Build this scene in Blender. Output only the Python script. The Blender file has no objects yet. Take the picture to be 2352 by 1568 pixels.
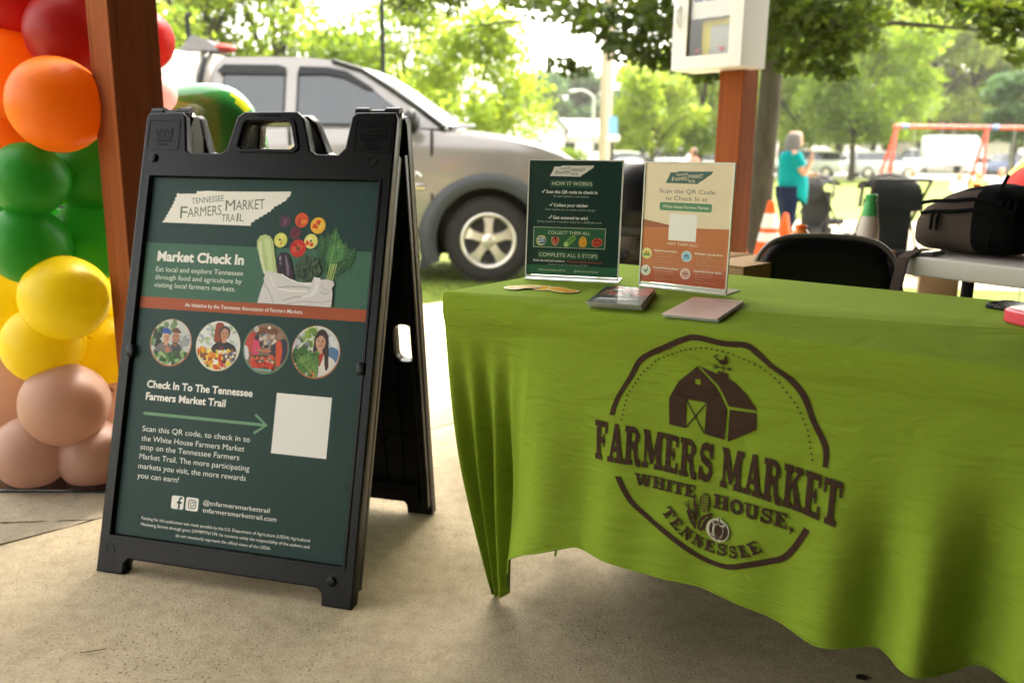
import bpy, bmesh, math, random
import numpy as np
from mathutils import Vector, Matrix, Euler
from mathutils.geometry import tessellate_polygon

scene = bpy.context.scene
COL = scene.collection
R = math.radians
random.seed(7)
rng = np.random.default_rng(7)

# ------------------------------------------------------------------ camera
CAM_H, PITCH, ROLL, FPX = 1.01, 0.218, 0.012, 1948.0
cam = bpy.data.cameras.new("camera")
cam_ob = bpy.data.objects.new("camera", cam)
COL.objects.link(cam_ob)
cam.sensor_fit = 'HORIZONTAL'
cam.sensor_width = 36.0
cam.lens = 36.0 * FPX / 2352.0
cam.clip_start, cam.clip_end = 0.05, 1500.0
cam_ob.matrix_world = (Matrix.Translation((0, 0, CAM_H)) @ Matrix.Rotation(math.pi / 2 - PITCH, 4, 'X')
                       @ Matrix.Rotation(ROLL, 4, 'Z'))
cam.dof.use_dof = True
cam.dof.focus_distance = 1.72
cam.dof.aperture_fstop = 2.9
cam.dof.aperture_blades = 9
scene.camera = cam_ob

# ------------------------------------------------------------------ sky, sun, exposure
SUN_EL, SUN_AZ = R(58), R(38)            # azimuth clockwise from +Y
world = bpy.data.worlds.new("World")
scene.world = world
world.use_nodes = True
wn = world.node_tree
wn.nodes.clear()
wo = wn.nodes.new('ShaderNodeOutputWorld')
wb = wn.nodes.new('ShaderNodeBackground')
ws = wn.nodes.new('ShaderNodeTexSky')
wh = wn.nodes.new('ShaderNodeHueSaturation')
ws.sky_type = 'NISHITA'
ws.sun_disc = False
ws.sun_elevation, ws.sun_rotation = SUN_EL, SUN_AZ
ws.dust_density, ws.air_density, ws.ozone_density = 5.0, 1.2, 0.6
wh.inputs['Saturation'].default_value = 0.30      # a bright hazy, nearly white sky
wb.inputs['Strength'].default_value = 0.15
wn.links.new(ws.outputs[0], wh.inputs['Color'])
wm_ = wn.nodes.new('ShaderNodeMix')               # warm afternoon haze
wm_.data_type, wm_.blend_type = 'RGBA', 'MULTIPLY'
wm_.inputs['Factor'].default_value = 1.0
wm_.inputs['B'].default_value = (1.0, 0.955, 0.87, 1)
wn.links.new(wh.outputs[0], wm_.inputs['A'])
wn.links.new(wm_.outputs['Result'], wb.inputs['Color'])
wn.links.new(wb.outputs[0], wo.inputs[0])
sun = bpy.data.lights.new("sun", 'SUN')
sun.energy, sun.angle, sun.color = 0.8, R(10), (1.0, 0.94, 0.84)
sun_ob = bpy.data.objects.new("sun", sun)
COL.objects.link(sun_ob)
SUN_DIR = Vector((math.cos(SUN_EL) * math.sin(SUN_AZ), math.cos(SUN_EL) * math.cos(SUN_AZ), math.sin(SUN_EL)))
sun_ob.rotation_euler = SUN_DIR.to_track_quat('Z', 'Y').to_euler()
sun_ob.location = SUN_DIR * 40
scene.view_settings.view_transform = 'Standard'
scene.view_settings.look = 'None'
scene.view_settings.gamma = 1.0
scene.view_settings.exposure = 3.22
scene.cycles.max_bounces = 8
scene.cycles.transparent_max_bounces = 12
scene.cycles.use_denoising = True
scene.cycles.caustics_reflective = False
scene.cycles.caustics_refractive = False

# ------------------------------------------------------------------ small helpers
def ray(px, py):
    """direction of the sight line through a photograph pixel (2352 wide)"""
    a, b = px - 1176.0, py - 784.0
    cr, sr = math.cos(ROLL), math.sin(ROLL)
    u, v = (cr * a + sr * b) / FPX, (-sr * a + cr * b) / FPX
    c, s = math.cos(PITCH), math.sin(PITCH)
    return Vector((u, c - v * s, -s - v * c))

def at_depth(px, py, y):
    r = ray(px, py)
    return Vector((0, 0, CAM_H)) + r * (y / r.y)

def at_height(px, py, z):
    r = ray(px, py)
    return Vector((0, 0, CAM_H)) + r * ((z - CAM_H) / r.z)

def lin(c):
    """sRGB hex or 0-255 triple -> linear rgb"""
    if isinstance(c, str):
        c = [int(c[i:i + 2], 16) for i in (0, 2, 4)]
    out = []
    for v in c:
        v = v / 255.0
        out.append(v / 12.92 if v <= 0.04045 else ((v + 0.055) / 1.055) ** 2.4)
    return tuple(out)

def smooth(a, b, x):
    t = min(1.0, max(0.0, (x - a) / (b - a)))
    return t * t * (3 - 2 * t)

def interp(x, xs, ys):
    return float(np.interp(x, xs, ys))

class MB:
    """collects shapes into one mesh; every shape can have its own material slot"""
    def __init__(self):
        self.v, self.f, self.m, self.cur = [], [], [], 0
        self.M = Matrix.Identity(4)
    def add(self, vs, fs, M=None):
        T = self.M @ M if M is not None else self.M
        o = len(self.v)
        self.v += [tuple(T @ Vector(p)) for p in vs]
        self.f += [tuple(i + o for i in f) for f in fs]
        self.m += [self.cur] * len(fs)
        return self
    def box(self, c, s, M=None, bev=0.0):
        if bev > 0:
            bm = bmesh.new()
            bmesh.ops.create_cube(bm, size=1.0)
            for v in bm.verts:
                v.co = Vector((v.co.x * s[0], v.co.y * s[1], v.co.z * s[2]))
            bmesh.ops.bevel(bm, geom=bm.edges[:], offset=bev, segments=2, affect='EDGES', profile=0.5)
            for v in bm.verts:
                v.co += Vector(c)
            self.bm(bm, M)
            return self
        x, y, z = (k / 2 for k in s)
        vs = [(c[0] + a * x, c[1] + b * y, c[2] + d * z) for d in (-1, 1) for b in (-1, 1) for a in (-1, 1)]
        return self.add(vs, [(0, 2, 3, 1), (4, 5, 7, 6), (0, 1, 5, 4), (2, 6, 7, 3), (0, 4, 6, 2), (1, 3, 7, 5)], M)
    def bm(self, bm, M=None):
        bm.verts.index_update()
        self.add([v.co[:] for v in bm.verts], [[v.index for v in f.verts] for f in bm.faces], M)
        bm.free()
        return self
    def mesh(self, me, M=None):
        return self.add([v.co[:] for v in me.vertices], [tuple(p.vertices) for p in me.polygons], M)
    def loft(self, rings, caps=True, closed=True):
        n = len(rings[0])
        vs = [p for r in rings for p in r]
        fs = []
        for i in range(len(rings) - 1):
            for j in range(n if closed else n - 1):
                a, b = i * n + j, i * n + (j + 1) % n
                fs.append((a, b, b + n, a + n))
        if caps:
            fs.append(tuple(reversed(range(n))))
            fs.append(tuple((len(rings) - 1) * n + j for j in range(n)))
        return self.add(vs, fs)
    def tube(self, pts, rad, n=10, caps=True):
        pts = [Vector(p) for p in pts]
        if not hasattr(rad, '__len__'):
            rad = [rad] * len(pts)
        rings, up = [], None
        for i, p in enumerate(pts):
            t = (pts[min(i + 1, len(pts) - 1)] - pts[max(i - 1, 0)]).normalized()
            if up is None:
                up = Vector((0, 0, 1)) if abs(t.z) < 0.9 else Vector((1, 0, 0))
            a = t.cross(up).normalized()
            up = a.cross(t).normalized()
            rings.append([p + (a * math.cos(k) + up * math.sin(k)) * rad[i]
                          for k in [2 * math.pi * j / n for j in range(n)]])
        return self.loft(rings, caps)
    def revolve(self, prof, n=32, M=None, caps=True):
        """profile of (radius, z)"""
        rings = [[(r * math.cos(2 * math.pi * j / n), r * math.sin(2 * math.pi * j / n), z) for j in range(n)] for r, z in prof]
        old = self.M
        if M is not None:
            self.M = self.M @ M
        self.loft(rings, caps)
        self.M = old
        return self
    def sphere(self, c, r, M=None, nu=24, nv=16):
        if not hasattr(r, '__len__'):
            r = (r, r, r)
        rings = []
        for i in range(nv + 1):
            th = math.pi * (i + 0.02) / (nv + 0.04)
            rings.append([(c[0] + r[0] * math.sin(th) * math.cos(2 * math.pi * j / nu),
                           c[1] + r[1] * math.sin(th) * math.sin(2 * math.pi * j / nu),
                           c[2] - r[2] * math.cos(th)) for j in range(nu)])
        old = self.M
        if M is not None:
            self.M = self.M @ M
        self.loft(rings)
        self.M = old
        return self
    def prism(self, pts, z0, z1, M=None):
        """flat outline (x, y) extruded along z"""
        n = len(pts)
        tri = tessellate_polygon([[Vector((p[0], p[1], 0)) for p in pts]])
        area = sum(pts[i][0] * pts[(i + 1) % n][1] - pts[(i + 1) % n][0] * pts[i][1] for i in range(n))
        vs = [(p[0], p[1], z0) for p in pts] + [(p[0], p[1], z1) for p in pts]
        fs = []
        for t in tri:
            a, b, c = (Vector(pts[k]) for k in t)
            ccw = (b - a).cross(c - a) > 0
            t = tuple(t) if ccw else tuple(reversed(t))
            fs.append(tuple(k + n for k in t))
            fs.append(tuple(reversed(t)))
        for i in range(n):
            j = (i + 1) % n
            fs.append((i, j, j + n, i + n) if area > 0 else (j, i, i + n, j + n))
        return self.add(vs, fs, M)
    def build(self, name, mats, parent=None, smooth=35, bevel=0.0, matrix=None, subsurf=0):
        me = bpy.data.meshes.new(name)
        me.from_pydata(self.v, [], self.f)
        if not isinstance(mats, (list, tuple)):
            mats = [mats]
        for m in mats:
            me.materials.append(m)
        me.polygons.foreach_set('material_index', [min(k, len(mats) - 1) for k in self.m])
        me.validate()
        finish(me, smooth)
        ob = bpy.data.objects.new(name, me)
        COL.objects.link(ob)
        if parent is not None:
            ob.parent = parent
        if matrix is not None:
            ob.matrix_basis = matrix
        if bevel > 0:
            b = ob.modifiers.new("bevel", 'BEVEL')
            b.width, b.segments, b.limit_method, b.angle_limit = bevel, 2, 'ANGLE', R(40)
        if subsurf:
            s = ob.modifiers.new("subsurf", 'SUBSURF')
            s.levels = s.render_levels = subsurf
        return ob

def finish(me, angle):
    if angle:
        me.polygons.foreach_set('use_smooth', [True] * len(me.polygons))
        if angle < 180:
            me.set_sharp_from_angle(angle=R(angle))
    me.update()

def curve_mesh(outlines, extrude, bevel=0.0, res=2):
    """2D outlines (first outer, the rest holes) filled, extruded and rounded -> mesh data"""
    cu = bpy.data.curves.new("outline", 'CURVE')
    cu.dimensions, cu.fill_mode = '2D', 'BOTH'
    cu.extrude, cu.bevel_depth, cu.bevel_resolution = extrude, bevel, res
    if bevel:
        cu.offset = -bevel
    for o in outlines:
        sp = cu.splines.new('POLY')
        sp.points.add(len(o) - 1)
        for p, q in zip(sp.points, o):
            p.co = (q[0], q[1], 0, 1)
        sp.use_cyclic_u = True
    ob = bpy.data.objects.new("outline", cu)
    me = bpy.data.meshes.new_from_object(ob)
    bpy.data.objects.remove(ob)
    bpy.data.curves.remove(cu)
    return me

_tc = {}
def text_shape(body, bold=0.0, space=1.0):
    """letters as flat 2D mesh: (verts, faces, x0, x1, cap height)"""
    key = (body, bold, space)
    if key in _tc:
        return _tc[key]
    cu = bpy.data.curves.new("text", 'FONT')
    cu.body, cu.offset, cu.resolution_u, cu.space_character = body, bold, 3, space
    ob = bpy.data.objects.new("text", cu)
    me = bpy.data.meshes.new_from_object(ob)
    vs = [(v.co.x, v.co.y) for v in me.vertices]
    fs = [tuple(p.vertices) for p in me.polygons]
    bpy.data.objects.remove(ob)
    bpy.data.curves.remove(cu)
    bpy.data.meshes.remove(me)
    xs = [v[0] for v in vs] or [0]
    _tc[key] = (vs, fs, min(xs), max(xs))
    return _tc[key]
CAP = 0.727        # cap height of the built-in font at size 1 (approximate)

def rounded(x0, y0, x1, y1, r, n=5):
    pts = []
    for cx, cy, a in ((x1 - r, y0 + r, -90), (x1 - r, y1 - r, 0), (x0 + r, y1 - r, 90), (x0 + r, y0 + r, 180)):
        for k in range(n + 1):
            t = R(a + 90.0 * k / n)
            pts.append((cx + r * math.cos(t), cy + r * math.sin(t)))
    return pts

def round_poly(pts, r, n=4):
    """round every corner of a polygon"""
    out = []
    N = len(pts)
    for i in range(N):
        p, a, b = Vector(pts[i]), Vector(pts[i - 1]), Vector(pts[(i + 1) % N])
        da, db = (a - p), (b - p)
        k = min(r, da.length * 0.45, db.length * 0.45)
        s, e = p + da.normalized() * k, p + db.normalized() * k
        for j in range(n + 1):
            t = j / n
            out.append(tuple(s * (1 - t) ** 2 + p * 2 * t * (1 - t) + e * t * t))
    return out

class Print:
    """flat printed artwork: coloured polygons, each layer a hair above the last"""
    def __init__(self, step=0.00001, z0=0.0):
        self.polys, self.step, self.n, self.z0 = [], step, 0, z0
    def raw(self, vs, fs, col, M=None):
        self.n += 1
        if M is not None:
            vs = [(M @ Vector((x, y, 0)))[:2] for x, y in vs]
        self.polys.append((vs, fs, lin(col), self.z0 + self.n * self.step))
    def poly(self, pts, col, M=None):
        tri = tessellate_polygon([[Vector((p[0], p[1], 0)) for p in pts]])
        fs = []
        for t in tri:
            a, b, c = (Vector(pts[k][:2]) for k in t)
            fs.append(tuple(t) if (b - a).cross(c - a) > 0 else tuple(reversed(t)))
        self.raw([p[:2] for p in pts], fs, col, M)
    def rect(self, x0, y0, x1, y1, col, r=0.0):
        self.poly(rounded(x0, y0, x1, y1, r) if r else [(x0, y0), (x1, y0), (x1, y1), (x0, y1)], col)
    def ell(self, cx, cy, rx, ry, col, rot=0.0, n=24, clip=None):
        c, s = math.cos(rot), math.sin(rot)
        pts = []
        for k in range(n):
            a, b = rx * math.cos(2 * math.pi * k / n), ry * math.sin(2 * math.pi * k / n)
            p = (cx + a * c - b * s, cy + a * s + b * c)
            if clip:
                d = math.hypot(p[0] - clip[0], p[1] - clip[1])
                if d > clip[2]:
                    p = (clip[0] + (p[0] - clip[0]) * clip[2] / d, clip[1] + (p[1] - clip[1]) * clip[2] / d)
            pts.append(p)
        self.poly(pts, col)
    def stroke(self, pts, w, col, closed=False):
        P = [Vector(p) for p in pts]
        n = len(P)
        L, Rr = [], []
        for i in range(n):
            a = P[i - 1] if (i > 0 or closed) else P[i]
            b = P[(i + 1) % n] if (i < n - 1 or closed) else P[i]
            t = (b - a).normalized()
            nn = Vector((-t.y, t.x)) * w / 2
            L.append(tuple(P[i] + nn)); Rr.append(tuple(P[i] - nn))
        vs = L + Rr
        fs = [(i, n + i, n + (i + 1) % n, (i + 1) % n) for i in range(n if closed else n - 1)]
        self.raw(vs, fs, col)
    def text(self, body, x, y, col, cap=None, width=None, bold=0.0, align='L', rot=0.0, shear=0.0, space=1.0):
        vs, fs, a, b = text_shape(body, bold, space)
        sy = cap / CAP
        sx = (width / (b - a)) if width else sy
        off = {'L': -a, 'C': -(a + b) / 2, 'R': -b}[align]
        c, s = math.cos(rot), math.sin(rot)
        out = []
        for p in vs:
            u, v = (p[0] + off) * sx, p[1] * sy
            u += v * shear
            out.append((x + u * c - v * s, y + u * s + v * c))
        self.raw(out, fs, col)
    def build(self, name, mat, parent=None, matrix=None, place=None, base=None):
        """base: (outline, thickness, colour) for the card itself; place maps (x, y, z) to 3D"""
        vs, fs, cs = [], [], []
        if base:
            o = MB()
            o.prism(base[0], -base[1], 0)
            vs += o.v; fs += o.f; cs += [lin(base[2])] * len(o.f)
        for pv, pf, col, z in self.polys:
            k = len(vs)
            vs += [(p[0], p[1], z) for p in pv]
            fs += [tuple(i + k for i in f) for f in pf]
            cs += [col] * len(pf)
        if place:
            vs = [tuple(place(*v)) for v in vs]
        me = bpy.data.meshes.new(name)
        me.from_pydata(vs, [], fs)
        paint(me, cs)
        me.materials.append(mat)
        me.update()
        ob = bpy.data.objects.new(name, me)
        COL.objects.link(ob)
        if parent is not None:
            ob.parent = parent
        if matrix is not None:
            ob.matrix_basis = matrix
        return ob

def paint(me, cols):
    att = me.color_attributes.new('Col', 'FLOAT_COLOR', 'CORNER')
    arr = np.ones((len(me.loops), 4), np.float32)
    for p, c in zip(me.polygons, cols):
        arr[p.loop_start:p.loop_start + p.loop_total, :3] = c
    att.data.foreach_set('color', arr.ravel())

def tag(o, label=None, cat=None, group=None, kind=None):
    if label: o['label'] = label
    if cat: o['category'] = cat
    if group: o['group'] = group
    if kind: o['kind'] = kind
    return o

def thing(name, label, cat, loc=(0, 0, 0), rz=0.0, group=None):
    o = bpy.data.objects.new(name, None)
    o.empty_display_size = 0.1
    COL.objects.link(o)
    o.location, o.rotation_euler = loc, (0, 0, rz)
    return tag(o, label, cat, group)

def copy_tree(o, parent=None):
    c = o.copy()
    COL.objects.link(c)
    if parent is not None:
        c.parent = parent
    for ch in [x for x in bpy.data.objects if x.parent == o]:
        copy_tree(ch, c)
    return c

# ------------------------------------------------------------------ materials
def new_mat(name):
    m = bpy.data.materials.new(name)
    m.use_nodes = True
    nt = m.node_tree
    bs = nt.nodes['Principled BSDF']
    return m, nt, bs

def mat(name, col, rough=0.5, metal=0.0, var=0.0, vscale=8.0, bump=0.0, bscale=60.0, spec=0.3, coat=0.0,
        sss=0.0, emit=0.0, stretch=None, alpha=1.0):
    m, nt, bs = new_mat(name)
    c = lin(col) if (isinstance(col, str) or max(col) > 1.0) else tuple(col)
    bs.inputs['Base Color'].default_value = (*c, 1)
    bs.inputs['Roughness'].default_value = rough
    bs.inputs['Metallic'].default_value = metal
    bs.inputs['Specular IOR Level'].default_value = spec
    bs.inputs['Coat Weight'].default_value = coat
    bs.inputs['Coat Roughness'].default_value = 0.08
    if sss:
        bs.inputs['Subsurface Weight'].default_value = sss
        bs.inputs['Subsurface Radius'].default_value = (0.05, 0.03, 0.02)
    tc = nt.nodes.new('ShaderNodeTexCoord')
    vec = tc.outputs['Object']
    if stretch:
        mp = nt.nodes.new('ShaderNodeMapping')
        mp.inputs['Scale'].default_value = stretch
        nt.links.new(vec, mp.inputs['Vector'])
        vec = mp.outputs[0]
    if var:
        n = nt.nodes.new('ShaderNodeTexNoise')
        n.inputs['Scale'].default_value, n.inputs['Detail'].default_value = vscale, 6
        r = nt.nodes.new('ShaderNodeMapRange')
        r.inputs['From Min'].default_value, r.inputs['From Max'].default_value = 0.3, 0.7
        r.inputs['To Min'].default_value, r.inputs['To Max'].default_value = 1 - var, 1 + var
        mx = nt.nodes.new('ShaderNodeMix')
        mx.data_type, mx.blend_type = 'RGBA', 'MULTIPLY'
        mx.inputs['Factor'].default_value = 1.0
        mx.inputs['A'].default_value = (*c, 1)
        nt.links.new(vec, n.inputs['Vector'])
        nt.links.new(n.outputs['Fac'], r.inputs['Value'])
        nt.links.new(r.outputs[0], mx.inputs['B'])
        nt.links.new(mx.outputs['Result'], bs.inputs['Base Color'])
    if bump:
        n2 = nt.nodes.new('ShaderNodeTexNoise')
        n2.inputs['Scale'].default_value, n2.inputs['Detail'].default_value = bscale, 5
        b = nt.nodes.new('ShaderNodeBump')
        b.inputs['Strength'].default_value, b.inputs['Distance'].default_value = bump, 0.01
        nt.links.new(vec, n2.inputs['Vector'])
        nt.links.new(n2.outputs['Fac'], b.inputs['Height'])
        nt.links.new(b.outputs[0], bs.inputs['Normal'])
    return m

def print_mat(name, rough=0.45, coat=0.0, flutes=False, spec=.4):
    m, nt, bs = new_mat(name)
    a = nt.nodes.new('ShaderNodeAttribute')
    a.attribute_name = 'Col'
    nt.links.new(a.outputs['Color'], bs.inputs['Base Color'])
    bs.inputs['Roughness'].default_value = rough
    bs.inputs['Coat Weight'].default_value = coat
    bs.inputs['Specular IOR Level'].default_value = spec
    bs.inputs['Coat Roughness'].default_value = 0.06
    if flutes:        # the vertical flutes of corrugated plastic, with soft waviness
        tc = nt.nodes.new('ShaderNodeTexCoord')
        w = nt.nodes.new('ShaderNodeTexWave')
        w.wave_type, w.bands_direction = 'BANDS', 'X'
        w.inputs['Scale'].default_value = 2 * math.pi / (20 * 0.0062) * 1.0
        n = nt.nodes.new('ShaderNodeTexNoise')
        n.inputs['Scale'].default_value = 5
        ad = nt.nodes.new('ShaderNodeMath'); ad.operation = 'MULTIPLY_ADD'
        ad.inputs[1].default_value = 6.0
        b = nt.nodes.new('ShaderNodeBump')
        b.inputs['Strength'].default_value, b.inputs['Distance'].default_value = 0.22, 0.0015
        nt.links.new(tc.outputs['Object'], w.inputs['Vector'])
        nt.links.new(tc.outputs['Object'], n.inputs['Vector'])
        nt.links.new(n.outputs['Fac'], ad.inputs[0])
        nt.links.new(w.outputs['Fac'], ad.inputs[2])
        nt.links.new(ad.outputs[0], b.inputs['Height'])
        nt.links.new(b.outputs[0], bs.inputs['Normal'])
    return m

def leaf_mat(name, col, trans=0.5, tcol=None):
    """leaf: diffuse front with light passing through; each leaf has its own tone"""
    m = bpy.data.materials.new(name)
    m.use_nodes = True
    nt = m.node_tree
    nt.nodes.clear()
    o = nt.nodes.new('ShaderNodeOutputMaterial')
    a = nt.nodes.new('ShaderNodeAttribute'); a.attribute_name = 'Col'
    d = nt.nodes.new('ShaderNodeBsdfDiffuse')
    t = nt.nodes.new('ShaderNodeBsdfTranslucent')
    g = nt.nodes.new('ShaderNodeBsdfGlossy'); g.inputs['Roughness'].default_value = 0.45
    g.inputs['Color'].default_value = (0.5, 0.5, 0.5, 1)
    mx = nt.nodes.new('ShaderNodeMixShader'); mx.inputs[0].default_value = trans
    mg = nt.nodes.new('ShaderNodeMixShader'); mg.inputs[0].default_value = 0.04
    for sh, c in ((d, col), (t, tcol or col)):
        k = nt.nodes.new('ShaderNodeMix'); k.data_type, k.blend_type = 'RGBA', 'MULTIPLY'
        k.inputs['Factor'].default_value = 1.0
        k.inputs['A'].default_value = (*c, 1)
        nt.links.new(a.outputs['Color'], k.inputs['B'])
        nt.links.new(k.outputs['Result'], sh.inputs['Color'])
    nt.links.new(d.outputs[0], mx.inputs[1]); nt.links.new(t.outputs[0], mx.inputs[2])
    nt.links.new(mx.outputs[0], mg.inputs[1]); nt.links.new(g.outputs[0], mg.inputs[2])
    nt.links.new(mg.outputs[0], o.inputs[0])
    return m

def ramp_noise(nt, vec, scale, stops, detail=8, rough=0.6):
    n = nt.nodes.new('ShaderNodeTexNoise')
    n.inputs['Scale'].default_value, n.inputs['Detail'].default_value = scale, detail
    n.inputs['Roughness'].default_value = rough
    nt.links.new(vec, n.inputs['Vector'])
    r = nt.nodes.new('ShaderNodeValToRGB')
    r.color_ramp.elements[0].position, r.color_ramp.elements[0].color = stops[0][0], (*stops[0][1], 1)
    r.color_ramp.elements[1].position, r.color_ramp.elements[1].color = stops[-1][0], (*stops[-1][1], 1)
    for p, c in stops[1:-1]:
        e = r.color_ramp.elements.new(p)
        e.color = (*c, 1)
    nt.links.new(n.outputs['Fac'], r.inputs['Fac'])
    return n, r

def concrete_mat(name, base, pits=True):
    m, nt, bs = new_mat(name)
    tc = nt.nodes.new('ShaderNodeTexCoord')
    v = tc.outputs['Object']
    def k(f): return tuple(c * f for c in base)
    _, r1 = ramp_noise(nt, v, 2.2, [(0.3, k(0.80)), (0.5, k(1.0)), (0.72, k(1.12))])
    _, r2 = ramp_noise(nt, v, 140, [(0.28, (0.76, 0.745, 0.72)), (0.5, (1, 1, 1)), (0.72, (1.15, 1.14, 1.11))], detail=4)
    _, r4 = ramp_noise(nt, v, 26, [(0.3, (0.84, 0.83, 0.80)), (0.55, (1, 1, 1)), (0.7, (1.06, 1.06, 1.05))], detail=6)
    def mul(a, b):
        mx = nt.nodes.new('ShaderNodeMix'); mx.data_type, mx.blend_type = 'RGBA', 'MULTIPLY'
        mx.inputs['Factor'].default_value = 1.0
        nt.links.new(a, mx.inputs['A']); nt.links.new(b, mx.inputs['B'])
        return mx.outputs['Result']
    _, r5 = ramp_noise(nt, v, 0.9, [(0.40, (0.90, 0.89, 0.87)), (0.50, (1, 1, 1)), (0.66, (1.05, 1.04, 1.02))], detail=9, rough=.68)
    _, r6 = ramp_noise(nt, v, 6.0, [(0.30, (0.78, 0.77, 0.74)), (0.40, (1, 1, 1)), (0.9, (1.0, 1.0, 1.0))], detail=10, rough=.75)
    c = mul(mul(r1.outputs[0], r2.outputs[0]), mul(r4.outputs[0], mul(r5.outputs[0], r6.outputs[0])))
    vo = nt.nodes.new('ShaderNodeTexVoronoi')
    vo.inputs['Scale'].default_value, vo.inputs['Randomness'].default_value = 75, 1.0
    nt.links.new(v, vo.inputs['Vector'])
    pm, _p = ramp_noise(nt, v, 1.7, [(0, (0, 0, 0)), (1, (1, 1, 1))], detail=2)
    th = nt.nodes.new('ShaderNodeMapRange')        # pits cluster in some areas
    th.inputs['From Min'].default_value, th.inputs['From Max'].default_value = 0.42, 0.7
    th.inputs['To Min'].default_value, th.inputs['To Max'].default_value = 0.0, 0.20
    nt.links.new(pm.outputs['Fac'], th.inputs['Value'])
    lt = nt.nodes.new('ShaderNodeMath'); lt.operation = 'SUBTRACT'
    nt.links.new(vo.outputs['Distance'], lt.inputs[0]); nt.links.new(th.outputs[0], lt.inputs[1])
    sm = nt.nodes.new('ShaderNodeMapRange')
    sm.inputs['From Min'].default_value, sm.inputs['From Max'].default_value = 0.0, 0.12
    sm.inputs['To Min'].default_value, sm.inputs['To Max'].default_value = 0.62, 1.0
    nt.links.new(lt.outputs[0], sm.inputs['Value'])
    c = mul(c, sm.outputs[0])
    nt.links.new(c, bs.inputs['Base Color'])
    bs.inputs['Roughness'].default_value = 0.85
    bs.inputs['Specular IOR Level'].default_value = 0.25
    n3 = nt.nodes.new('ShaderNodeTexNoise')
    n3.inputs['Scale'].default_value, n3.inputs['Detail'].default_value = 170, 6
    nt.links.new(v, n3.inputs['Vector'])
    b1 = nt.nodes.new('ShaderNodeBump'); b1.inputs['Strength'].default_value, b1.inputs['Distance'].default_value = 0.5, 0.003
    b2 = nt.nodes.new('ShaderNodeBump'); b2.inputs['Strength'].default_value, b2.inputs['Distance'].default_value = 0.7, 0.004
    nt.links.new(n3.outputs['Fac'], b1.inputs['Height'])
    nt.links.new(sm.outputs[0], b2.inputs['Height'])
    nt.links.new(b1.outputs[0], b2.inputs['Normal'])
    nt.links.new(b2.outputs[0], bs.inputs['Normal'])
    return m

def ground_mat(name, stops, scale, fine, bump=0.6):
    m, nt, bs = new_mat(name)
    tc = nt.nodes.new('ShaderNodeTexCoord')
    v = tc.outputs['Object']
    _, r1 = ramp_noise(nt, v, scale, stops)
    _, r2 = ramp_noise(nt, v, fine, [(0.3, (0.6, 0.6, 0.6)), (0.7, (1.35, 1.35, 1.3))], detail=5)
    mx = nt.nodes.new('ShaderNodeMix'); mx.data_type, mx.blend_type = 'RGBA', 'MULTIPLY'
    mx.inputs['Factor'].default_value = 1.0
    nt.links.new(r1.outputs[0], mx.inputs['A']); nt.links.new(r2.outputs[0], mx.inputs['B'])
    nt.links.new(mx.outputs['Result'], bs.inputs['Base Color'])
    bs.inputs['Roughness'].default_value = 0.9
    bs.inputs['Specular IOR Level'].default_value = 0.15
    return m

def wood_mat(name, base, grain=(40, 40, 1.2), rough=0.75):
    m, nt, bs = new_mat(name)
    tc = nt.nodes.new('ShaderNodeTexCoord')
    mp = nt.nodes.new('ShaderNodeMapping'); mp.inputs['Scale'].default_value = grain
    nt.links.new(tc.outputs['Object'], mp.inputs['Vector'])
    def k(f): return tuple(c * f for c in base)
    n, r = ramp_noise(nt, mp.outputs[0], 1.0, [(0.30, k(0.30)), (0.38, k(0.82)), (0.6, k(1.0)), (0.8, k(1.25))], detail=7)
    nt.links.new(r.outputs[0], bs.inputs['Base Color'])
    bs.inputs['Roughness'].default_value = rough
    bs.inputs['Specular IOR Level'].default_value = 0.12
    b = nt.nodes.new('ShaderNodeBump'); b.inputs['Strength'].default_value, b.inputs['Distance'].default_value = 0.5, 0.004
    nt.links.new(n.outputs['Fac'], b.inputs['Height']); nt.links.new(b.outputs[0], bs.inputs['Normal'])
    return m

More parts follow.
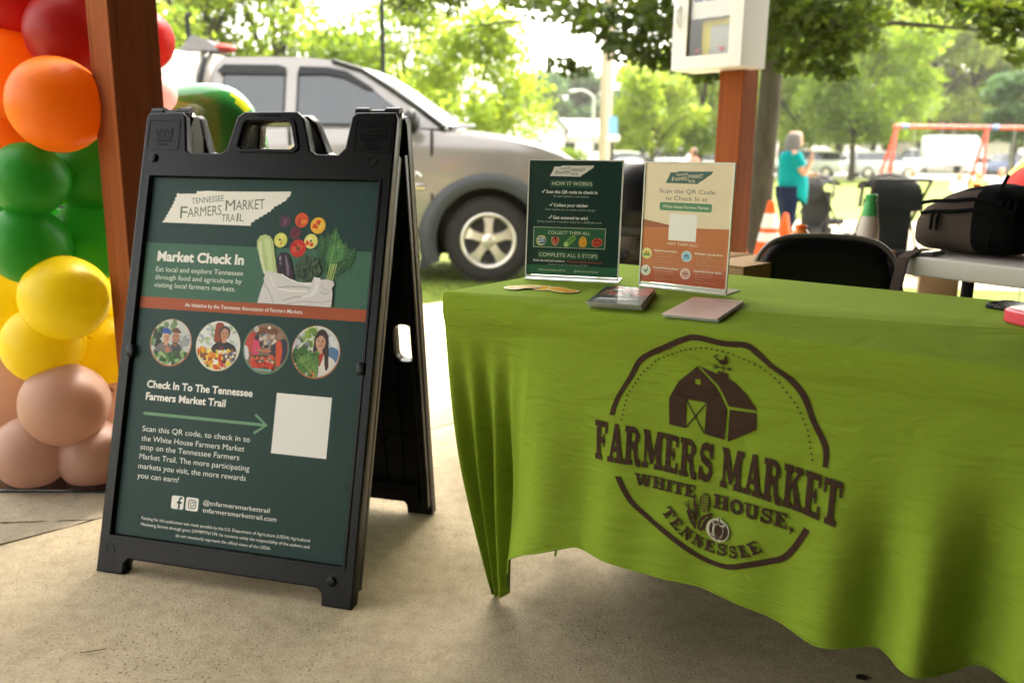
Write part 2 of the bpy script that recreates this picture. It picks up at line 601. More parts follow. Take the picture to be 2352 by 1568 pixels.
def cloth_mat(name, col, wrinkle=1.0):
    m, nt, bs = new_mat(name)
    bs.inputs['Base Color'].default_value = (*col, 1)
    bs.inputs['Roughness'].default_value = 0.85
    bs.inputs['Specular IOR Level'].default_value = 0.06
    tc = nt.nodes.new('ShaderNodeTexCoord')
    v = tc.outputs['Object']
    prev = None
    for sc, stretch, dist, st, rot in ((1.0, (4, 4, 15), 0.006, 0.26 * wrinkle, 0.25), (1.0, (9, 9, 26), 0.003, 0.26 * wrinkle, -0.45),
                                  (420, (1, 1, 1), 0.0006, 0.5, 0)):
        mp = nt.nodes.new('ShaderNodeMapping'); mp.inputs['Scale'].default_value = stretch
        mp.inputs['Rotation'].default_value = (rot, rot * 0.6, 0)
        nt.links.new(v, mp.inputs['Vector'])
        n = nt.nodes.new('ShaderNodeTexNoise')
        n.inputs['Scale'].default_value, n.inputs['Detail'].default_value = sc, 3
        n.inputs['Distortion'].default_value = 0.6
        nt.links.new(mp.outputs[0], n.inputs['Vector'])
        if sc == 1.0:      # creases: sharpened ridges of the noise
            q = nt.nodes.new('ShaderNodeMath'); q.operation = 'SUBTRACT'; q.inputs[1].default_value = 0.5
            w = nt.nodes.new('ShaderNodeMath'); w.operation = 'ABSOLUTE'
            u = nt.nodes.new('ShaderNodeMapRange'); u.inputs['From Max'].default_value = 0.12
            nt.links.new(n.outputs['Fac'], q.inputs[0]); nt.links.new(q.outputs[0], w.inputs[0])
            nt.links.new(w.outputs[0], u.inputs['Value'])
            hgt = u.outputs[0]
        else:
            hgt = n.outputs['Fac']
        b = nt.nodes.new('ShaderNodeBump')
        b.inputs['Strength'].default_value, b.inputs['Distance'].default_value = st, dist
        nt.links.new(hgt, b.inputs['Height'])
        if prev is not None:
            nt.links.new(prev, b.inputs['Normal'])
        prev = b.outputs[0]
    nt.links.new(prev, bs.inputs['Normal'])
    return m

def glass_film(name, tint=(1, 1, 1), gloss=0.12, rough=0.02):
    """clear sheet: mostly see-through with a mirror sheen"""
    m = bpy.data.materials.new(name)
    m.use_nodes = True
    nt = m.node_tree
    nt.nodes.clear()
    o = nt.nodes.new('ShaderNodeOutputMaterial')
    t = nt.nodes.new('ShaderNodeBsdfTransparent'); t.inputs[0].default_value = (*tint, 1)
    g = nt.nodes.new('ShaderNodeBsdfGlossy'); g.inputs['Roughness'].default_value = rough
    f = nt.nodes.new('ShaderNodeLayerWeight'); f.inputs['Blend'].default_value = 0.25
    a = nt.nodes.new('ShaderNodeMath'); a.operation = 'MULTIPLY_ADD'
    a.inputs[1].default_value, a.inputs[2].default_value = 0.5, gloss
    mx = nt.nodes.new('ShaderNodeMixShader')
    nt.links.new(f.outputs['Fresnel'], a.inputs[0])
    nt.links.new(a.outputs[0], mx.inputs[0])
    nt.links.new(t.outputs[0], mx.inputs[1]); nt.links.new(g.outputs[0], mx.inputs[2])
    nt.links.new(mx.outputs[0], o.inputs[0])
    return m

MAT = dict(
    concrete=concrete_mat('concrete', (0.47, 0.385, 0.25)),
    walk=concrete_mat('walk_concrete', (0.36, 0.305, 0.21)),
    grass=ground_mat('grass', [(0.3, (0.085, 0.125, 0.016)), (0.5, (0.125, 0.165, 0.022)), (0.7, (0.19, 0.19, 0.05))], 0.35, 14),
    gravel=ground_mat('pale_gravel', [(0.3, (0.30, 0.26, 0.17)), (0.55, (0.40, 0.345, 0.24)), (0.75, (0.26, 0.25, 0.11))], 0.6, 25),
    lot=ground_mat('lot_asphalt', [(0.3, (0.30, 0.29, 0.26)), (0.7, (0.40, 0.38, 0.34))], 0.2, 8),
    black=mat('black_plastic', (0.005, 0.005, 0.0052), 0.42, var=0.25, vscale=14, bump=0.12, bscale=240, spec=0.3),
    black_soft=mat('black_rubber', (0.012, 0.012, 0.012), 0.6),
    chrome=mat('chrome', (0.75, 0.73, 0.68), 0.2, 1.0),
    sign_print=print_mat('sign_print', 0.42, 0.0, flutes=True, spec=.25),
    card_print=print_mat('card_print', 0.4, 0.35),
    gloss_print=print_mat('gloss_print', 0.4, 0.25),
    matte_print=print_mat('matte_print', 0.6, 0.0),
    post=wood_mat('stained_post', (0.27, 0.074, 0.021)),
    timber=wood_mat('dark_timber', (0.055, 0.028, 0.014)),
)
# ------------------------------------------------------------------ the setting
TH = R(44)
E1 = Vector((math.cos(TH), math.sin(TH), 0))          # along the open edge of the pavilion
E2 = Vector((-math.sin(TH), math.cos(TH), 0))         # outwards from it
P1 = Vector((-1.03, 2.45, 0))
def g2(a, b, z=0.0):
    return P1 + E1 * a + E2 * b + Vector((0, 0, z))

def gz(y):
    return -0.20 - 0.11 * smooth(8.5, 13, y)

def ragged(a0, b0, a1, b1, n, amp):
    out = []
    for i in range(n):
        t = i / n
        out.append((a0 + (a1 - a0) * t, b0 + (b1 - b0) * t + random.uniform(-amp, amp)))
    return out

def slab(name, corners, z0, z1, m, jitter=None):
    mb = MB()
    pts = []
    for i in range(len(corners)):
        a, b = corners[i], corners[(i + 1) % len(corners)]
        if jitter and i in jitter:
            n = 160
            d = (Vector(b) - Vector(a)); nn = Vector((-d.y, d.x)).normalized()
            for k in range(n):
                q = Vector(a) + d * k / n + nn * (random.uniform(-1, 1) ** 3) * 0.006
                pts.append(tuple(q))
        else:
            pts.append(a)
    mb.prism([tuple((P1 + E1 * p[0] + E2 * p[1])[:2]) for p in pts], z0, z1)
    o = mb.build(name, m, smooth=0)
    return tag(o, kind='structure')

JO = -0.095
slab('floor', [(-9, -10), (5.2, -10), (5.2, JO), (-9, JO)], -0.3, 0.0, MAT['concrete'], jitter=(2,))
# the walkway outside is poured in two pieces; their ragged joint meets the floor joint at a sharp angle
ab = lambda p: ((p - P1).dot(E1), (p - P1).dot(E2))
k0, k1 = ab(at_height(0, 1197, 0)), ab(at_height(215, 1190, 0))
sl = (k1[1] - k0[1]) / (k1[0] - k0[0])
ai = k0[0] + (JO + .010 - k0[1]) / sl
al = k0[0] + (2.05 - k0[1]) / sl
slab('walkway', [(ai, JO + 0.010), (5.2, JO + 0.010), (5.2, 2.05), (al, 2.05)], -0.3, -0.002, MAT['walk'], jitter=(0, 3))
slab('walkway', [(-9, JO + 0.010), (ai - .016, JO + 0.010), (al - .016, 2.05), (-9, 2.05)], -0.3, -0.001, MAT['walk'], jitter=(0, 1))

mb = MB()          # gently falling lawn, one sheet to the horizon
ys = [-40, -10, 0, 4, 6, 8, 8.5, 9.5, 10.5, 11.5, 12.5, 13.5, 20, 40, 80, 150, 300, 600]
xs = [-500, -120, -40, -15, -6, 0, 6, 15, 40, 120, 500]
vs = [(x, y, gz(y)) for y in ys for x in xs]
n = len(xs)
mb.add(vs, [(j * n + i, j * n + i + 1, (j + 1) * n + i + 1, (j + 1) * n + i) for j in range(len(ys) - 1) for i in range(n - 1)])
tag(mb.build('ground', MAT['grass'], smooth=180), kind='structure')

def sheet(name, poly, m, lift):
    mb = MB()
    # strips in y so that it follows the fall of the ground
    ysr = sorted({p[1] for p in poly} | {y for y in (8.5, 9.5, 10.5, 11.5, 12.5, 13.5) if min(p[1] for p in poly) < y < max(p[1] for p in poly)})
    def xs_at(y):
        xx = []
        for i in range(len(poly)):
            a, b = poly[i], poly[(i + 1) % len(poly)]
            if a[1] != b[1] and min(a[1], b[1]) <= y <= max(a[1], b[1]):
                xx.append(a[0] + (b[0] - a[0]) * (y - a[1]) / (b[1] - a[1]))
        return min(xx), max(xx)
    vs, fs = [], []
    for y in ysr:
        a, b = xs_at(y)
        vs += [(a, y, gz(y) + lift), (b, y, gz(y) + lift)]
    for i in range(len(ysr) - 1):
        fs.append((2 * i, 2 * i + 1, 2 * i + 3, 2 * i + 2))
    mb.add(vs, fs)
    return tag(mb.build(name, m, smooth=180), kind='structure')
sheet('path', [(1.6, 8.2), (14, 7.0), (30, 12), (30, 18.6), (1.0, 18.2)], MAT['gravel'], 0.004)
sheet('parking_lot', [(-60, 56), (90, 56), (90, 78), (-60, 78)], MAT['lot'], 0.004)
sheet('road', [(-200, 92), (200, 92), (200, 100), (-200, 100)], MAT['lot'], 0.004)

# ------------------------------------------------------------------ pavilion
pav = thing('pavilion', 'open pavilion with square orange-brown stained timber posts and a low roof overhead', 'pavilion', P1)
def pav_part(mb, name, m, bevel=0.0, smooth_=30):
    o = mb.build(name, m, pav, bevel=bevel, smooth=smooth_)
    o.matrix_basis = Matrix.Translation(-P1)
    return o
def post(near, th, size, zt):
    """near = ground position of the corner that faces the camera"""
    a, b = Vector((math.cos(th), math.sin(th), 0)), Vector((-math.sin(th), math.cos(th), 0))
    c = Vector(near) + (a + b) * size / 2
    M = Matrix.Translation((c.x, c.y, 0)) @ Matrix.Rotation(th, 4, 'Z')
    mb = MB()
    zs = [0.001, 0.35, 0.7, 1.1, 1.5, 1.9, zt]
    rings = []
    for z in zs:
        s = size / 2 + random.uniform(-0.0015, 0.0015)
        rings.append([(-s, -s, z), (s, -s, z), (s, s, z), (-s, s, z)])
    mb.loft(rings)
    o = mb.build('post', MAT['post'], pav, smooth=0, bevel=0.004)
    o.matrix_basis = Matrix.Translation(-P1) @ M
    return o
post((-1.092, 2.40, 0), R(48), 0.14, 3.12)
post((1.113, 4.3125, 0), R(43), 0.14, 3.12)
mb = MB()
mb.M = Matrix.Translation(P1) @ Matrix.Rotation(TH, 4, 'Z')
mb.box((-.4, -3.95, 3.36), (12.4, 8.5, 0.10))
pav_part(mb, 'roof', MAT['timber'])
mb = MB()          # unseen walls added to block sky light from the right and behind
mb.M = Matrix.Translation(P1) @ Matrix.Rotation(TH, 4, 'Z')
mb.box((-1.5, -4.4, 1.65), (11.4, 0.10, 3.30))
mb.box((4.2, -2.85, 1.65), (0.10, 3.0, 3.30))
mb.box((-6.3, -3.15, 1.65), (0.10, 2.4, 3.30))
pav_part(mb, 'wall', MAT['timber'])
mb = MB()
mb.M = Matrix.Translation(P1) @ Matrix.Rotation(TH, 4, 'Z')
mb.box((-.4, 0.07, 3.215), (12.2, 0.14, 0.18))
mb.box((2.98, -4.3, 3.215), (0.14, 8.5, 0.18))
pav_part(mb, 'beam', MAT['post'])

# ------------------------------------------------------------------ defibrillator cabinet on the far post
white_metal = mat('white_enamel', (0.78, 0.77, 0.74), 0.35)
cab = thing('wall_cabinet', 'white glass-fronted metal cabinet fixed to the far brown post', 'cabinet')
th = R(43)
ca, cb = Vector((math.cos(th), math.sin(th), 0)), Vector((-math.sin(th), math.cos(th), 0))
# the cabinet's near bottom corner lies on the sight line of its lower front edge
near = at_depth(1705, 152, 4.16)
CW, CD, CH = 0.40, 0.19, 0.46
cab.matrix_basis = Matrix.Translation(near) @ Matrix(((cb.x, -ca.x, 0, 0), (cb.y, -ca.y, 0, 0), (0, 0, 1, 0), (0, 0, 0, 1)))
# local: x along the front (away to the left), y out of the front, z up
mb = MB()
mb.box((CW / 2, -CD - 0.002, CH / 2), (CW, 0.004, CH))
mb.box((0.003, -CD / 2, CH / 2), (0.006, CD, CH)); mb.box((CW - 0.003, -CD / 2, CH / 2), (0.006, CD, CH))
mb.box((CW / 2, -CD / 2, 0.003), (CW - 0.012, CD, 0.006)); mb.box((CW / 2, -CD / 2, CH - 0.003), (CW - 0.012, CD, 0.006))
mb.build('body', white_metal, cab)
me = curve_mesh([rounded(0, 0, CW, CH, 0.006), list(reversed(rounded(0.075, 0.062, CW - 0.085, CH - 0.05, 0.006)))], 0.006, 0.001)
mb = MB(); mb.mesh(me, Matrix(((1, 0, 0, 0), (0, 0, -1, 0.008), (0, 1, 0, 0), (0, 0, 0, 1))))
door = mb.build('door', white_metal, cab)
mb = MB(); mb.tube([(CW - 0.035, 0.016, 0.20), (CW - 0.035, 0.036, 0.215), (CW - 0.035, 0.036, 0.285), (CW - 0.035, 0.016, 0.30)], 0.006)
mb.build('handle', MAT['chrome'], door)
pr = Print(0.0004)
W_ = CW
def mir(pts): return [(W_ - p[0], p[1]) for p in pts]
pr.rect(0.08, 0.305, W_ - 0.082, 0.408, 'eeeeea')
P_ = Print(0.0004, 0.0)
# sign strip behind the glass, read from the front: x runs to the viewer's right
mb = MB(); mb.box((CW / 2, 0.001, CH / 2 - 0.006), (CW - 0.165, 0.002, CH - 0.12))
mb.build('pane', glass_film('cabinet_glass', gloss=0.03), door)
def front(x, y, z):     # viewer's right is -x here
    return (CW - x, -0.012 + z, y)
pr = Print(0.0006)
pr.rect(0.088, 0.235, 0.322, 0.408, 'e9e9e6')
pr.text('Cardiac', 0.098, 0.315, '2b3a86', cap=0.042, bold=0.03, width=0.125)
pr.text('AED', 0.232, 0.315, 'c43a3a', cap=0.042, bold=0.03, width=0.075)
b_ = pr.build('sign_strip', MAT['matte_print'], cab, place=front)
for p in b_.data.polygons: p.flip()
aed = thing('defibrillator', 'yellow and grey defibrillator case inside the white cabinet on the post', 'defibrillator')
aed.matrix_basis = cab.matrix_basis @ Matrix.Translation((0, 0, 0.007))
yel = mat('yellow_plastic', (0.72, 0.62, 0.03), 0.4)
grey = mat('pale_grey_plastic', (0.45, 0.45, 0.44), 0.4)
mb = MB(); mb.box((CW / 2 - 0.03, -0.105, 0.118), (0.235, 0.09, 0.235), bev=0.02); mb.build('case', yel, aed)
mb = MB(); mb.box((CW / 2 - 0.045, -0.055, 0.122), (0.14, 0.02, 0.15), bev=0.012); mb.build('face_panel', grey, aed)
def heart(cx, cy, s, d, tgt, y0):
    pts = []
    for k in range(28):
        t = 2 * math.pi * k / 28
        pts.append((cx + s * 16 * math.sin(t) ** 3 / 17, cy + s * (13 * math.cos(t) - 5 * math.cos(2 * t) - 2 * math.cos(3 * t) - math.cos(4 * t)) / 17))
    mb = MB()
    mb.prism(pts, 0, d, Matrix(((1, 0, 0, 0), (0, 0, 1, y0), (0, 1, 0, 0), (0, 0, 0, 1))))
    return mb.build('heart_mark', mat('red_mark', (0.55, 0.03, 0.03), 0.4), tgt)
heart(CW / 2 - 0.05, 0.085, 0.016, 0.004, aed, -0.045)
heart(CW / 2 + 0.095, 0.085, 0.021, 0.004, aed, -0.05)
# ------------------------------------------------------------------ A-frame sign
SY, SL, SW, SH = -0.253, 0.288, 0.340, 1.148
sign = thing('sandwich_board', 'black plastic A-frame sandwich board with green farmers market check-in poster', 'sandwich board', (-0.684, 1.819, 0), SY)
def panel_frame(lean, y0, flip=False):
    c, s = math.cos(lean), math.sin(lean)
    M = Matrix(((1, 0, 0, 0), (0, s, -c, y0), (0, c, s, 0), (0, 0, 0, 1)))
    return M
FM = panel_frame(SL, 0.0)
def outline(hk=1.0, taper=0.0):
    a = [(-.340, 0), (-.264, 0), (-.262, .028), (-.252, .039), (.252, .039), (.262, .028), (.264, 0), (.340, 0),
         (.340, 1.02), (.340, 1.132), (.334, 1.148), (.236, 1.148), (.224, 1.138), (.214, 1.062), (.198, 1.046), (.142, 1.046), (.124, 1.056),
         (.100, 1.132), (.080, 1.150), (-.062, 1.150), (-.082, 1.136), (-.102, 1.056), (-.118, 1.046), (-.20, 1.046), (-.214, 1.052), (-.226, 1.138), (-.236, 1.148),
         (-.334, 1.148), (-.340, 1.132), (-.340, 1.02)]
    return [(x, y * hk) for x, y in a]
hole = list(reversed(rounded(-.309, .094, .309, .985, .004, 2)))
grip = [(-.056, 1.058), (-.066, 1.066), (-.056, 1.116), (-.048, 1.124), (.056, 1.124), (.066, 1.116), (.080, 1.066), (.070, 1.058)]
me = curve_mesh([outline(), hole, list(reversed(grip))], 0.0130, 0.0045, 2)
mb = MB(); mb.mesh(me, Matrix.Translation((0, 0, -0.0175)))
# depth flanges: a moulded panel is hollow at the back, with deep side walls
for sx in (-1, 1):
    mb.box((sx * .331, .545, -.044), (.016, 1.02, .020), bev=.003)
mb.box((0, .070, -.042), (.62, .050, .016), bev=.003)
mb.box((0, 1.015, -.042), (.62, .050, .016), bev=.003)
# raised rim round the poster opening and round the grip
me = curve_mesh([rounded(-.3165, .0865, .3165, .9925, .006, 3), list(reversed(rounded(-.3095, .0935, .3095, .9855, .004, 3)))], 0.001, 0.0008, 1)
mb.mesh(me, Matrix.Translation((0, 0, 0.0012)))
gr = Vector((.008, 1.092))
me = curve_mesh([round_poly([(gr.x + (p[0] - gr.x) * 1.22, gr.y + (p[1] - gr.y) * 1.30) for p in grip], .01), list(reversed([(gr.x + (p[0] - gr.x) * 1.06, gr.y + (p[1] - gr.y) * 1.08) for p in grip]))], 0.002, 0.001, 1)
mb.mesh(me, Matrix.Translation((0, 0, 0.002)))
# backing plate that closes the opening behind the poster
mb.box((0, .54, -.0195), (.62, .90, .004))
# clips half way up either side, raised label plates on the two shoulders
mb.box((-.309, .545, .001), (.020, .030, .010), bev=.003)
mb.box((.309, .545, .001), (.020, .030, .010), bev=.003)
for x0, x1 in ((-.328, -.238), (.238, .330)):
    me = curve_mesh([rounded(x0, 1.052, x1, 1.128, .006, 3), list(reversed(rounded(x0 + .0015, 1.0535, x1 - .0015, 1.1265, .005, 3)))], 0.0006, 0, 0)
    mb.mesh(me, Matrix.Translation((0, 0, 0.0008)))
def emboss(body, x, y, cap, width, bold=0.0, up=0.0011):
    vs, fs, a, b = text_shape(body, bold)
    sx, sy = width / (b - a), cap / CAP
    n_ = len(vs)
    P = [(x + (p[0] - (a + b) / 2) * sx, y + p[1] * sy) for p in vs]
    edge = {}
    for f in fs:
        for i in range(len(f)):
            e = (f[i], f[(i + 1) % len(f)])
            edge[e] = 1
    sides = [(e[0], e[1], e[1] + n_, e[0] + n_) for e in edge if (e[1], e[0]) not in edge]
    mb.add([(p[0], p[1], 0) for p in P] + [(p[0], p[1], up) for p in P], [tuple(i + n_ for i in f) for f in fs] + sides)
emboss('ULINE', -.283, 1.088, .018, .044, 0.03)
mb.box((-.283, 1.0835, .0008), (.046, .0015, .0016)); mb.box((-.2595, 1.096, .0008), (.0015, .022, .0016))
emboss('1-800-295-5510', -.283, 1.0735, .0055, .046, 0.02)
emboss('uline.com', -.283, 1.0645, .005, .027, 0.02)
emboss('SIGNICADE', .284, 1.112, .0095, .074, 0.01)
emboss('DELUXE', .284, 1.0985, .008, .046, 0.01)
for i, t in enumerate(('PLASTICADE PRODUCTS', 'WWW.PLASTICADE.COM', '1-800-772-0355', 'US PATENTS', 'MADE IN USA')):
    emboss(t, .284, 1.0895 - i * .0075, .0046, (.070, .068, .052, .036, .04)[i])
emboss('FILL WITH SAND', .008, 1.1335, .0085, .062)
MAT['sign_black'] = mat('moulded_black_plastic', (0.005, 0.005, 0.0052), 0.27, var=0.3, vscale=9, bump=0.08, bscale=300, spec=0.22)
fp = mb.build('front_panel', MAT['sign_black'], sign, smooth=40, matrix=FM)
# pegs and sockets
for (x, y, up) in ((-.305, 1.031, 1), (.287, 1.030, 0), (-.305, .058, 0), (.286, .058, 1)):
    mb = MB()
    if up:
        mb.revolve([(.0115, 0), (.0115, .004), (.0085, .0068), (.0001, .0074)], 20, Matrix.Translation((x, y, 0)))
    else:
        mb.revolve([(.0125, 0.0), (.0125, .0016), (.0095, .0016), (.0095, .0003), (.0001, .0003)], 20, Matrix.Translation((x, y, 0)))
    mb.build('peg', MAT['sign_black'], fp)
# poster artwork, in the same plane coordinates as the panel (metres)
G0, G1, OR, WH = '0c362f', '3c6852', 'a84e22', 'f2efe6'
p = Print()
X0, X1, Y0, Y1 = -.3055, .3055, .0955, .9835
p.rect(X0, Y0, X1, Y1, G0)
p.rect(X0, .655, X1, .818, G1)
p.rect(X0, .6535, X1, .682, OR)
TN = [(-.267, .870), (-.2645, .874), (-.260, .876), (-.2605, .882), (-.256, .884), (-.257, .889), (-.252, .891), (-.2525, .897), (-.248, .900), (-.2485, .906), (-.243, .908), (-.244, .914), (-.239, .917),
      (-.2405, .923), (-.236, .926), (-.237, .933), (-.2325, .936), (-.234, .942), (-.230, .9455), (-.226, .943), (-.200, .9445), (-.178, .9445), (-.177, .952), (-.172, .9505), (-.150, .9525), (-.10, .952), (.02, .954), (.081, .956),
      (.080, .948), (.077, .943), (.072, .940), (.071, .935), (.066, .931), (.060, .930), (.057, .924), (.052, .9245), (.047, .919), (.041, .9195), (.038, .913), (.033, .911), (.031, .905), (.024, .905), (.021, .899), (.014, .898), (.010, .892), (.004, .892), (.000, .886), (-.008, .885),
      (-.011, .879), (-.018, .878), (-.0185, .869)]
def tn_logo(p, ox, oy, k, bg, ink):
    """outline of the state with the trail's name; (ox, oy) is its lower left corner, k its scale"""
    tx = lambda x, y: (ox + (x + .267) * k, oy + (y - .870) * k)
    p.poly([tx(*q) for q in TN], bg)
    def word(t, x0, y0, x1, cap, rot, sh=0.0):
        a = tx(x0, y0)
        p.text(t, a[0], a[1], ink, cap=cap * k, width=(x1 - x0) * k / math.cos(rot), bold=0.0, rot=rot, shear=sh)
    word('TENNESSEE', -.188, .9185, -.099, .0155, .11)
    word('F', -.2175, .8815, -.198, .032, .02)
    word('ARMERS', -.196, .8845, -.102, .0255, .10)
    word('M', -.092, .9040, -.066, .0285, .06)
    word('ARKET', -.064, .9065, .014, .0255, .07)
    word('TRA', -.100, .8765, -.063, .0195, .05)
    word('L', -.050, .8790, -.039, .0195, .05)
    a = tx(-.0565, .8785)
    p.stroke([a, (a[0], a[1] + .013 * k)], .0042 * k, ink)
    p.ell(a[0], a[1] + .0165 * k, .0022 * k, .0052 * k, ink, n=8)
tn_logo(p, -.267, .870, 1.0, WH, '5f6f5c')
p.text('Market Check In', -.269, .7735, WH, cap=.0245, width=.242, bold=.035)
for t, y, x1 in (('Eat local and explore Tennessee', .7465, -.0255), ('through food and agriculture by', .7265, -.0270), ('visiting local farmers markets.', .7070, -.0420)):
    p.text(t, -.2695, y, 'dfe6d8', cap=.0128, width=x1 + .2695)
p.text('An Initiative by the Tennessee Association of Farmers Markets', -.1765, .6630, WH, cap=.0098, width=.3185, bold=.004)
# produce above the bag
L0 = p.n
rs = random.Random(3)
def fruit(cx, cy, r, c1, c2, c3, seed):
    q = random.Random(seed)
    p.ell(cx, cy, r, r * 1.02, c1)
    for k in range(5):
        a = q.uniform(0, 6.28); d = q.uniform(.25, .55) * r
        p.ell(cx + d * math.cos(a), cy + d * math.sin(a), r * q.uniform(.25, .42), r * q.uniform(.2, .38), q.choice((c2, c3)), q.uniform(0, 3), 12, (cx, cy, r * .97))
fruit(.0725, .883, .0145, '543044', '6b4658', '432636', 1)
fruit(.1165, .887, .0175, 'd9541f', 'ea8a2b', 'c23a22', 2)
fruit(.1605, .8755, .0195, 'efb32d', 'd94a1f', 'f2c84a', 3)
fruit(.1030, .855, .0140, '6b2436', '82384a', '57192c', 4)
fruit(.0660, .837, .0175, 'd8da62', 'e6e57e', 'd9863e', 5)
fruit(.1460, .837, .0175, 'e2de7a', 'd8472a', 'f0e89a', 6)
fruit(.1140, .819, .0210, 'c92b1c', 'dd4a2e', 'b01f14', 7)
for cx, cy in ((.114, .819),):
    for k in range(6):
        a = k * 1.047
        p.stroke([(cx, cy), (cx + .008 * math.cos(a), cy + .008 * math.sin(a))], .0022, '3c4a20')
p.ell(.064, .838, .003, .003, '6d5a1e'); p.ell(.146, .838, .003, .003, '6d5a1e'); p.ell(.163, .879, .002, .002, '5a3a1a')
# leafy greens: overlapping leaf blades with ribs
def blade(x0, y0, x1, y1, w, c, rib):
    d = Vector((x1 - x0, y1 - y0)); L = d.length; t = d / L; nn = Vector((-t.y, t.x))
    pts = []
    prof = ((0, .06), (.12, .16), (.3, .62), (.5, 1.0), (.7, .96), (.86, .62), (1, .04))
    for a, b in prof: pts.append(tuple(Vector((x0, y0)) + t * L * a + nn * w * b))
    for a, b in reversed(prof): pts.append(tuple(Vector((x0, y0)) + t * L * a - nn * w * b))
    p.poly(pts, c)
    p.stroke([(x0, y0), (x0 + d.x * .9, y0 + d.y * .9)], .0022, rib)
    for k in range(3, 8):
        for sgn in (-1, 1):
            a = Vector((x0, y0)) + d * (k / 9); b = a + t * L * .08 + nn * sgn * w * .7
            p.stroke([tuple(a), tuple(b)], .0009, rib)
for a in ((.196, .750, .171, .856, .016, '2f5a33', '4d7a45'), (.202, .750, .188, .862, .013, '28512d', '45713c'), (.206, .748, .208, .872, .017, '3a6a3b', '6b9a58'),
          (.213, .748, .262, .826, .017, '2c5831', '4a7d44'), (.213, .748, .238, .838, .017, '356338', '5a8a4c'), (.205, .748, .222, .846, .021, '4c8246', '86b06c'),
          (.196, .755, .186, .826, .013, '22482a', '3c6a38'), (.204, .748, .245, .800, .012, '244d2b', '4a7d44'), (.200, .765, .208, .838, .014, '437a40', '7ba862')):
    blade(*a)
for x in (.198, .203, .208, .213):
    p.stroke([(x - .004, .735), (x + .006, .785)], .0026, 'a5bb6c')
# squash, aubergine, broccoli
p.poly([(.036, .745), (.020, .785), (.006, .815), (.004, .832), (.011, .845), (.024, .849), (.038, .845), (.048, .833), (.054, .806), (.062, .775), (.070, .745)], 'b7c987')
p.poly([(.045, .745), (.036, .790), (.026, .822), (.021, .836), (.028, .840), (.038, .836), (.044, .815), (.052, .780), (.058, .745)], 'cbd99c')
p.poly([(.030, .755), (.016, .79), (.009, .82), (.012, .833), (.017, .83), (.022, .80), (.036, .755)], 'd6e0b2')
p.poly([(.068, .745), (.063, .775), (.063, .795), (.069, .806), (.080, .809), (.091, .804), (.099, .790), (.106, .770), (.114, .740)], '2d1f2b')
p.poly([(.082, .800), (.086, .800), (.095, .775), (.099, .752), (.094, .752), (.089, .772)], '7c6a7e')
p.ell(.0705, .793, .003, .006, '8d7c8e'); p.ell(.0725, .781, .003, .004, '6f5f70')
for k in range(170):
    a = rs.uniform(0, 6.28); d = math.sqrt(rs.random())
    x, y = .145 + d * .034 * math.cos(a), .772 + d * .031 * math.sin(a)
    p.ell(x, y, rs.uniform(.003, .0058), rs.uniform(.003, .0055), rs.choice(('3a5238', '445c3e', '2f4530', '506848', '3d563a')), n=7)
for pl in ([(.118, .775), (.135, .768), (.145, .752)], [(.135, .768), (.150, .772), (.158, .790)], [(.150, .772), (.162, .758), (.175, .762)], [(.130, .748), (.145, .758), (.160, .748)]):
    p.stroke(pl, .0016, '26392a')
# cloth bag
p.poly([(.036, .761), (.055, .7585), (.074, .756), (.094, .747), (.116, .739), (.140, .7375), (.160, .739), (.165, .752), (.181, .750), (.182, .746), (.198, .748), (.216, .744), (.219, .735), (.213, .728), (.217, .713), (.2165, .6825), (.0225, .6825), (.026, .700), (.030, .718), (.035, .733), (.033, .742), (.036, .750)], 'd9d5d3')
for pl, w, c in (([(.073, .722), (.10, .726), (.14, .727), (.158, .7245)], .0045, 'b9b4b6'), ([(.074, .719), (.11, .716), (.150, .7165)], .004, 'efecea'), ([(.036, .728), (.048, .716), (.058, .700), (.066, .684)], .0035, 'bdb8ba'),
                 ([(.078, .755), (.10, .744), (.13, .735), (.160, .734)], .003, 'f1eeec'), ([(.090, .692), (.12, .702), (.150, .705), (.165, .710)], .0032, 'b5afb2'), ([(.10, .684), (.14, .693), (.19, .692), (.214, .698)], .003, 'c2bdbf'),
                 ([(.185, .718), (.195, .712), (.208, .718)], .0035, 'bcb6b9'), ([(.186, .734), (.192, .724), (.204, .724)], .004, 'c6c1c2'), ([(.05, .75), (.056, .735), (.064, .722)], .003, 'efecea')):
    p.stroke(pl, w, c)
p.poly([(.165, .752), (.181, .750), (.180, .728), (.174, .712), (.160, .704), (.140, .700), (.136, .704), (.155, .709), (.165, .718), (.168, .732)], 'e9e6e4')
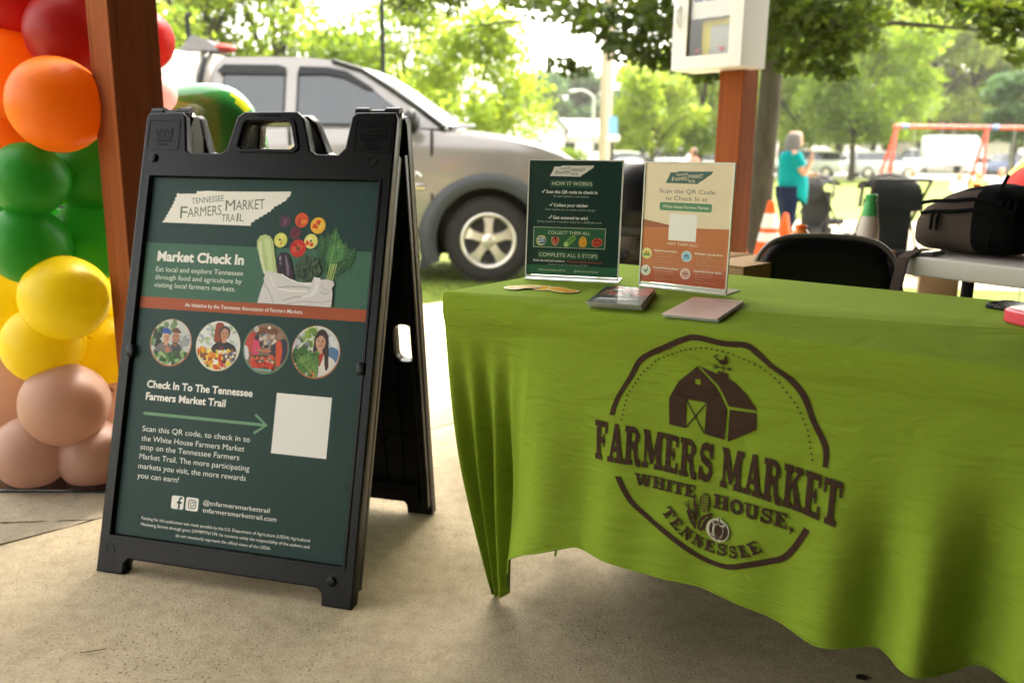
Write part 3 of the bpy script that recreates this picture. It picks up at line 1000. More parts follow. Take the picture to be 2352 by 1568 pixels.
# the four round market pictures (they never overlap: each starts again at the same layer)
def disc(cx, cy, r, ring):
    p.n = L0
    p.ell(cx, cy - .0012, r + .0022, r + .0022, ring, n=40)
def bits(cx, cy, r, n_, box, cols, s0, s1, seed):
    q = random.Random(seed)
    for k in range(n_):
        x, y = q.uniform(box[0], box[1]) * r, q.uniform(box[2], box[3]) * r
        if math.hypot(x, y) < r * .96:
            p.ell(cx + x, cy + y, q.uniform(s0, s1) * r, q.uniform(s0, s1) * r * .8, q.choice(cols), q.uniform(0, 3), 7, (cx, cy, r))
def blob(cx, cy, r, pts, c):
    out = []
    for x, y in pts:
        d = math.hypot(x, y)
        if d > .985: x, y = x * .985 / d, y * .985 / d
        out.append((cx + x * r, cy + y * r))
    p.poly(round_poly(out, .2 * r, 3), c)
def face(cx, cy, r, x, y, s, skin, hair=None, long=0.0):
    if hair:
        p.ell(cx + x * r, cy + (y + .06) * r, s * 1.22 * r, s * 1.4 * r, hair, n=18, clip=(cx, cy, r))
    p.poly([(cx + (x - s * .42) * r, cy + (y - s * .7) * r), (cx + (x + s * .42) * r, cy + (y - s * .7) * r), (cx + (x + s * .45) * r, cy + (y - s * 1.7) * r), (cx + (x - s * .45) * r, cy + (y - s * 1.7) * r)], skin)
    p.ell(cx + x * r, cy + y * r, s * .86 * r, s * 1.15 * r, skin, n=18)
    p.ell(cx + (x + s * .35) * r, cy + (y - s * .05) * r, s * .28 * r, s * .7 * r, 'c48a6c', n=10)
    for k in (-1, 1):
        p.ell(cx + (x + k * s * .34) * r, cy + (y + s * .16) * r, s * .13 * r, s * .08 * r, '3a2a22', n=7)
        p.stroke([(cx + (x + k * s * .18) * r, cy + (y + s * .34) * r), (cx + (x + k * s * .52) * r, cy + (y + s * .36) * r)], s * .09 * r, '4a3328')
    p.stroke([(cx + (x + s * .04) * r, cy + (y + s * .1) * r), (cx + (x + s * .1) * r, cy + (y - s * .22) * r), (cx + (x - s * .06) * r, cy + (y - s * .25) * r)], s * .07 * r, 'a8735a')
    p.stroke([(cx + (x - s * .3) * r, cy + (y - s * .48) * r), (cx + x * r, cy + (y - s * .56) * r), (cx + (x + s * .3) * r, cy + (y - s * .46) * r)], s * .13 * r, '9c4a42')
# 1: child in a blue cap held by a bearded man in a brown cap, foliage in front
c = (-.205, .573); r = .0565
disc(*c, r, 'b86a44'); p.ell(*c, r, r, 'c9ccc6', n=40)
bits(*c, r, 26, (-1, .1, .35, 1), ('8fa67c', '6f8a62', 'b9c9a6', 'dfe3da'), .10, .24, 11)
bits(*c, r, 14, (-1, -.5, -.3, .6), ('3f5140', '2f3a38', '6b8f5c'), .12, .24, 12)
bits(*c, r, 12, (.4, 1, -.4, .3), ('9aa0a2', '6c7376', 'b9bdbd'), .10, .22, 13)
blob(*c, r, [(-.05, -.15), (.25, .02), (.5, -.1), (.72, -.5), (.6, -.8), (-.1, -.8)], '4a4d4c')
face(*c, r, .22, .22, .21, 'b98468'); blob(*c, r, [(.05, .1), (.12, -.1), (.3, -.12), (.4, .12), (.3, .02), (.15, .02)], '7a5038')
blob(*c, r, [(.0, .42), (.02, .56), (.14, .66), (.30, .64), (.44, .5), (.50, .40), (.2, .44)], '6e4f42')
blob(*c, r, [(-.85, -.45), (-.55, -.05), (-.25, .02), (.02, -.1), (.22, -.6), (.1, -.8), (-.8, -.6)], '777470')
face(*c, r, -.24, .17, .19, 'd6a489')
blob(*c, r, [(-.48, .36), (-.46, .52), (-.34, .62), (-.16, .60), (-.04, .46), (-.04, .34), (-.26, .38)], '2f58a8')
blob(*c, r, [(-.30, -.25), (-.1, -.18), (.06, -.35), (.02, -.62), (-.16, -.5)], 'b9765a')
bits(*c, r, 44, (-.8, .8, -1, -.45), ('3c6a38', '5c8a4a', '83a862', '2f5530', '9ab87c'), .08, .2, 14)
# 2: woman in a dark shirt behind bunches of flowers, brick pillar
c = (-.0735, .5735); r = .0585
disc(*c, r, 'e6dcc0'); p.ell(*c, r, r, 'e2e3e0', n=40)
bits(*c, r, 30, (-1, 0, .0, 1), ('d6dccb', 'b7c6a0', 'c4ccd0', '9fb08a', 'aab4c0'), .07, .16, 21)
blob(*c, r, [(-.20, .98), (.22, .98), (.20, .05), (-.22, .1)], '9a4a30')
for k in range(6): p.stroke([(c[0] - .19 * r, c[1] + (.86 - k * .13) * r), (c[0] + .19 * r, c[1] + (.86 - k * .13) * r)], .0008, '7d3a26')
bits(*c, r, 16, (.5, 1, .1, .8), ('c9ced0', 'a9b7a0', 'dfe2df'), .1, .2, 22)
blob(*c, r, [(-.38, -.6), (-.3, -.05), (.0, .18), (.42, .2), (.85, .0), (.98, -.45), (.6, -.8)], '34323a')
face(*c, r, .26, .48, .21, 'c79372', '4d443f')
blob(*c, r, [(.05, .1), (.2, -.1), (.3, .1), (.22, -.3), (.1, -.2)], '7a2f3a'); p.ell(c[0] + .22 * r, c[1] - .22 * r, .1 * r, .05 * r, '5a58a8')
bits(*c, r, 120, (-1, .75, -1, -.2), ('e0602a', 'e9a52a', 'f0c93a', 'd9432a', 'f3e08a', '6f8a3c', '8d5a3a', 'e8862e', 'f2f0e2', 'ecd24c'), .06, .17, 23)
bits(*c, r, 20, (.3, .9, -.8, -.2), ('5f5a78', '8a86a0', 'e8e6e2', '6c5a4a'), .05, .11, 24)
# 3: shoppers shaking hands over crates of tomatoes
c = (.0560, .5755); r = .0590
disc(*c, r, '5f8f74'); p.ell(*c, r, r, '8a6a54', n=40)
blob(*c, r, [(-.6, .95), (.6, .95), (.4, .45), (-.45, .45)], '7a4a2c'); p.ell(c[0] + .06 * r, c[1] + .84 * r, .07 * r, .06 * r, 'f2ead8')
bits(*c, r, 50, (-.55, .6, -.1, .55), ('d8cfc4', '5a5f6c', '3f3c42', 'a88c78', '8a95a8', 'c9b8a4'), .06, .14, 31)
blob(*c, r, [(-.95, .3), (-.75, .62), (-.5, .6), (-.4, .2), (-.2, .0), (-.2, -.12), (-.6, -.1), (-.9, -.35)], 'c4483c'); p.ell(c[0] - .5 * r, c[1] + .75 * r, .12 * r, .13 * r, 'c9b5a6')
blob(*c, r, [(-.6, .3), (-.45, .42), (-.3, .2), (-.28, -.2), (-.5, -.55), (-.62, -.1)], 'd9486c'); p.ell(c[0] - .45 * r, c[1] + .42 * r, .11 * r, .12 * r, '3a2c2a')
blob(*c, r, [(-1, .1), (-.8, 0), (-.72, -.4), (-.85, -.6), (-.98, -.3)], 'd9d8dc')
blob(*c, r, [(.3, .1), (.55, .45), (.9, .4), (.98, -.2), (.8, -.75), (.45, -.3), (.1, -.2)], '33384a')
blob(*c, r, [(.42, .3), (.62, .38), (.75, .0), (.72, -.7), (.48, -.62), (.46, -.1)], 'd9512a'); p.ell(c[0] + .58 * r, c[1] + .52 * r, .14 * r, .15 * r, '9a7a68')
p.stroke([(c[0] - .45 * r, c[1] - .08 * r), (c[0] + .0 * r, c[1] - .1 * r), (c[0] + .25 * r, c[1] - .1 * r)], .0065, 'b9785a')
blob(*c, r, [(-.68, -.3), (.4, -.28), (.48, -.95), (-.5, -.9)], '5a4a3a')
bits(*c, r, 70, (-.62, .38, -.72, -.3), ('c8402a', 'd95a34', 'e0784a', '4f6a3c', 'c9b8a0', '8f9a94'), .05, .10, 32)
bits(*c, r, 55, (-.6, .4, -.8, -.6), ('c9381f', 'd9482a', 'b52f1c'), .05, .09, 33)
blob(*c, r, [(-.5, -.84), (.4, -.84), (.35, -1), (-.4, -1)], '7fb0a8')
# 4: woman with long dark plaits and a red neckerchief holding chard
c = (.1865, .5765); r = .0605
disc(*c, r, 'b8683e'); p.ell(*c, r, r, 'd5d9d4', n=40)
bits(*c, r, 44, (-1, 0, .1, 1), ('8fae4c', 'b3c86e', '6f8f3c', 'dde3cc', 'aab4b8'), .07, .17, 41)
bits(*c, r, 18, (.35, 1, .0, .9), ('c9cfd2', 'e4e6e4', '9fb3c0'), .1, .18, 42)
blob(*c, r, [(.45, .15), (.7, .25), (1, .1), (1, -.35), (.7, -.5), (.5, -.3)], '5b7fa8'); bits(*c, r, 10, (-.9, -.3, .1, .4), ('5c6068', '8c8f96', 'c4c8cc'), .08, .16, 43)
blob(*c, r, [(-.1, -.2), (.1, -.1), (.5, -.1), (.85, -.3), (.95, -.55), (.6, -1), (.0, -1), (-.1, -.6)], 'e4ddd4')
blob(*c, r, [(-.12, .1), (-.1, .6), (.08, .88), (.3, .88), (.48, .66), (.54, .1), (.6, -.6), (.5, -.75), (.42, -.5), (.36, .0), (-.02, .0), (-.1, -.2)], '3c2a25')
face(*c, r, .17, .36, .245, 'd0a085'); p.stroke([(c[0] - .02 * r, c[1] + .55 * r), (c[0] + .1 * r, c[1] + .68 * r), (c[0] + .26 * r, c[1] + .68 * r), (c[0] + .38 * r, c[1] + .54 * r)], .0065, '3c2a25')
blob(*c, r, [(-.05, .02), (.15, -.1), (.36, .0), (.34, -.2), (.25, -.5), (.18, -.6), (.05, -.3), (-.04, -.12)], 'b8402c')
bits(*c, r, 90, (-.98, .12, -.9, .05), ('3f6a2c', '54803a', '2f5424', '6b9448', '47722f'), .09, .2, 44)
for k in range(7): p.stroke([(c[0] - .12 * r, c[1] - .85 * r), (c[0] + (-.85 + k * .14) * r, c[1] + (-.25 + .08 * math.sin(k * 2)) * r)], .0011, '87a85c')
p.stroke([(c[0] - .1 * r, c[1] - .8 * r), (c[0] + .04 * r, c[1] - .93 * r)], .006, 'c97a4a')
p.n = L0
p.text('Check In To The Tennessee', -.2590, .4580, WH, cap=.0182, width=.292, bold=.028)
p.text('Farmers Market Trail', -.2585, .4280, WH, cap=.0182, width=.222, bold=.028)
p.stroke([(-.257, .394), (.073, .394)], .0072, '6d9a72')
p.ell(-.257, .394, .0036, .0036, '6d9a72', n=12)
p.stroke([(.046, .4165), (.0775, .394), (.046, .3725)], .0068, '6d9a72')
for t, y, x1 in (('Scan this QR code, to check in to', .3505, .0385), ('the White House Farmers Market', .3270, .0260), ('stop on the Tennessee Farmers', .3055, .0150), ('Market Trail. The more participating', .2825, .0445),
                 ('markets you visit, the more rewards', .2590, .0375), ('you can earn!', .2360, -.1420)):
    p.text(t, -.2580, y, 'e9ece2', cap=.0138, width=x1 + .2580)
p.rect(.0965, .3305, .2390, .4725, 'f1efe9')
# social marks
p.rect(-.1555, .1730, -.1215, .2045, WH, .005); p.rect(-.1160, .1730, -.0815, .2045, WH, .005)
p.stroke([(-.134, .1735), (-.134, .1955), (-.1315, .2000), (-.1265, .2005)], .0050, G0); p.stroke([(-.1405, .1890), (-.1270, .1890)], .0046, G0)
p.stroke(rounded(-.1085, .1790, -.0885, .1985, .005), .0022, G0, True)
p.stroke([(-.0985 + .0052 * math.cos(k * .4488), .18875 + .0052 * math.sin(k * .4488)) for k in range(14)], .0020, G0, True)
p.ell(-.0925, .1945, .0013, .0013, G0, n=8)
p.text('@tnfarmersmarkettrail', -.0690, .1915, WH, cap=.0112, width=.177); p.text('tnfarmersmarkettrail.com', -.0685, .1735, WH, cap=.0112, width=.1965)
p.text('Funding for this publication was made possible by the U.S. Department of Agriculture (USDA) Agricultural', -.2330, .1375, WH, cap=.0076, width=.451)
p.text('Marketing Service through grant 23FMPPTN1194. Its contents solely the responsibility of the authors and', -.2325, .1230, WH, cap=.0076, width=.4505)
p.text('do not necessarily represent the official views of the USDA.', -.1340, .1075, WH, cap=.0076, width=.2545)
p.build('poster', MAT['sign_print'], sign, matrix=FM @ Matrix.Translation((0, 0, -.0085)), base=([(X0, Y0), (X1, Y0), (X1, Y1), (X0, Y1)], .004, 'e8e8e4'))
# rear panel, hinged at the top, leaning the other way
top = Vector((0, .3255 + .05, 1.100))
yb = 0.535
lb = math.atan2(top.y - yb, top.z)
BM = panel_frame(lb, yb)
back = outline(.960)
hole2 = rounded(.266, .468, .316, .572, .02, 5)
me = curve_mesh([back, list(reversed(hole2)), list(reversed([(a, b * .96) for a, b in grip]))], 0.0130, 0.0045, 2)
mb = MB(); mb.mesh(me, Matrix.Translation((0, 0, -0.0175)))
for sx in (-1, 1):
    mb.box((sx * .328, .525, .008), (.020, .98, .024), bev=.003)
mb.box((0, .075, .008), (.62, .055, .022), bev=.003)
mb.box((0, .968, .006), (.62, .055, .018), bev=.003)
for k in range(-5, 6):
    mb.box((k * .052, .54, .000), (.008, .86, .006))
for yy in (.25, .40, .62, .78):
    mb.box((0, yy, .001), (.56, .008, .005))
mb.build('rear_panel', MAT['sign_black'], sign, smooth=40, matrix=BM)
# hinges: two barrels with a bolt each
for x0, x1 in ((-.338, -.228), (.226, .338)):
    mb = MB()
    c = Vector(((x0 + x1) / 2, 0, 0))
    yy, zz = .3255 + .028, 1.098
    w = (x1 - x0)
    mb.tube([(x0, yy, zz), (x0 + w * .30, yy, zz)], .015, 18)
    mb.tube([(x0 + w * .34, yy, zz - .003), (x0 + w * .64, yy, zz - .003)], .013, 18)
    mb.tube([(x0 + w * .68, yy, zz), (x1, yy, zz)], .015, 18)
    hg = mb.build('hinge', MAT['sign_black'], sign, smooth=40)
    mb = MB(); mb.tube([(x1 - .001, yy, zz - .004), (x1 + .004, yy, zz - .004)], .0065, 8)
    mb.build('bolt', MAT['chrome'], hg)
# webs that close the gap under each shoulder and beside the handle
for xs_ in ((-.226), (.224)):
    mb = MB()
    mb.prism([(.300, 1.00), (.352, 1.09), (.372, 1.09), (.395, 1.00)], -.004, .004, Matrix(((0, 0, 1, xs_), (1, 0, 0, 0), (0, 1, 0, 0), (0, 0, 0, 1))))
    mb.build('hinge_web', MAT['sign_black'], sign)
# ------------------------------------------------------------------ covered table
TA = Vector((-0.137, 1.657, 0.740))
TF = Vector((0.803, -0.596, 0)).normalized()
TB = Vector((0.596, 0.803, 0)).normalized()
TL, TD = 1.46, 0.62                                   # length and depth of the top
def tp(s, b, z):
    p = TA + TF * s + TB * b
    return Vector((p.x, p.y, z))
GREEN = (0.203, 0.295, 0.026)
MAT['cloth'] = cloth_mat('green_cloth', GREEN)
MAT['cloth_ink'] = cloth_mat('brown_ink_on_cloth', (0.052, 0.030, 0.020))
MAT['cloth_white'] = cloth_mat('pale_ink_on_cloth', (0.55, 0.55, 0.42))
MAT['cloth_in'] = cloth_mat('cloth_underside', (0.10, 0.30, 0.17))

tab = thing('folding_table', 'folding table hidden under the green printed cloth', 'table', tuple(tp(TL / 2, TD / 2, 0)), math.atan2(TF.y, TF.x))
mb = MB(); mb.box((0, 0, .716), (TL - .012, TD - .012, .040), bev=.008); mb.build('tabletop', mat('grey_plastic', (0.5, 0.5, 0.48), 0.5), tab)
for sx in (-1, 1):
    mb = MB()
    for sy in ((-1,) if sx < 0 else (-1, 1)):
        mb.tube([(sx * (TL / 2 - .008), sy * .116, .694), (sx * (TL / 2 + .004), sy * .130, .012)], .007)
    mb.tube([(sx * (TL / 2 - .02), -.11, .45), (sx * (TL / 2 - .02), .11, .45)], .008)
    mb.build('leg', MAT['black'], tab)

# hem line of the cloth, along the front edge s: position (s, b, z)
HK = [-.30, -.10, 0.0, .07, .12, .16, .19, .215, .25, .32, .44, .57, .68, .77, .84, .90, .96, 1.04, 1.15, 1.24, 1.28, 1.32, 1.38, TL, TL + .1, TL + .3]
HS = [-.012, -.012, -.010, .004, .022, .044, .080, .150, .212, .318, .44, .57, .68, .77, .84, .90, .96, 1.04, 1.15, 1.26, 1.36, 1.415, 1.43, TL - .01, TL, TL]
HB = [.215, .200, .186, .174, .168, .160, .105, .028, .006, -.006, -.004, -.004, -.002, .0, .0, .0, .0, .0, .0, .01, .07, .13, .16, .17, .18, .19]
HZ = [.004, .004, .004, .005, .012, .028, .110, .205, .248, .290, .286, .294, .281, .268, .272, .278, .276, .31, .30, .27, .14, .04, .01, .004, .004, .004]
def gauss(x, m, s): return math.exp(-0.5 * ((x - m) / s) ** 2)
def fold(s, t):
    """outward (towards the viewer) displacement of the front of the cloth"""
    k = t ** 1.35
    f = 0.0
    # broad hanging folds
    f += -.040 * gauss(s, .855, .028) * smooth(.28, .85, t) + .018 * gauss(s, .785, .045) * k + .024 * gauss(s, .915, .032) * k
    f += -.060 * gauss(s, .985, .032) * smooth(.18, .8, t) + .030 * gauss(s, 1.06, .05) * k
    f += -.020 * gauss(s, .335, .040) * smooth(.25, .8, t) + .020 * gauss(s, .265, .035) * k + .012 * gauss(s, .42, .05) * k
    f += .006 * math.sin(s * 21 + 1.3 * t) * k + .004 * math.sin(s * 47 + 2.0 * t + 1) * k
    f += -.012 * gauss(s, .63, .05) * k
    # pleats that fan out of the corner down to the foot
    w = 1 - smooth(.16, .215, s)
    f += w * smooth(.02, .55, t) * (1.05 - .75 * t) * .024 * math.sin(s * 2 * math.pi / .060 + 1.0 + .8 * t)
    # soft diagonal pull from the corner
    f += -.020 * gauss(s, .10 + .14 * t, .035) * smooth(.2, .6, t) * (1 - smooth(.75, 1.0, t))
    return f
def cloth_front(s, t):
    hs, hb, hz = interp(s, HK, HS), interp(s, HK, HB), interp(s, HK, HZ)
    sk = min(max(s, 0.0), TL)
    ztop = TA.z
    if t < .062:                                     # the fabric lies flat against the rim of the table
        q = t / .062
        z = ztop - .0075 * (1 - (1 - q) ** 2) - .0375 * q
        b = -.002 * smooth(0, .3, q)
        return sk, b, z
    q = (t - .062) / (1 - .062)
    z = (ztop - .045) + (hz - (ztop - .045)) * q
    e = q ** 0.9
    fan = 1 - smooth(.0, .12, s)
    e = e * (1 - fan) + q ** 1.35 * fan
    ss = sk + (hs - sk) * e
    bb = .0035 * smooth(0, .03, q) + (hb) * e
    return ss, bb - fold(s, q), z
def front_point(s, t, off=0.0):
    a, b, z = cloth_front(s, t)
    p = tp(a, b, z)
    if off:
        d = 0.004
        a1, b1, z1 = cloth_front(s + d, t); a2, b2, z2 = cloth_front(s, min(1, t + d))
        n = (tp(a1, b1, z1) - p).cross(tp(a2, b2, z2) - p)
        if n.length > 0:
            n.normalize()
            if n.dot(TB) > 0: n = -n
            p = p + n * off
    return p

mb = MB()
NS, NT = 300, 84
ss = [TL * i / NS for i in range(NS + 1)]
tt = [0, .008, .02, .035, .05, .062, .07] + [.07 + .93 * k / (NT - 7) for k in range(1, NT - 6)]
grid = [[front_point(s, t) for t in tt] for s in ss]
# left and right end panels: bulge out a little and gather to the same feet
def end_panel(sgn):
    cols = []
    nb = 60
    base_s = 0.0 if sgn < 0 else TL
    for i in range(nb + 1):
        u = i / nb                                   # from front corner (0) to back corner (1)
        col = []
        top_b = TD * u
        # hem: at both corners it comes down to the feet, and swings up between them
        lift = smooth(.10, .26, u) * (1 - smooth(.74, .90, u))
        hb_ = .19 + (TD - .38) * smooth(.0, 1.0, (u - .15) / .7) if 0 <= u <= 1 else 0
        hz_ = .004 + (.13 if sgn < 0 else .30) * lift
        hs_ = (-.006 if sgn < 0 else -.01 + 0.0) * (1 - lift)
        for t in tt:
            if t < .062:
                q = t / .062
                col.append(tp(base_s + sgn * .002 * smooth(0, .3, q), top_b, TA.z - .0075 * (1 - (1 - q) ** 2) - .0375 * q))
                continue
            q = (t - .062) / (1 - .062)
            e = q ** 1.35 if sgn < 0 else q ** .9
            b = top_b + (hb_ - top_b) * e
            pl = (1 - lift) * smooth(.02, .55, q) * (1.05 - .75 * q) * .010 * math.sin(u * TD * 2 * math.pi / .055 + 1.5)
            s_ = base_s - sgn * .0035 * smooth(0, .03, q) + sgn * (pl + .012 * lift * q) + sgn * hs_ * -0.0
            if sgn < 0:
                s_ = s_ + (-.006) * e * (1 - lift)
            else:
                s_ = s_ + (-.010) * e * (1 - lift)
            z = (TA.z - .045) + (hz_ - (TA.z - .045)) * q
            col.append(tp(s_, b, z))
        cols.append(col)
    return cols
left, right = end_panel(-1), end_panel(1)
# weld the end panels to the edges of the front panel
for i in range(8):
    k = (1 - i / 8) ** 2
    for j in range(len(tt)):
        left[i][j] = left[i][j].lerp(grid[0][j] + (left[i][j] - left[0][j]), k) if i else grid[0][j]
        right[i][j] = right[i][j].lerp(grid[-1][j] + (right[i][j] - right[0][j]), k) if i else grid[-1][j]
# back panel hangs almost straight
backc = []
for i in range(61):
    u = i / 60
    col = []
    for t in tt:
        a = left[-1][tt.index(t)]; b = right[-1][tt.index(t)]
        p = a.lerp(b, u)
        w = 4 * u * (1 - u)
        zt = max(p.z, TA.z + (.03 - TA.z) * t * min(1, w * 4)) if w > 0.02 else p.z
        q = tp(0, TD + .004, 0)
        pb = tp(TL * u, TD, 0).lerp(Vector((p.x, p.y, 0)), 1 - min(1, w * 3))
        col.append(Vector((pb.x, pb.y, zt)) + TB * .006 * math.sin(u * 60) * t)
    backc.append(col)
ring = [list(c) for c in reversed(left)] + grid[1:-1] + right
ring += list(reversed(backc[1:-1]))
nt_ = len(tt)
vs = [p for c in ring for p in c]
N = len(ring)
fs = []
for i in range(N):
    for j in range(nt_ - 1):
        a, b = i * nt_ + j, ((i + 1) % N) * nt_ + j
        fs.append((a, a + 1, b + 1, b))
mb.add(vs, fs)
topring = [c[0] for c in ring]
cx = sum((p for p in topring), Vector()) / N
inner = [cx + (p - cx) * .985 + Vector((0, 0, .0035)) for p in topring]
o = len(mb.v)
mb.add(inner, [])
mb.add([], [])
fs2 = []
for i in range(N):
    j = (i + 1) % N
    mb.f.append((i * nt_, j * nt_, o + j, o + i)); mb.m.append(0)
mb.f.append(tuple(o + i for i in range(N))); mb.m.append(0)

# --- printed market badge, laid on the front of the cloth
def on_cloth(x, z, off):
    s = x
    hz = interp(s, HK, HZ)
    q = ((TA.z - .045) - z) / ((TA.z - .045) - hz)
    t = .062 + q * (1 - .062)
    if z > TA.z - .045: t = (TA.z - z) / .045 * .062
    return front_point(s, min(1, max(0, t)), off)
badge = MB()
lay = [0]
def dense(vs2, fs, slot, maxlen=.012):
    bm = bmesh.new()
    bv = [bm.verts.new((x, y, 0)) for x, y in vs2]
    for f in fs:
        try: bm.faces.new([bv[i] for i in f])
        except ValueError: pass
    bmesh.ops.triangulate(bm, faces=bm.faces[:])
    for _ in range(5):
        es = [e for e in bm.edges if e.calc_length() > maxlen]
        if not es: break
        bmesh.ops.subdivide_edges(bm, edges=es, cuts=1)
        bmesh.ops.triangulate(bm, faces=[f for f in bm.faces if len(f.verts) > 3])
    bm.verts.index_update()
    lay[0] += 1
    off = .0009 + lay[0] * .000012
    badge.cur = slot
    P = [on_cloth(v.co.x, v.co.y, off) for v in bm.verts]
    F = []
    for f in bm.faces:
        ids = [v.index for v in f.verts]
        nn = (P[ids[1]] - P[ids[0]]).cross(P[ids[2]] - P[ids[0]])
        F.append(ids if nn.dot(TB) < 0 else ids[::-1])
    badge.add(P, F)
    bm.free()
class Ink(Print):
    slot = 1
    def raw(self, vs, fs, col, M=None):
        dense(vs, fs, {'k': 1, 'w': 2, 'g': 3}[col])
ink = Ink()
def band(outer, inner):
    n = min(len(outer), len(inner))
    # resample both with a smooth curve
    def rs_(pts, m):
        P = [Vector(p) for p in pts]
        out = []
        for i in range(len(P) - 1):
            p0, p1, p2, p3 = P[max(i - 1, 0)], P[i], P[i + 1], P[min(i + 2, len(P) - 1)]
            for k in range(m):
                t = k / m
                out.append(.5 * ((2 * p1) + (p2 - p0) * t + (2 * p0 - 5 * p1 + 4 * p2 - p3) * t * t + (3 * p1 - p0 - 3 * p2 + p3) * t ** 3))
        out.append(P[-1])
        return out
    a, b = rs_(outer[:n], 5), rs_(inner[:n], 5)
    vs2 = [tuple(p) for p in a + b]
    m = len(a)
    ink.raw(vs2, [(i, i + 1, m + i + 1, m + i) for i in range(m - 1)], 'k')
RO = [(0.387, 0.565), (0.396, 0.596), (0.42, 0.642), (0.438, 0.676), (0.48, 0.704), (0.515, 0.724), (0.541, 0.731), (0.587, 0.728), (0.625, 0.73), (0.647, 0.72), (0.672, 0.7), (0.702, 0.682), (0.724, 0.659), (0.739, 0.626), (0.757, 0.598), (0.763, 0.578), (0.763, 0.555)]
RI = [(0.397, 0.566), (0.406, 0.598), (0.43, 0.641), (0.447, 0.671), (0.484, 0.694), (0.519, 0.715), (0.542, 0.722), (0.587, 0.719), (0.623, 0.721), (0.642, 0.711), (0.668, 0.692), (0.695, 0.674), (0.715, 0.653), (0.731, 0.621), (0.748, 0.593), (0.754, 0.576), (0.755, 0.555)]
band(RO, RI)
LO = [(0.404, 0.456), (0.418, 0.432), (0.437, 0.409), (0.468, 0.390), (0.508, 0.370), (0.553, 0.349), (0.584, 0.341), (0.619, 0.342), (0.653, 0.356), (0.690, 0.374), (0.713, 0.388), (0.731, 0.416), (0.746, 0.449)]
LI = [(0.416, 0.458), (0.428, 0.437), (0.445, 0.416), (0.474, 0.398), (0.513, 0.379), (0.557, 0.358), (0.585, 0.350), (0.617, 0.351), (0.650, 0.366), (0.687, 0.384), (0.706, 0.396), (0.722, 0.420), (0.736, 0.452)]
band(LO, LI)
DT = [(0.411, 0.561), (0.42, 0.607), (0.444, 0.648), (0.472, 0.677), (0.516, 0.701), (0.554, 0.712), (0.592, 0.711), (0.643, 0.697), (0.677, 0.675), (0.709, 0.642), (0.728, 0.608), (0.741, 0.555)]
acc = 0.0
for i in range(len(DT) - 1):
    a, b = Vector(DT[i]), Vector(DT[i + 1])
    L = (b - a).length
    while acc < L:
        c_ = a + (b - a) * acc / L
        ink.ell(c_.x, c_.y, .0018, .0018, 'k', n=8)
        acc += .0092
    acc -= L
# barn: front with the door and loft window left open, two roof slopes, side wall
ink.poly([(.500, .570), (.497, .615), (.512, .646), (.544, .677), (.551, .670), (.551, .656), (.541, .656), (.541, .647), (.551, .647), (.551, .670), (.578, .648), (.598, .615), (.597, .563), (.563, .566), (.564, .619), (.528, .619), (.530, .5695)], 'k')
ink.poly([(.547, .678), (.579, .670), (.5795, .6755), (.597, .673), (.597, .665), (.608, .661), (.629, .645), (.648, .622), (.601, .620), (.593, .635), (.582, .651)], 'k')
ink.poly([(.603, .615), (.647, .618), (.649, .591), (.603, .561)], 'k')
ink.stroke([(.5285, .618), (.5625, .567)], .0022, 'k'); ink.stroke([(.5635, .618), (.5305, .571)], .0022, 'k')
# cockerel weathervane
ink.stroke([(.5885, .674), (.5885, .688)], .0016, 'k'); ink.stroke([(.573, .6812), (.600, .6812)], .0014, 'k')
ink.poly([(.597, .6845), (.603, .6812), (.597, .678)], 'k')
for k in range(3): ink.stroke([(.5705 + k * .003, .685), (.5735 + k * .003, .6812), (.5705 + k * .003, .6775)], .0011, 'k')
ink.poly([(.580, .692), (.583, .688), (.589, .687), (.594, .690), (.5955, .696), (.5945, .700), (.5975, .700), (.5945, .7025), (.5935, .705), (.5915, .7035), (.5905, .699), (.588, .695), (.584, .695)], 'k')
for k in range(4): ink.stroke([(.583, .692), (.578 - k * .0015, .695 + k * .002), (.574 + k * .0022, .7005 + k * .0012), (.571 + k * .003, .699 + k * .001)], .0015, 'k')
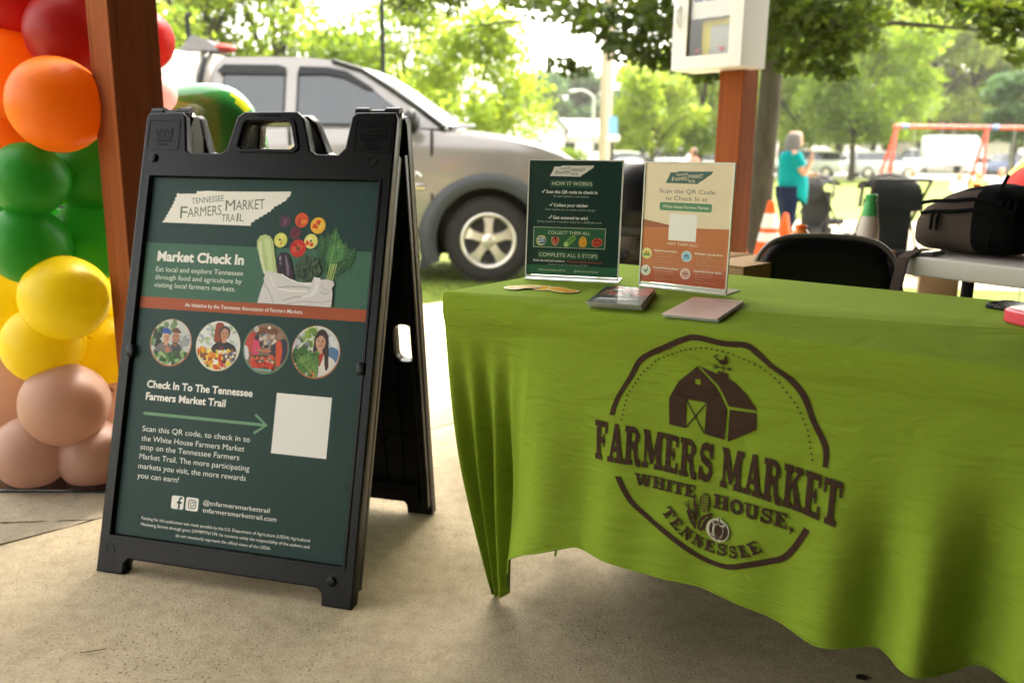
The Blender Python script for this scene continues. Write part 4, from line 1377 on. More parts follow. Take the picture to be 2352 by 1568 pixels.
# slab-serif capitals, drawn on a 0..w by 0..1 grid
def slab_glyph(ch):
    S, h, t = .30, .15, .15            # stem, serif height, thin arm
    P, A = [], []                      # polygons and arcs (centre line, width)
    r = lambda x0, y0, x1, y1: P.append([(x0, y0), (x1, y0), (x1, y1), (x0, y1)])
    def foot(x, y=0, w=.52): r(x - w / 2, y, x + w / 2, y + h)
    if ch == 'F':
        w = .92; r(.12, 0, .12 + S, 1); foot(.27); r(.0, 1 - h, .88, 1); r(.74, .70, .88, 1); r(.42, .44, .70, .44 + t); r(.60, .34, .70, .68)
    elif ch == 'E':
        w = .95; r(.10, 0, .10 + S, 1); r(0, 0, .90, h); r(0, 1 - h, .86, 1); r(.72, .70, .86, 1); r(.76, 0, .90, .30); r(.40, .43, .66, .43 + t); r(.56, .33, .66, .67)
    elif ch == 'A':
        w = 1.06; P.append([(.16, h), (.32, h), (.58, .92), (.42, 1)]); P.append([(.40, 1), (.66, 1), (.98, h), (.66, h)]); r(.24, .28, .76, .28 + .13); foot(.22, 0, .44); foot(.80, 0, .50)
    elif ch == 'R':
        w = 1.06; r(.10, 0, .10 + S, 1); foot(.25); A.append(([(.0, .925), (.55, .925), (.72, .87), (.78, .74), (.72, .60), (.55, .53), (.40, .53)], .16)); A.append(([(.52, .52), (.68, .44), (.73, .25), (.80, .08), (1.02, .08)], .22)); P.append([(.66, .90), (.90, .85), (.92, .74), (.88, .62), (.66, .56)])
    elif ch == 'M':
        w = 1.36; r(.14, 0, .28, 1); r(.92, 0, 1.22, 1); foot(.20, 0, .40); foot(1.07, 0, .52); P.append([(.02, 1), (.40, 1), (.72, .34), (.62, .12), (.55, .12), (.02, 1 - .0)]); P.append([(.94, 1), (1.34, 1), (1.34, 1 - h), (1.22, 1 - h), (1.22, .9), (.68, .12), (.60, .12)])
    elif ch == 'S':
        w = .90; A.append(([(.72, .66), (.70, .84), (.46, .92), (.22, .86), (.15, .72), (.24, .59), (.46, .51), (.68, .43), (.74, .27), (.64, .12), (.42, .07), (.20, .14), (.14, .32)], .20)); P.append([(.68, .60), (.83, .60), (.83, 1), (.70, 1)]); P.append([(.05, 0), (.18, 0), (.19, .38), (.05, .38)]); P.append([(.17, .62), (.36, .64), (.70, .48), (.66, .36), (.30, .54)])
    elif ch == 'K':
        w = 1.10; r(.10, 0, .10 + S, 1); foot(.25); foot(.25, 1 - h); P.append([(.40, .42), (.40, .58), (.74, 1 - h), (.92, 1 - h)]); P.append([(.46, .60), (.62, .72), (1.0, h), (.66, h)]); foot(.82, 1 - h, .44); foot(.84, 0, .50)
    elif ch == 'T':
        w = .96; r(.33, 0, .63, 1); foot(.48, 0, .56); r(0, 1 - h, .96, 1); r(0, .66, .14, 1); r(.82, .66, .96, 1)
    elif ch == 'W':
        w = 1.56; P.append([(.10, 1), (.42, 1), (.64, 0), (.40, 0)]); P.append([(.66, .0), (.50, .0), (.72, 1), (.90, 1)]); P.append([(.68, 1), (.98, 1), (1.18, 0), (.94, 0)]); P.append([(1.04, 0), (1.20, 0), (1.44, 1), (1.28, 1)]); foot(.25, 1 - h, .50); foot(.83, 1 - h, .40); foot(1.36, 1 - h, .40)
    elif ch == 'H':
        w = 1.14; r(.12, 0, .42, 1); r(.72, 0, 1.02, 1); r(.4, .42, .74, .58)
        for x in (.27, .87): foot(x); foot(x, 1 - h)
    elif ch == 'I':
        w = .56; r(.13, 0, .43, 1); foot(.28); foot(.28, 1 - h)
    elif ch == 'O':
        w = 1.02; A.append(([(.51 + .37 * math.cos(k * .3927), .5 + .405 * math.sin(k * .3927)) for k in range(17)], .25))
    elif ch == 'U':
        w = 1.08; A.append(([(.26, .95), (.26, .36), (.34, .16), (.54, .10), (.76, .16), (.82, .36), (.82, .95)], .24)); foot(.26, 1 - h); foot(.82, 1 - h, .42)
    elif ch == 'N':
        w = 1.14; r(.16, 0, .32, 1); r(.84, 0, 1.0, 1); P.append([(.02, 1), (.38, 1), (1.0, .0), (.78, 0)]); foot(.24, 0, .46); foot(.92, 1 - h, .44); 
    elif ch == ',':
        w = .40; P.append([(.08, 0), (.08, .24), (.34, .24), (.34, .06), (.16, -.24), (.06, -.20), (.18, 0)])
    else:
        w = .5
    return w, P, A
def slab_word(word, placer, gap=.06):
    """placer(x 0..1, y 0..1) -> cloth coordinates"""
    gl = [slab_glyph(c_) for c_ in word]
    tot = sum(g_[0] for g_ in gl) + gap * (len(word) - 1)
    x = 0.0
    for w, P, A in gl:
        for q in P:
            ink.poly([placer((x + a) / tot, b) for a, b in q], 'k')
        for q, wd in A:
            V = [Vector(p_) for p_ in q]
            Lf, Rt = [], []
            for i in range(len(V)):
                d = (V[min(i + 1, len(V) - 1)] - V[max(i - 1, 0)])
                if (V[0] - V[-1]).length < .01 and i in (0, len(V) - 1): d = V[1] - V[-2]
                d.normalize(); nn = Vector((-d.y, d.x)) * wd / 2
                Lf.append(V[i] + nn); Rt.append(V[i] - nn)
            pts = [placer((x + p_.x) / tot, p_.y) for p_ in Lf + Rt]
            m = len(V)
            ink.raw(pts, [(i, m + i, m + i + 1, i + 1) for i in range(m - 1)], 'k')
        x += w + gap
def box_place(xs_, top_, bot_):
    def f(u, v):
        x = interp(u, [0, 1], xs_)
        t_, b_ = interp(u, [0, .33, .66, 1], top_), interp(u, [0, .33, .66, 1], bot_)
        return (x, b_ + (t_ - b_) * v)
    return f
slab_word('FARMERS', box_place((.359, .582), (.551, .553, .553, .552), (.477, .483, .486, .485)))
slab_word('MARKET', box_place((.5945, .788), (.551, .551, .546, .539), (.482, .481, .475, .466)))
slab_word('WHITE', box_place((.441, .556), (.471, .473, .474, .474), (.449, .451, .452, .452)))
slab_word('HOUSE,', box_place((.586, .722), (.468, .468, .468, .466), (.443, .443, .442, .440)))
TA_ = [(.4955, .4135), (.5165, .3925), (.5400, .3760), (.5650, .3660), (.5950, .3630), (.6250, .3650), (.6520, .3750), (.6760, .3930)]
def arc_place(u, v):
    k = u * (len(TA_) - 1)
    xs_, ys_ = [q[0] for q in TA_], [q[1] for q in TA_]
    x, y = interp(k, range(len(TA_)), xs_), interp(k, range(len(TA_)), ys_)
    x2, y2 = interp(k + .2, range(len(TA_)), xs_) - interp(k - .2, range(len(TA_)), xs_), interp(k + .2, range(len(TA_)), ys_) - interp(k - .2, range(len(TA_)), ys_)
    d = Vector((x2, y2)).normalized()
    return (x - d.y * v * .021, y + d.x * v * .021)
slab_word('TENNESSEE', arc_place, .16)
# corn, carrot, beans and tomato
ink.poly(round_poly([(.566, .432), (.562, .450), (.565, .462), (.5715, .467), (.578, .462), (.580, .447), (.577, .432)], .006), 'k')
for k in range(6):
    ink.stroke([(.5645, .4345 + k * .0052), (.5785, .4350 + k * .0052)], .0011, 'g')
for k in range(3):
    ink.stroke([(.5675 + k * .0035, .434), (.5680 + k * .0035, .4625)], .0010, 'g')
ink.poly([(.553, .458), (.556, .448), (.560, .438), (.562, .424), (.559, .412), (.556, .425), (.552, .442)], 'k')
ink.poly(round_poly([(.541, .428), (.546, .433), (.552, .430), (.556, .415), (.561, .398), (.556, .399), (.547, .412)], .003), 'k')
for k in range(3): ink.stroke([(.546, .431), (.536 + k * .004, .441 + k * .003)], .0016, 'k')
ink.stroke([(.549, .422), (.553, .423)], .0009, 'g'); ink.stroke([(.552, .413), (.556, .415)], .0009, 'g')
ink.poly(round_poly([(.562, .400), (.562, .412), (.568, .424), (.580, .432), (.588, .434), (.583, .426), (.576, .414), (.574, .402), (.568, .396)], .004), 'k')
ink.stroke([(.567, .403), (.570, .415), (.578, .425)], .0016, 'g')
ink.ell(.5975, .4065, .0205, .0200, 'w', n=36); ink.ell(.5975, .4065, .0190, .0185, 'k', n=36)
ink.stroke([(.5835, .412), (.584, .402), (.590, .394)], .0014, 'w')
for a in (-.9, -.35, .3, .85):
    ink.stroke([(.598, .4215), (.598 + .0115 * math.sin(a * 1.7), .4215 - .007 * abs(math.cos(a)))], .0046, 'w')
for a in (-.9, -.35, .3, .85):
    ink.stroke([(.598, .4215), (.598 + .0100 * math.sin(a * 1.7), .4215 - .006 * abs(math.cos(a)))], .0028, 'k')
ink.stroke([(.598, .420), (.600, .430)], .0042, 'w'); ink.stroke([(.598, .420), (.5998, .429)], .0024, 'k')
o = len(mb.v)
mb.v += badge.v; mb.f += [tuple(i + o for i in f) for f in badge.f]; mb.m += badge.m
# stitched hem: a slim rolled edge all along the front
hem = [front_point(s, 1.0) for s in [.20 + (1.24 - .20) * k / 160 for k in range(161)]]
mb.tube([p + Vector((0, 0, .002)) for p in hem], .0022, 6)
mb.m = [k for k in mb.m] + [0] * (len(mb.f) - len(mb.m))
cloth = mb.build('tablecloth', [MAT['cloth'], MAT['cloth_ink'], MAT['cloth_white'], MAT['cloth']], smooth=60)
tag(cloth, 'bright green cloth printed with a brown barn badge, draped over the table', 'tablecloth')

# ------------------------------------------------------------------ the two clear sign holders
acr_edge = mat('acrylic_edge', (0.72, 0.74, 0.68), 0.12, spec=0.8)
acr = glass_film('clear_acrylic', (0.97, 0.98, 0.96), 0.02)
TOPZ = TA.z + .0036
def holder(bl, br, hgt, lean, label, fill):
    a, b = Vector((bl[0], bl[1], 0)), Vector((br[0], br[1], 0))
    w = (b - a).length
    yaw = math.atan2((b - a).y, (b - a).x)
    root = thing('sign_holder', label, 'sign holder', (a.x, a.y, TOPZ), yaw)
    c, s = math.cos(lean), math.sin(lean)
    M = Matrix(((1, 0, 0, 0), (0, s, -c, 0), (0, c, s, .002), (0, 0, 0, 1)))
    mb = MB()
    e = .0026
    mb.box((w / 2, hgt - e / 2, -.002), (w, e, .0058)); mb.box((w / 2, .006, -.002), (w, .004, .0058))
    mb.box((e / 2, hgt / 2, -.002), (e, hgt - 2 * e, .0058)); mb.box((w - e / 2, hgt / 2, -.002), (e, hgt - 2 * e, .0058))
    mb.build('rim', acr_edge, root, matrix=M)
    mb = MB(); mb.box((w / 2, hgt / 2, -.0035), (w - 2 * e, hgt - 2 * e, .0016))
    mb.build('clear_back', acr, root, matrix=M)
    mb = MB()
    mb.box((w / 2, .037, .0012), (w, .074, .0024)); mb.box((w / 2, .0742, .0014), (w, .0012, .0022))
    mb.build('foot', acr_edge, root)
    p = Print(.00001)
    fill(p, w, hgt)
    p.build('insert', MAT['card_print'], root, matrix=M @ Matrix.Translation((0, 0, -.0012)), base=([(e, .010), (w - e, .010), (w - e, hgt - e), (e, hgt - e)], .0008, 'eeeeea'))
    return root
def how(p, w, H):
    k = w / 1084.0            # artwork measured on a 1084 x 1370 grid, y downwards
    X = lambda x: .0026 + (x) * k * .975
    Y = lambda y: H - .004 - y * (H - .014) / 1330.0
    G, LG, CR, WHT = '0e342b', '27573b', 'dfe3c9', 'eceee6'
    p.rect(.0026, .010, w - .0026, H - .0026, G)
    p.rect(.0026, Y(1318), w - .0026, Y(1215), '2f6a49')
    kk = (X(770) - X(255)) / .348
    tn_logo(p, X(240), Y(170), kk, 'e6e2da', G)
    def ct(t, y, cap, x0, x1, col=WHT, bold=0.0):
        p.text(t, X(x0), Y(y), col, cap=cap * k, width=X(x1) - X(x0), bold=bold)
    p.rect(X(245), Y(300), X(760), Y(212), LG, .004); ct('HOW IT WORKS', 275, 43, 272, 740, CR)
    for y, x0, x1, t, ys, xs0, xs1, sub in ((368, 205, 808, 'Scan the QR code to check in', 412, 292, 710, "At each market's trail station"), (522, 302, 708, 'Collect your sticker', 567, 205, 790, 'Each market has a unique sticker design'),
                                          (668, 298, 708, 'Get entered to win!', 710, 118, 868, 'Every check-in = another entry for a $200 gift card')):
        ct(t, y, 36, x0, x1, WHT, .022); ct(sub, ys, 22, xs0, xs1, 'b9c4b4')
        p.stroke([(X(x0 - 52), Y(y - 20)), (X(x0 - 38), Y(y - 4)), (X(x0 - 14), Y(y - 42))], 9 * k, WHT)
    p.rect(X(72), Y(1005), X(925), Y(765), 'd9dcc0'); p.rect(X(77), Y(1000), X(920), Y(770), '28603f')
    ct('COLLECT THEM ALL', 845, 38, 243, 745, CR)
    for i, (cx, c1, c2) in enumerate(((170, 'e0d48a', '3a6a9a'), (335, 'd9a86a', 'b8403a'), (500, '8fb04a', '4f8a3a'), (665, 'e0b04a', 'e9a62a'), (830, 'd98a5a', 'b8302a'))):
        y = 925
        if i == 0:
            p.poly(round_poly([(X(cx - 60), Y(y - 30)), (X(cx - 20), Y(y - 62)), (X(cx + 40), Y(y - 55)), (X(cx + 62), Y(y + 5)), (X(cx + 30), Y(y + 55)), (X(cx - 35), Y(y + 60)), (X(cx - 62), Y(y + 20))], .004), c1)
            p.ell(X(cx + 2), Y(y), 50 * k, 42 * k, c2, -.2)
            p.text('MURFRE', X(cx - 36), Y(y - 4), WHT, cap=20 * k, width=72 * k, bold=.03, rot=.15); p.text('ESBORO', X(cx - 36), Y(y + 26), WHT, cap=20 * k, width=72 * k, bold=.03, rot=.15)
        elif i == 1:
            p.poly(round_poly([(X(cx - 48), Y(y - 50)), (X(cx + 42), Y(y - 50)), (X(cx + 48), Y(y + 10)), (X(cx), Y(y + 68)), (X(cx - 44), Y(y + 20))], .005), c1)
            p.poly(round_poly([(X(cx - 40), Y(y - 30)), (X(cx + 36), Y(y - 34)), (X(cx + 40), Y(y + 8)), (X(cx), Y(y + 56)), (X(cx - 36), Y(y + 14))], .005), c2)
            for q in range(5): p.stroke([(X(cx), Y(y - 25)), (X(cx - 36 + q * 18), Y(y - 58 + (q % 2) * 12))], 12 * k, '6d2a2a')
            for q in range(14): p.ell(X(cx - 24 + (q * 17) % 50), Y(y - 10 + (q * 11) % 46), 2.6 * k, 3.6 * k, 'e0b09a', n=6)
        elif i == 2:
            p.stroke([(X(cx - 34), Y(y + 38)), (X(cx + 48), Y(y - 40))], 62 * k, c1); p.ell(X(cx + 46), Y(y - 38), 30 * k, 31 * k, c1); p.ell(X(cx - 32), Y(y + 36), 31 * k, 31 * k, c1)
            p.stroke([(X(cx - 30), Y(y + 34)), (X(cx + 44), Y(y - 36))], 46 * k, c2); p.ell(X(cx + 43), Y(y - 36), 23 * k, 23 * k, c2); p.ell(X(cx - 34), Y(y + 36), 26 * k, 26 * k, 'b5d08a')
            for q in (-12, 2, 14): p.stroke([(X(cx - 20 + q), Y(y + 26 + q)), (X(cx + 38 + q), Y(y - 32 + q))], 4 * k, '8fb85a')
        elif i == 3:
            p.poly(round_poly([(X(cx - 46), Y(y - 22)), (X(cx - 14), Y(y - 60)), (X(cx + 16), Y(y - 64)), (X(cx + 46), Y(y - 22)), (X(cx + 44), Y(y + 30)), (X(cx + 30), Y(y + 62)), (X(cx - 40), Y(y + 60)), (X(cx - 50), Y(y + 26))], .005), c1)
            for q in (-24, 0, 24): p.ell(X(cx + q), Y(y + 14), 21 * k, 42 * k, c2)
            p.stroke([(X(cx), Y(y - 22)), (X(cx + 6), Y(y - 52))], 12 * k, 'c9822a'); p.stroke([(X(cx - 26), Y(y + 10)), (X(cx + 26), Y(y + 10))], 5 * k, 'c98a2a'); p.stroke([(X(cx - 22), Y(y + 26)), (X(cx + 22), Y(y + 26))], 5 * k, 'c98a2a')
        else:
            p.ell(X(cx), Y(y + 4), 62 * k, 50 * k, c1, .25); p.ell(X(cx + 2), Y(y + 6), 54 * k, 42 * k, c2, .25)
            for q in range(5): p.stroke([(X(cx - 8), Y(y - 30)), (X(cx - 44 + q * 18), Y(y - 20 - (q % 2) * 30))], 10 * k, '8a2a22')
            p.stroke([(X(cx - 30), Y(y + 4)), (X(cx + 34), Y(y - 8))], 5 * k, 'd9705a'); p.stroke([(X(cx - 26), Y(y + 20)), (X(cx + 34), Y(y + 8))], 5 * k, 'd9705a')
    p.rect(X(128), Y(1140), X(858), Y(1040), LG, .004); ct('COMPLETE ALL 5 STOPS', 1112, 44, 148, 842, CR)
    ct('Finish the trail and receive a', 1172, 25, 80, 455, WHT, .02); ct('TN Farmers Market Trail tote bag!', 1176, 25, 475, 905, 'a8584a', .02)
    ct('Entries for the gift card close August 30, 2025', 1212, 18, 270, 730, 'a9b8a6')
    ct('tnfarmersmarkets.org/trail', 1282, 26, 142, 470, CR); ct('@tnfarmersmarkettrail', 1284, 26, 572, 858, CR)
holder((.026, 1.829), (.223, 1.780), .254, .09, 'clear sign holder with dark green how it works card', how)
def scan(p, w, H):
    X = lambda x: .0026 + x * (w - .0052) / 840.0
    Y = lambda y: H - .0026 - y * (H - .0126) / 1180.0
    k = (w - .0052) / 840.0
    CREAM, OR1, OR2, DG = 'e8d6b6', 'c0652f', '96431f', '1f5245'
    p.rect(.0026, .010, w - .0026, H - .0026, CREAM)
    p.poly([(X(0), Y(555)), (X(500), Y(640)), (X(0), Y(640))], OR2)
    p.poly([(X(0), Y(1180)), (X(840), Y(1180)), (X(840), Y(608)), (X(0), Y(632))], OR1)
    p.poly([(X(0), Y(1180)), (X(840), Y(1180)), (X(840), Y(1010)), (X(400), Y(1040)), (X(0), Y(1005))], 'b8552c')
    kk = (X(648) - X(200)) / .348
    tn_logo(p, X(200), Y(192), kk, DG, 'e8d6b6')
    def ct(t, y, cap, x0, x1, col, bold=0.0):
        p.text(t, X(x0), Y(y), col, cap=cap * k, width=X(x1) - X(x0), bold=bold)
    ct('Scan the QR Code', 288, 40, 148, 682, '4f5a44'); ct('to Check In at', 356, 40, 212, 615, '4f5a44')
    p.rect(X(158), Y(458), X(662), Y(378), '3f8059', .004); ct('White House Farmers Market', 432, 28, 188, 632, 'eae6cf')
    p.rect(X(262), Y(748), X(530), Y(488), 'f2efe8')
    ct('VISIT THEM ALL!', 796, 28, 252, 552, 'f0e2c4')
    for (cx, cy, c1, c2, n_) in ((55, 895, 'd8d860', 'c05a2a', 0), (452, 895, '9accdc', '2a6a9a', 1), (52, 1066, 'dfe0c9', '3f6a50', 2), (450, 1066, 'e6b5a0', '9a4a3a', 3)):
        p.ell(X(cx), Y(cy), 50 * k, 50 * k, 'f2ecd8', n=32); p.ell(X(cx), Y(cy), 46 * k, 46 * k, c1, n=32)
        if n_ == 0:
            p.rect(X(cx - 36), Y(cy + 24), X(cx + 36), Y(cy + 4), '3f7a3a'); p.poly([(X(cx - 26), Y(cy)), (X(cx - 8), Y(cy - 26)), (X(cx + 6), Y(cy - 10)), (X(cx + 16), Y(cy - 24)), (X(cx + 28), Y(cy))], c2)
        elif n_ == 1:
            p.poly([(X(cx - 26), Y(cy + 24)), (X(cx - 26), Y(cy - 4)), (X(cx), Y(cy - 24)), (X(cx + 26), Y(cy - 4)), (X(cx + 26), Y(cy + 24))], c2)
            for q in (-15, 0, 15): p.rect(X(cx + q - 4), Y(cy + 22), X(cx + q + 4), Y(cy), c1)
        elif n_ == 2:
            p.poly(round_poly([(X(cx - 24), Y(cy - 22)), (X(cx - 10), Y(cy + 2)), (X(cx + 8), Y(cy - 4)), (X(cx + 14), Y(cy - 30)), (X(cx + 24), Y(cy - 22)), (X(cx + 18), Y(cy + 8)), (X(cx), Y(cy + 22)), (X(cx - 18), Y(cy + 12))], .002), c2); p.stroke([(X(cx), Y(cy + 18)), (X(cx), Y(cy + 36))], 4 * k, c2)
        else:
            p.rect(X(cx - 30), Y(cy + 6), X(cx + 30), Y(cy - 10), c2); p.rect(X(cx - 22), Y(cy + 22), X(cx + 22), Y(cy + 14), c2); p.rect(X(cx - 22), Y(cy - 18), X(cx + 22), Y(cy - 24), c2)
    for (x, y, h_, ls) in ((128, 868, 'Nashville Farmers Market', ('900 Rosa L Parks Blvd', 'Nashville, TN 37208', 'Year-Round', 'Daily, 8 AM to 6 PM')), (528, 868, 'Murfreesboro Saturday Market', ('1 S Public Square', 'Murfreesboro, TN 37130', 'May-October', 'Saturdays, 8 AM to 12 PM')),
                          (128, 1038, 'Nolensville Farmers Market', ('7248 Nolensville Rd', 'Nolensville, TN 37135', 'Year-Round', 'Saturdays, 8 AM to 12 PM')), (528, 1038, 'Amqui Station Farmers Market', ('303 Madison Street', 'Madison, TN 37115', 'Year-Round', 'Sundays, 12 PM to 3 PM'))):
        ct(h_, y, 19, x, x + 11.2 * len(h_) * .86, 'f3e6cc', .03)
        for i, t in enumerate(ls): ct(t, y + 27 * (i + 1), 15, x + 18, x + 18 + 9.0 * len(t), 'dba27c')
holder((.2615, 1.7475), (.417, 1.638), .252, .02, 'clear sign holder with cream and orange scan card', scan)

# ------------------------------------------------------------------ loose stickers
stick_c = [('f0d890', 'fbf0c8'), ('f2d27a', 'fbeab0'), ('f5bd30', 'e0a01c'), ('f5c040', 'dda01e'), ('f0b428', 'd8981a')]
names = ['pale gold sticker at the table edge, furthest from the brochures', 'pale gold sticker second from the table end, beside the palest one', 'yellow sticker in the middle of the row of five', 'golden sticker partly under the one nearest the brochures', 'golden sticker nearest the brochures, on top of its neighbour']
for i, (px, py) in enumerate(((1184, 660), (1214, 659), (1246, 661), (1285, 666), (1304, 668))):
    q = at_height(px, py, TOPZ + .002)
    p = Print(.00008)
    rr = random.Random(40 + i)
    pts = [(.027 * math.cos(a) * (1 + .09 * rr.uniform(-1, 1)) * (1.1 if i < 4 else 1), .024 * math.sin(a) * (1 + .10 * rr.uniform(-1, 1))) for a in [2 * math.pi * k / 14 for k in range(14)]]
    pts = round_poly(pts, .004, 2)
    p.poly([(x * .9, y * .9) for x, y in pts], stick_c[i][0])
    for k in range(10): p.stroke([(-.018 + .004 * (k % 3), -.014 + k * .0030), (.012 + .005 * (k % 2), -.014 + k * .0030 + .001)], .0009, stick_c[i][1] if i > 1 else 'c9a050')
    ob = p.build('sticker', MAT['matte_print'], base=(pts, .0006, 'f6ecc8'))
    ob.matrix_basis = Matrix.Translation((q.x, q.y, TOPZ + .0022 + .0011 * (i % 2))) @ Euler((R(rr.uniform(-2, 2)), R(rr.uniform(-2, 2)), rr.uniform(0, 6))).to_matrix().to_4x4()
    tag(ob, names[i], 'sticker', 'gold stickers in a row on the green cloth')

# ------------------------------------------------------------------ stacks of printed matter, sheet by sheet
def sheet_stack(fl, fr, bl, n, step, name, lab_top, lab_rest, cat, grp, art, edge, shift, seed, curl):
    fl, fr, bl = Vector(fl), Vector(fr), Vector(bl)
    w, L = (fr - fl).length, (bl - fl).length
    yaw = math.atan2((fr - fl).y, (fr - fl).x)
    dirL = (bl - fl).normalized()
    rr = random.Random(seed)
    first = None
    for i in range(n):
        z = TOPZ + .0006 + i * step
        off = dirL * (shift * (i - n + 1)) * -1 + Vector((rr.uniform(-.0012, .0012), rr.uniform(-.0012, .0012)))
        org = fl + off
        top = i == n - 1
        def bend(x, y, zz, i=i):
            return (x, y, zz + curl * (x / w * 2 - 1) ** 2 * (.4 + .6 * i / n))
        if first is None or top:
            p = Print(.00001)
            m_ = 12
            mb = MB()
            # a slightly curling sheet, in strips
            vs_, fs_ = [], []
            for a in range(m_ + 1):
                x = w * a / m_
                zc = curl * (x / w * 2 - 1) ** 2
                for y in (0, L):
                    vs_ += [(x, y, zc), (x, y, zc + step * .62)]
            for a in range(m_):
                o = a * 4
                fs_ += [(o, o + 2, o + 6, o + 4)[::-1], (o + 1, o + 3, o + 7, o + 5)[::-1], (o, o + 4, o + 5, o + 1), (o + 2, o + 3, o + 7, o + 6)]
            fs_ += [(0, 1, 3, 2), (m_ * 4, m_ * 4 + 2, m_ * 4 + 3, m_ * 4 + 1)]
            fs_ = [f if k % 4 != 0 or True else f for k, f in enumerate(fs_)]
            if top:
                art(p, w, L)
            me = bpy.data.meshes.new(name)
            cols = [lin(edge)] * len(fs_)
            V, F = list(vs_), list(fs_)
            for pv, pf, col, zz in p.polys:
                k = len(V)
                V += [(x, y, curl * (x / w * 2 - 1) ** 2 + step * .62 + zz) for x, y in pv]
                F += [tuple(j + k for j in f) for f in pf]; cols += [col] * len(pf)
            me.from_pydata(V, [], F)
            paint(me, cols)
            me.materials.append(MAT['gloss_print'])
            bm_ = bmesh.new(); bm_.from_mesh(me); bmesh.ops.recalc_face_normals(bm_, faces=[f for f in bm_.faces if f.index < len(fs_)]); bm_.to_mesh(me); bm_.free()
            ob = bpy.data.objects.new(name, me)
            COL.objects.link(ob)
            if first is None: first = ob
        else:
            ob = first.copy(); COL.objects.link(ob)
        ob.location, ob.rotation_euler = (org.x, org.y, z), (0, 0, yaw + rr.uniform(-.012, .012))
        tag(ob, lab_top if top else lab_rest, cat, grp)
def art_brochure(p, w, L):
    p.rect(0, 0, w, L, '1d2f2c'); p.rect(0, L * .52, w, L, '2a3a38')
    for k in range(60):
        p.ell(random.uniform(.1, .95) * w, random.uniform(.45, .98) * L, random.uniform(.004, .010), random.uniform(.004, .010), random.choice(('8a3a22', 'b0452a', '5a6a3c', '3f4a3c', 'c98a6a', 'd8d4cc')), n=8)
    p.poly([(w * .62, L * .5), (w, L * .5), (w, L), (w * .80, L)], 'a03c22')
    tn_logo(p, w * .08, L * .18, w * .80 / .348, 'e2e0d8', '22403a')
    for i in range(3): p.rect(w * .10, L * (.12 - i * .035), w * (.62 - .1 * i), L * (.12 - i * .035) + .003, 'a8b4ae')
def art_flyer(p, w, L):
    p.rect(0, 0, w, L, 'd2b4a6')
    p.poly([(0, L * .78), (w * .35, L), (0, L)], 'dcae94')
    p.text('TENNESSEE FARMERS', w * .97, L * .90, '6d4a44', cap=.0065, width=w * .55, align='R', bold=.02); p.text('MARKET TRAIL', w * .97, L * .85, '6d4a44', cap=.0065, width=w * .42, align='R', bold=.02)
    for i in range(15):
        p.rect(w * .12, L * (.78 - i * .045), w * (.12 + .4 + .4 * random.random()), L * (.78 - i * .045) + .0022, 'b0918a')
    for i in range(3): p.ell(w * .10, L * (.30 + i * .2), .005, .003, 'b7a6c4', .5)
sheet_stack((.129, 1.467), (.2205, 1.441), (.199, 1.650), 9, .0016, 'brochure', 'dark green glossy brochure on top of the thick stack before the sign holders', 'brochure under the glossy dark green top one, only its pale edges showing', 'brochure',
            'brochures stacked before the sign holders', art_brochure, 'c9c9c6', .0030, 5, 0.0)
sheet_stack((.250, 1.397), (.333, 1.356), (.352, 1.574), 6, .0012, 'flyer', 'pale pink printed flyer on top of the thin stack right of the brochures', 'flyer under the pale pink top one, only its white edges showing', 'flyer',
            'flyers stacked beside the brochures', art_flyer, 'd9d6d6', .0020, 9, 0.0)

# ------------------------------------------------------------------ phone and pink gadget at the table's right end
ph = thing('mobile_phone', 'black mobile phone lying face up near the far table edge', 'phone', (.864, 1.538, TOPZ), R(-60))
me = curve_mesh([rounded(0, -.0, .150, .074, .012, 5)], .0028, .0018); mb = MB(); mb.mesh(me, Matrix.Translation((0, 0, .0046)))
mb.build('case', mat('phone_case', (0.012, 0.012, 0.013), 0.45), ph)
me = curve_mesh([rounded(.004, .004, .146, .070, .009, 5)], .0004, 0); mb = MB(); mb.mesh(me, Matrix.Translation((0, 0, .0098)))
mb.build('screen', mat('phone_screen', (0.01, 0.01, 0.011), 0.04, spec=0.9, coat=1.0), ph)
for k in range(2):
    mb = MB(); mb.tube([(.024 + k * .006, -.0006, .005), (.024 + k * .006, .001, .005)], .0011, 8); mb.build('screw', MAT['chrome'], ph)
pk = thing('pink_gadget', 'glossy pink gadget with white top beside the black phone', 'gadget', (.818, 1.408, TOPZ), R(-78))
me = curve_mesh([rounded(0, 0, .10, .095, .022, 8)], .0070, .0055, 4); mb = MB(); mb.mesh(me, Matrix.Translation((0, 0, .0128)))
mb.build('body', mat('pink_plastic', (0.72, 0.07, 0.10), 0.16, coat=0.6), pk)
me = curve_mesh([rounded(.0065, .0065, .0935, .0885, .018, 8)], .0006, .0005, 2); mb = MB(); mb.mesh(me, Matrix.Translation((0, 0, .0256)))
tp_ = mb.build('top_plate', mat('white_plastic', (0.75, 0.73, 0.70), 0.3), pk)
p = Print(.0003, .0267)
for k in range(4): p.stroke([(.028 + k * .012, .030), (.031 + k * .012, .036), (.034 + k * .012, .030)], .0016, '6a6a6e')
p.ell(.05, .06, .008, .005, '8a8a90')
p.build('printed_mark', MAT['matte_print'], tp_)
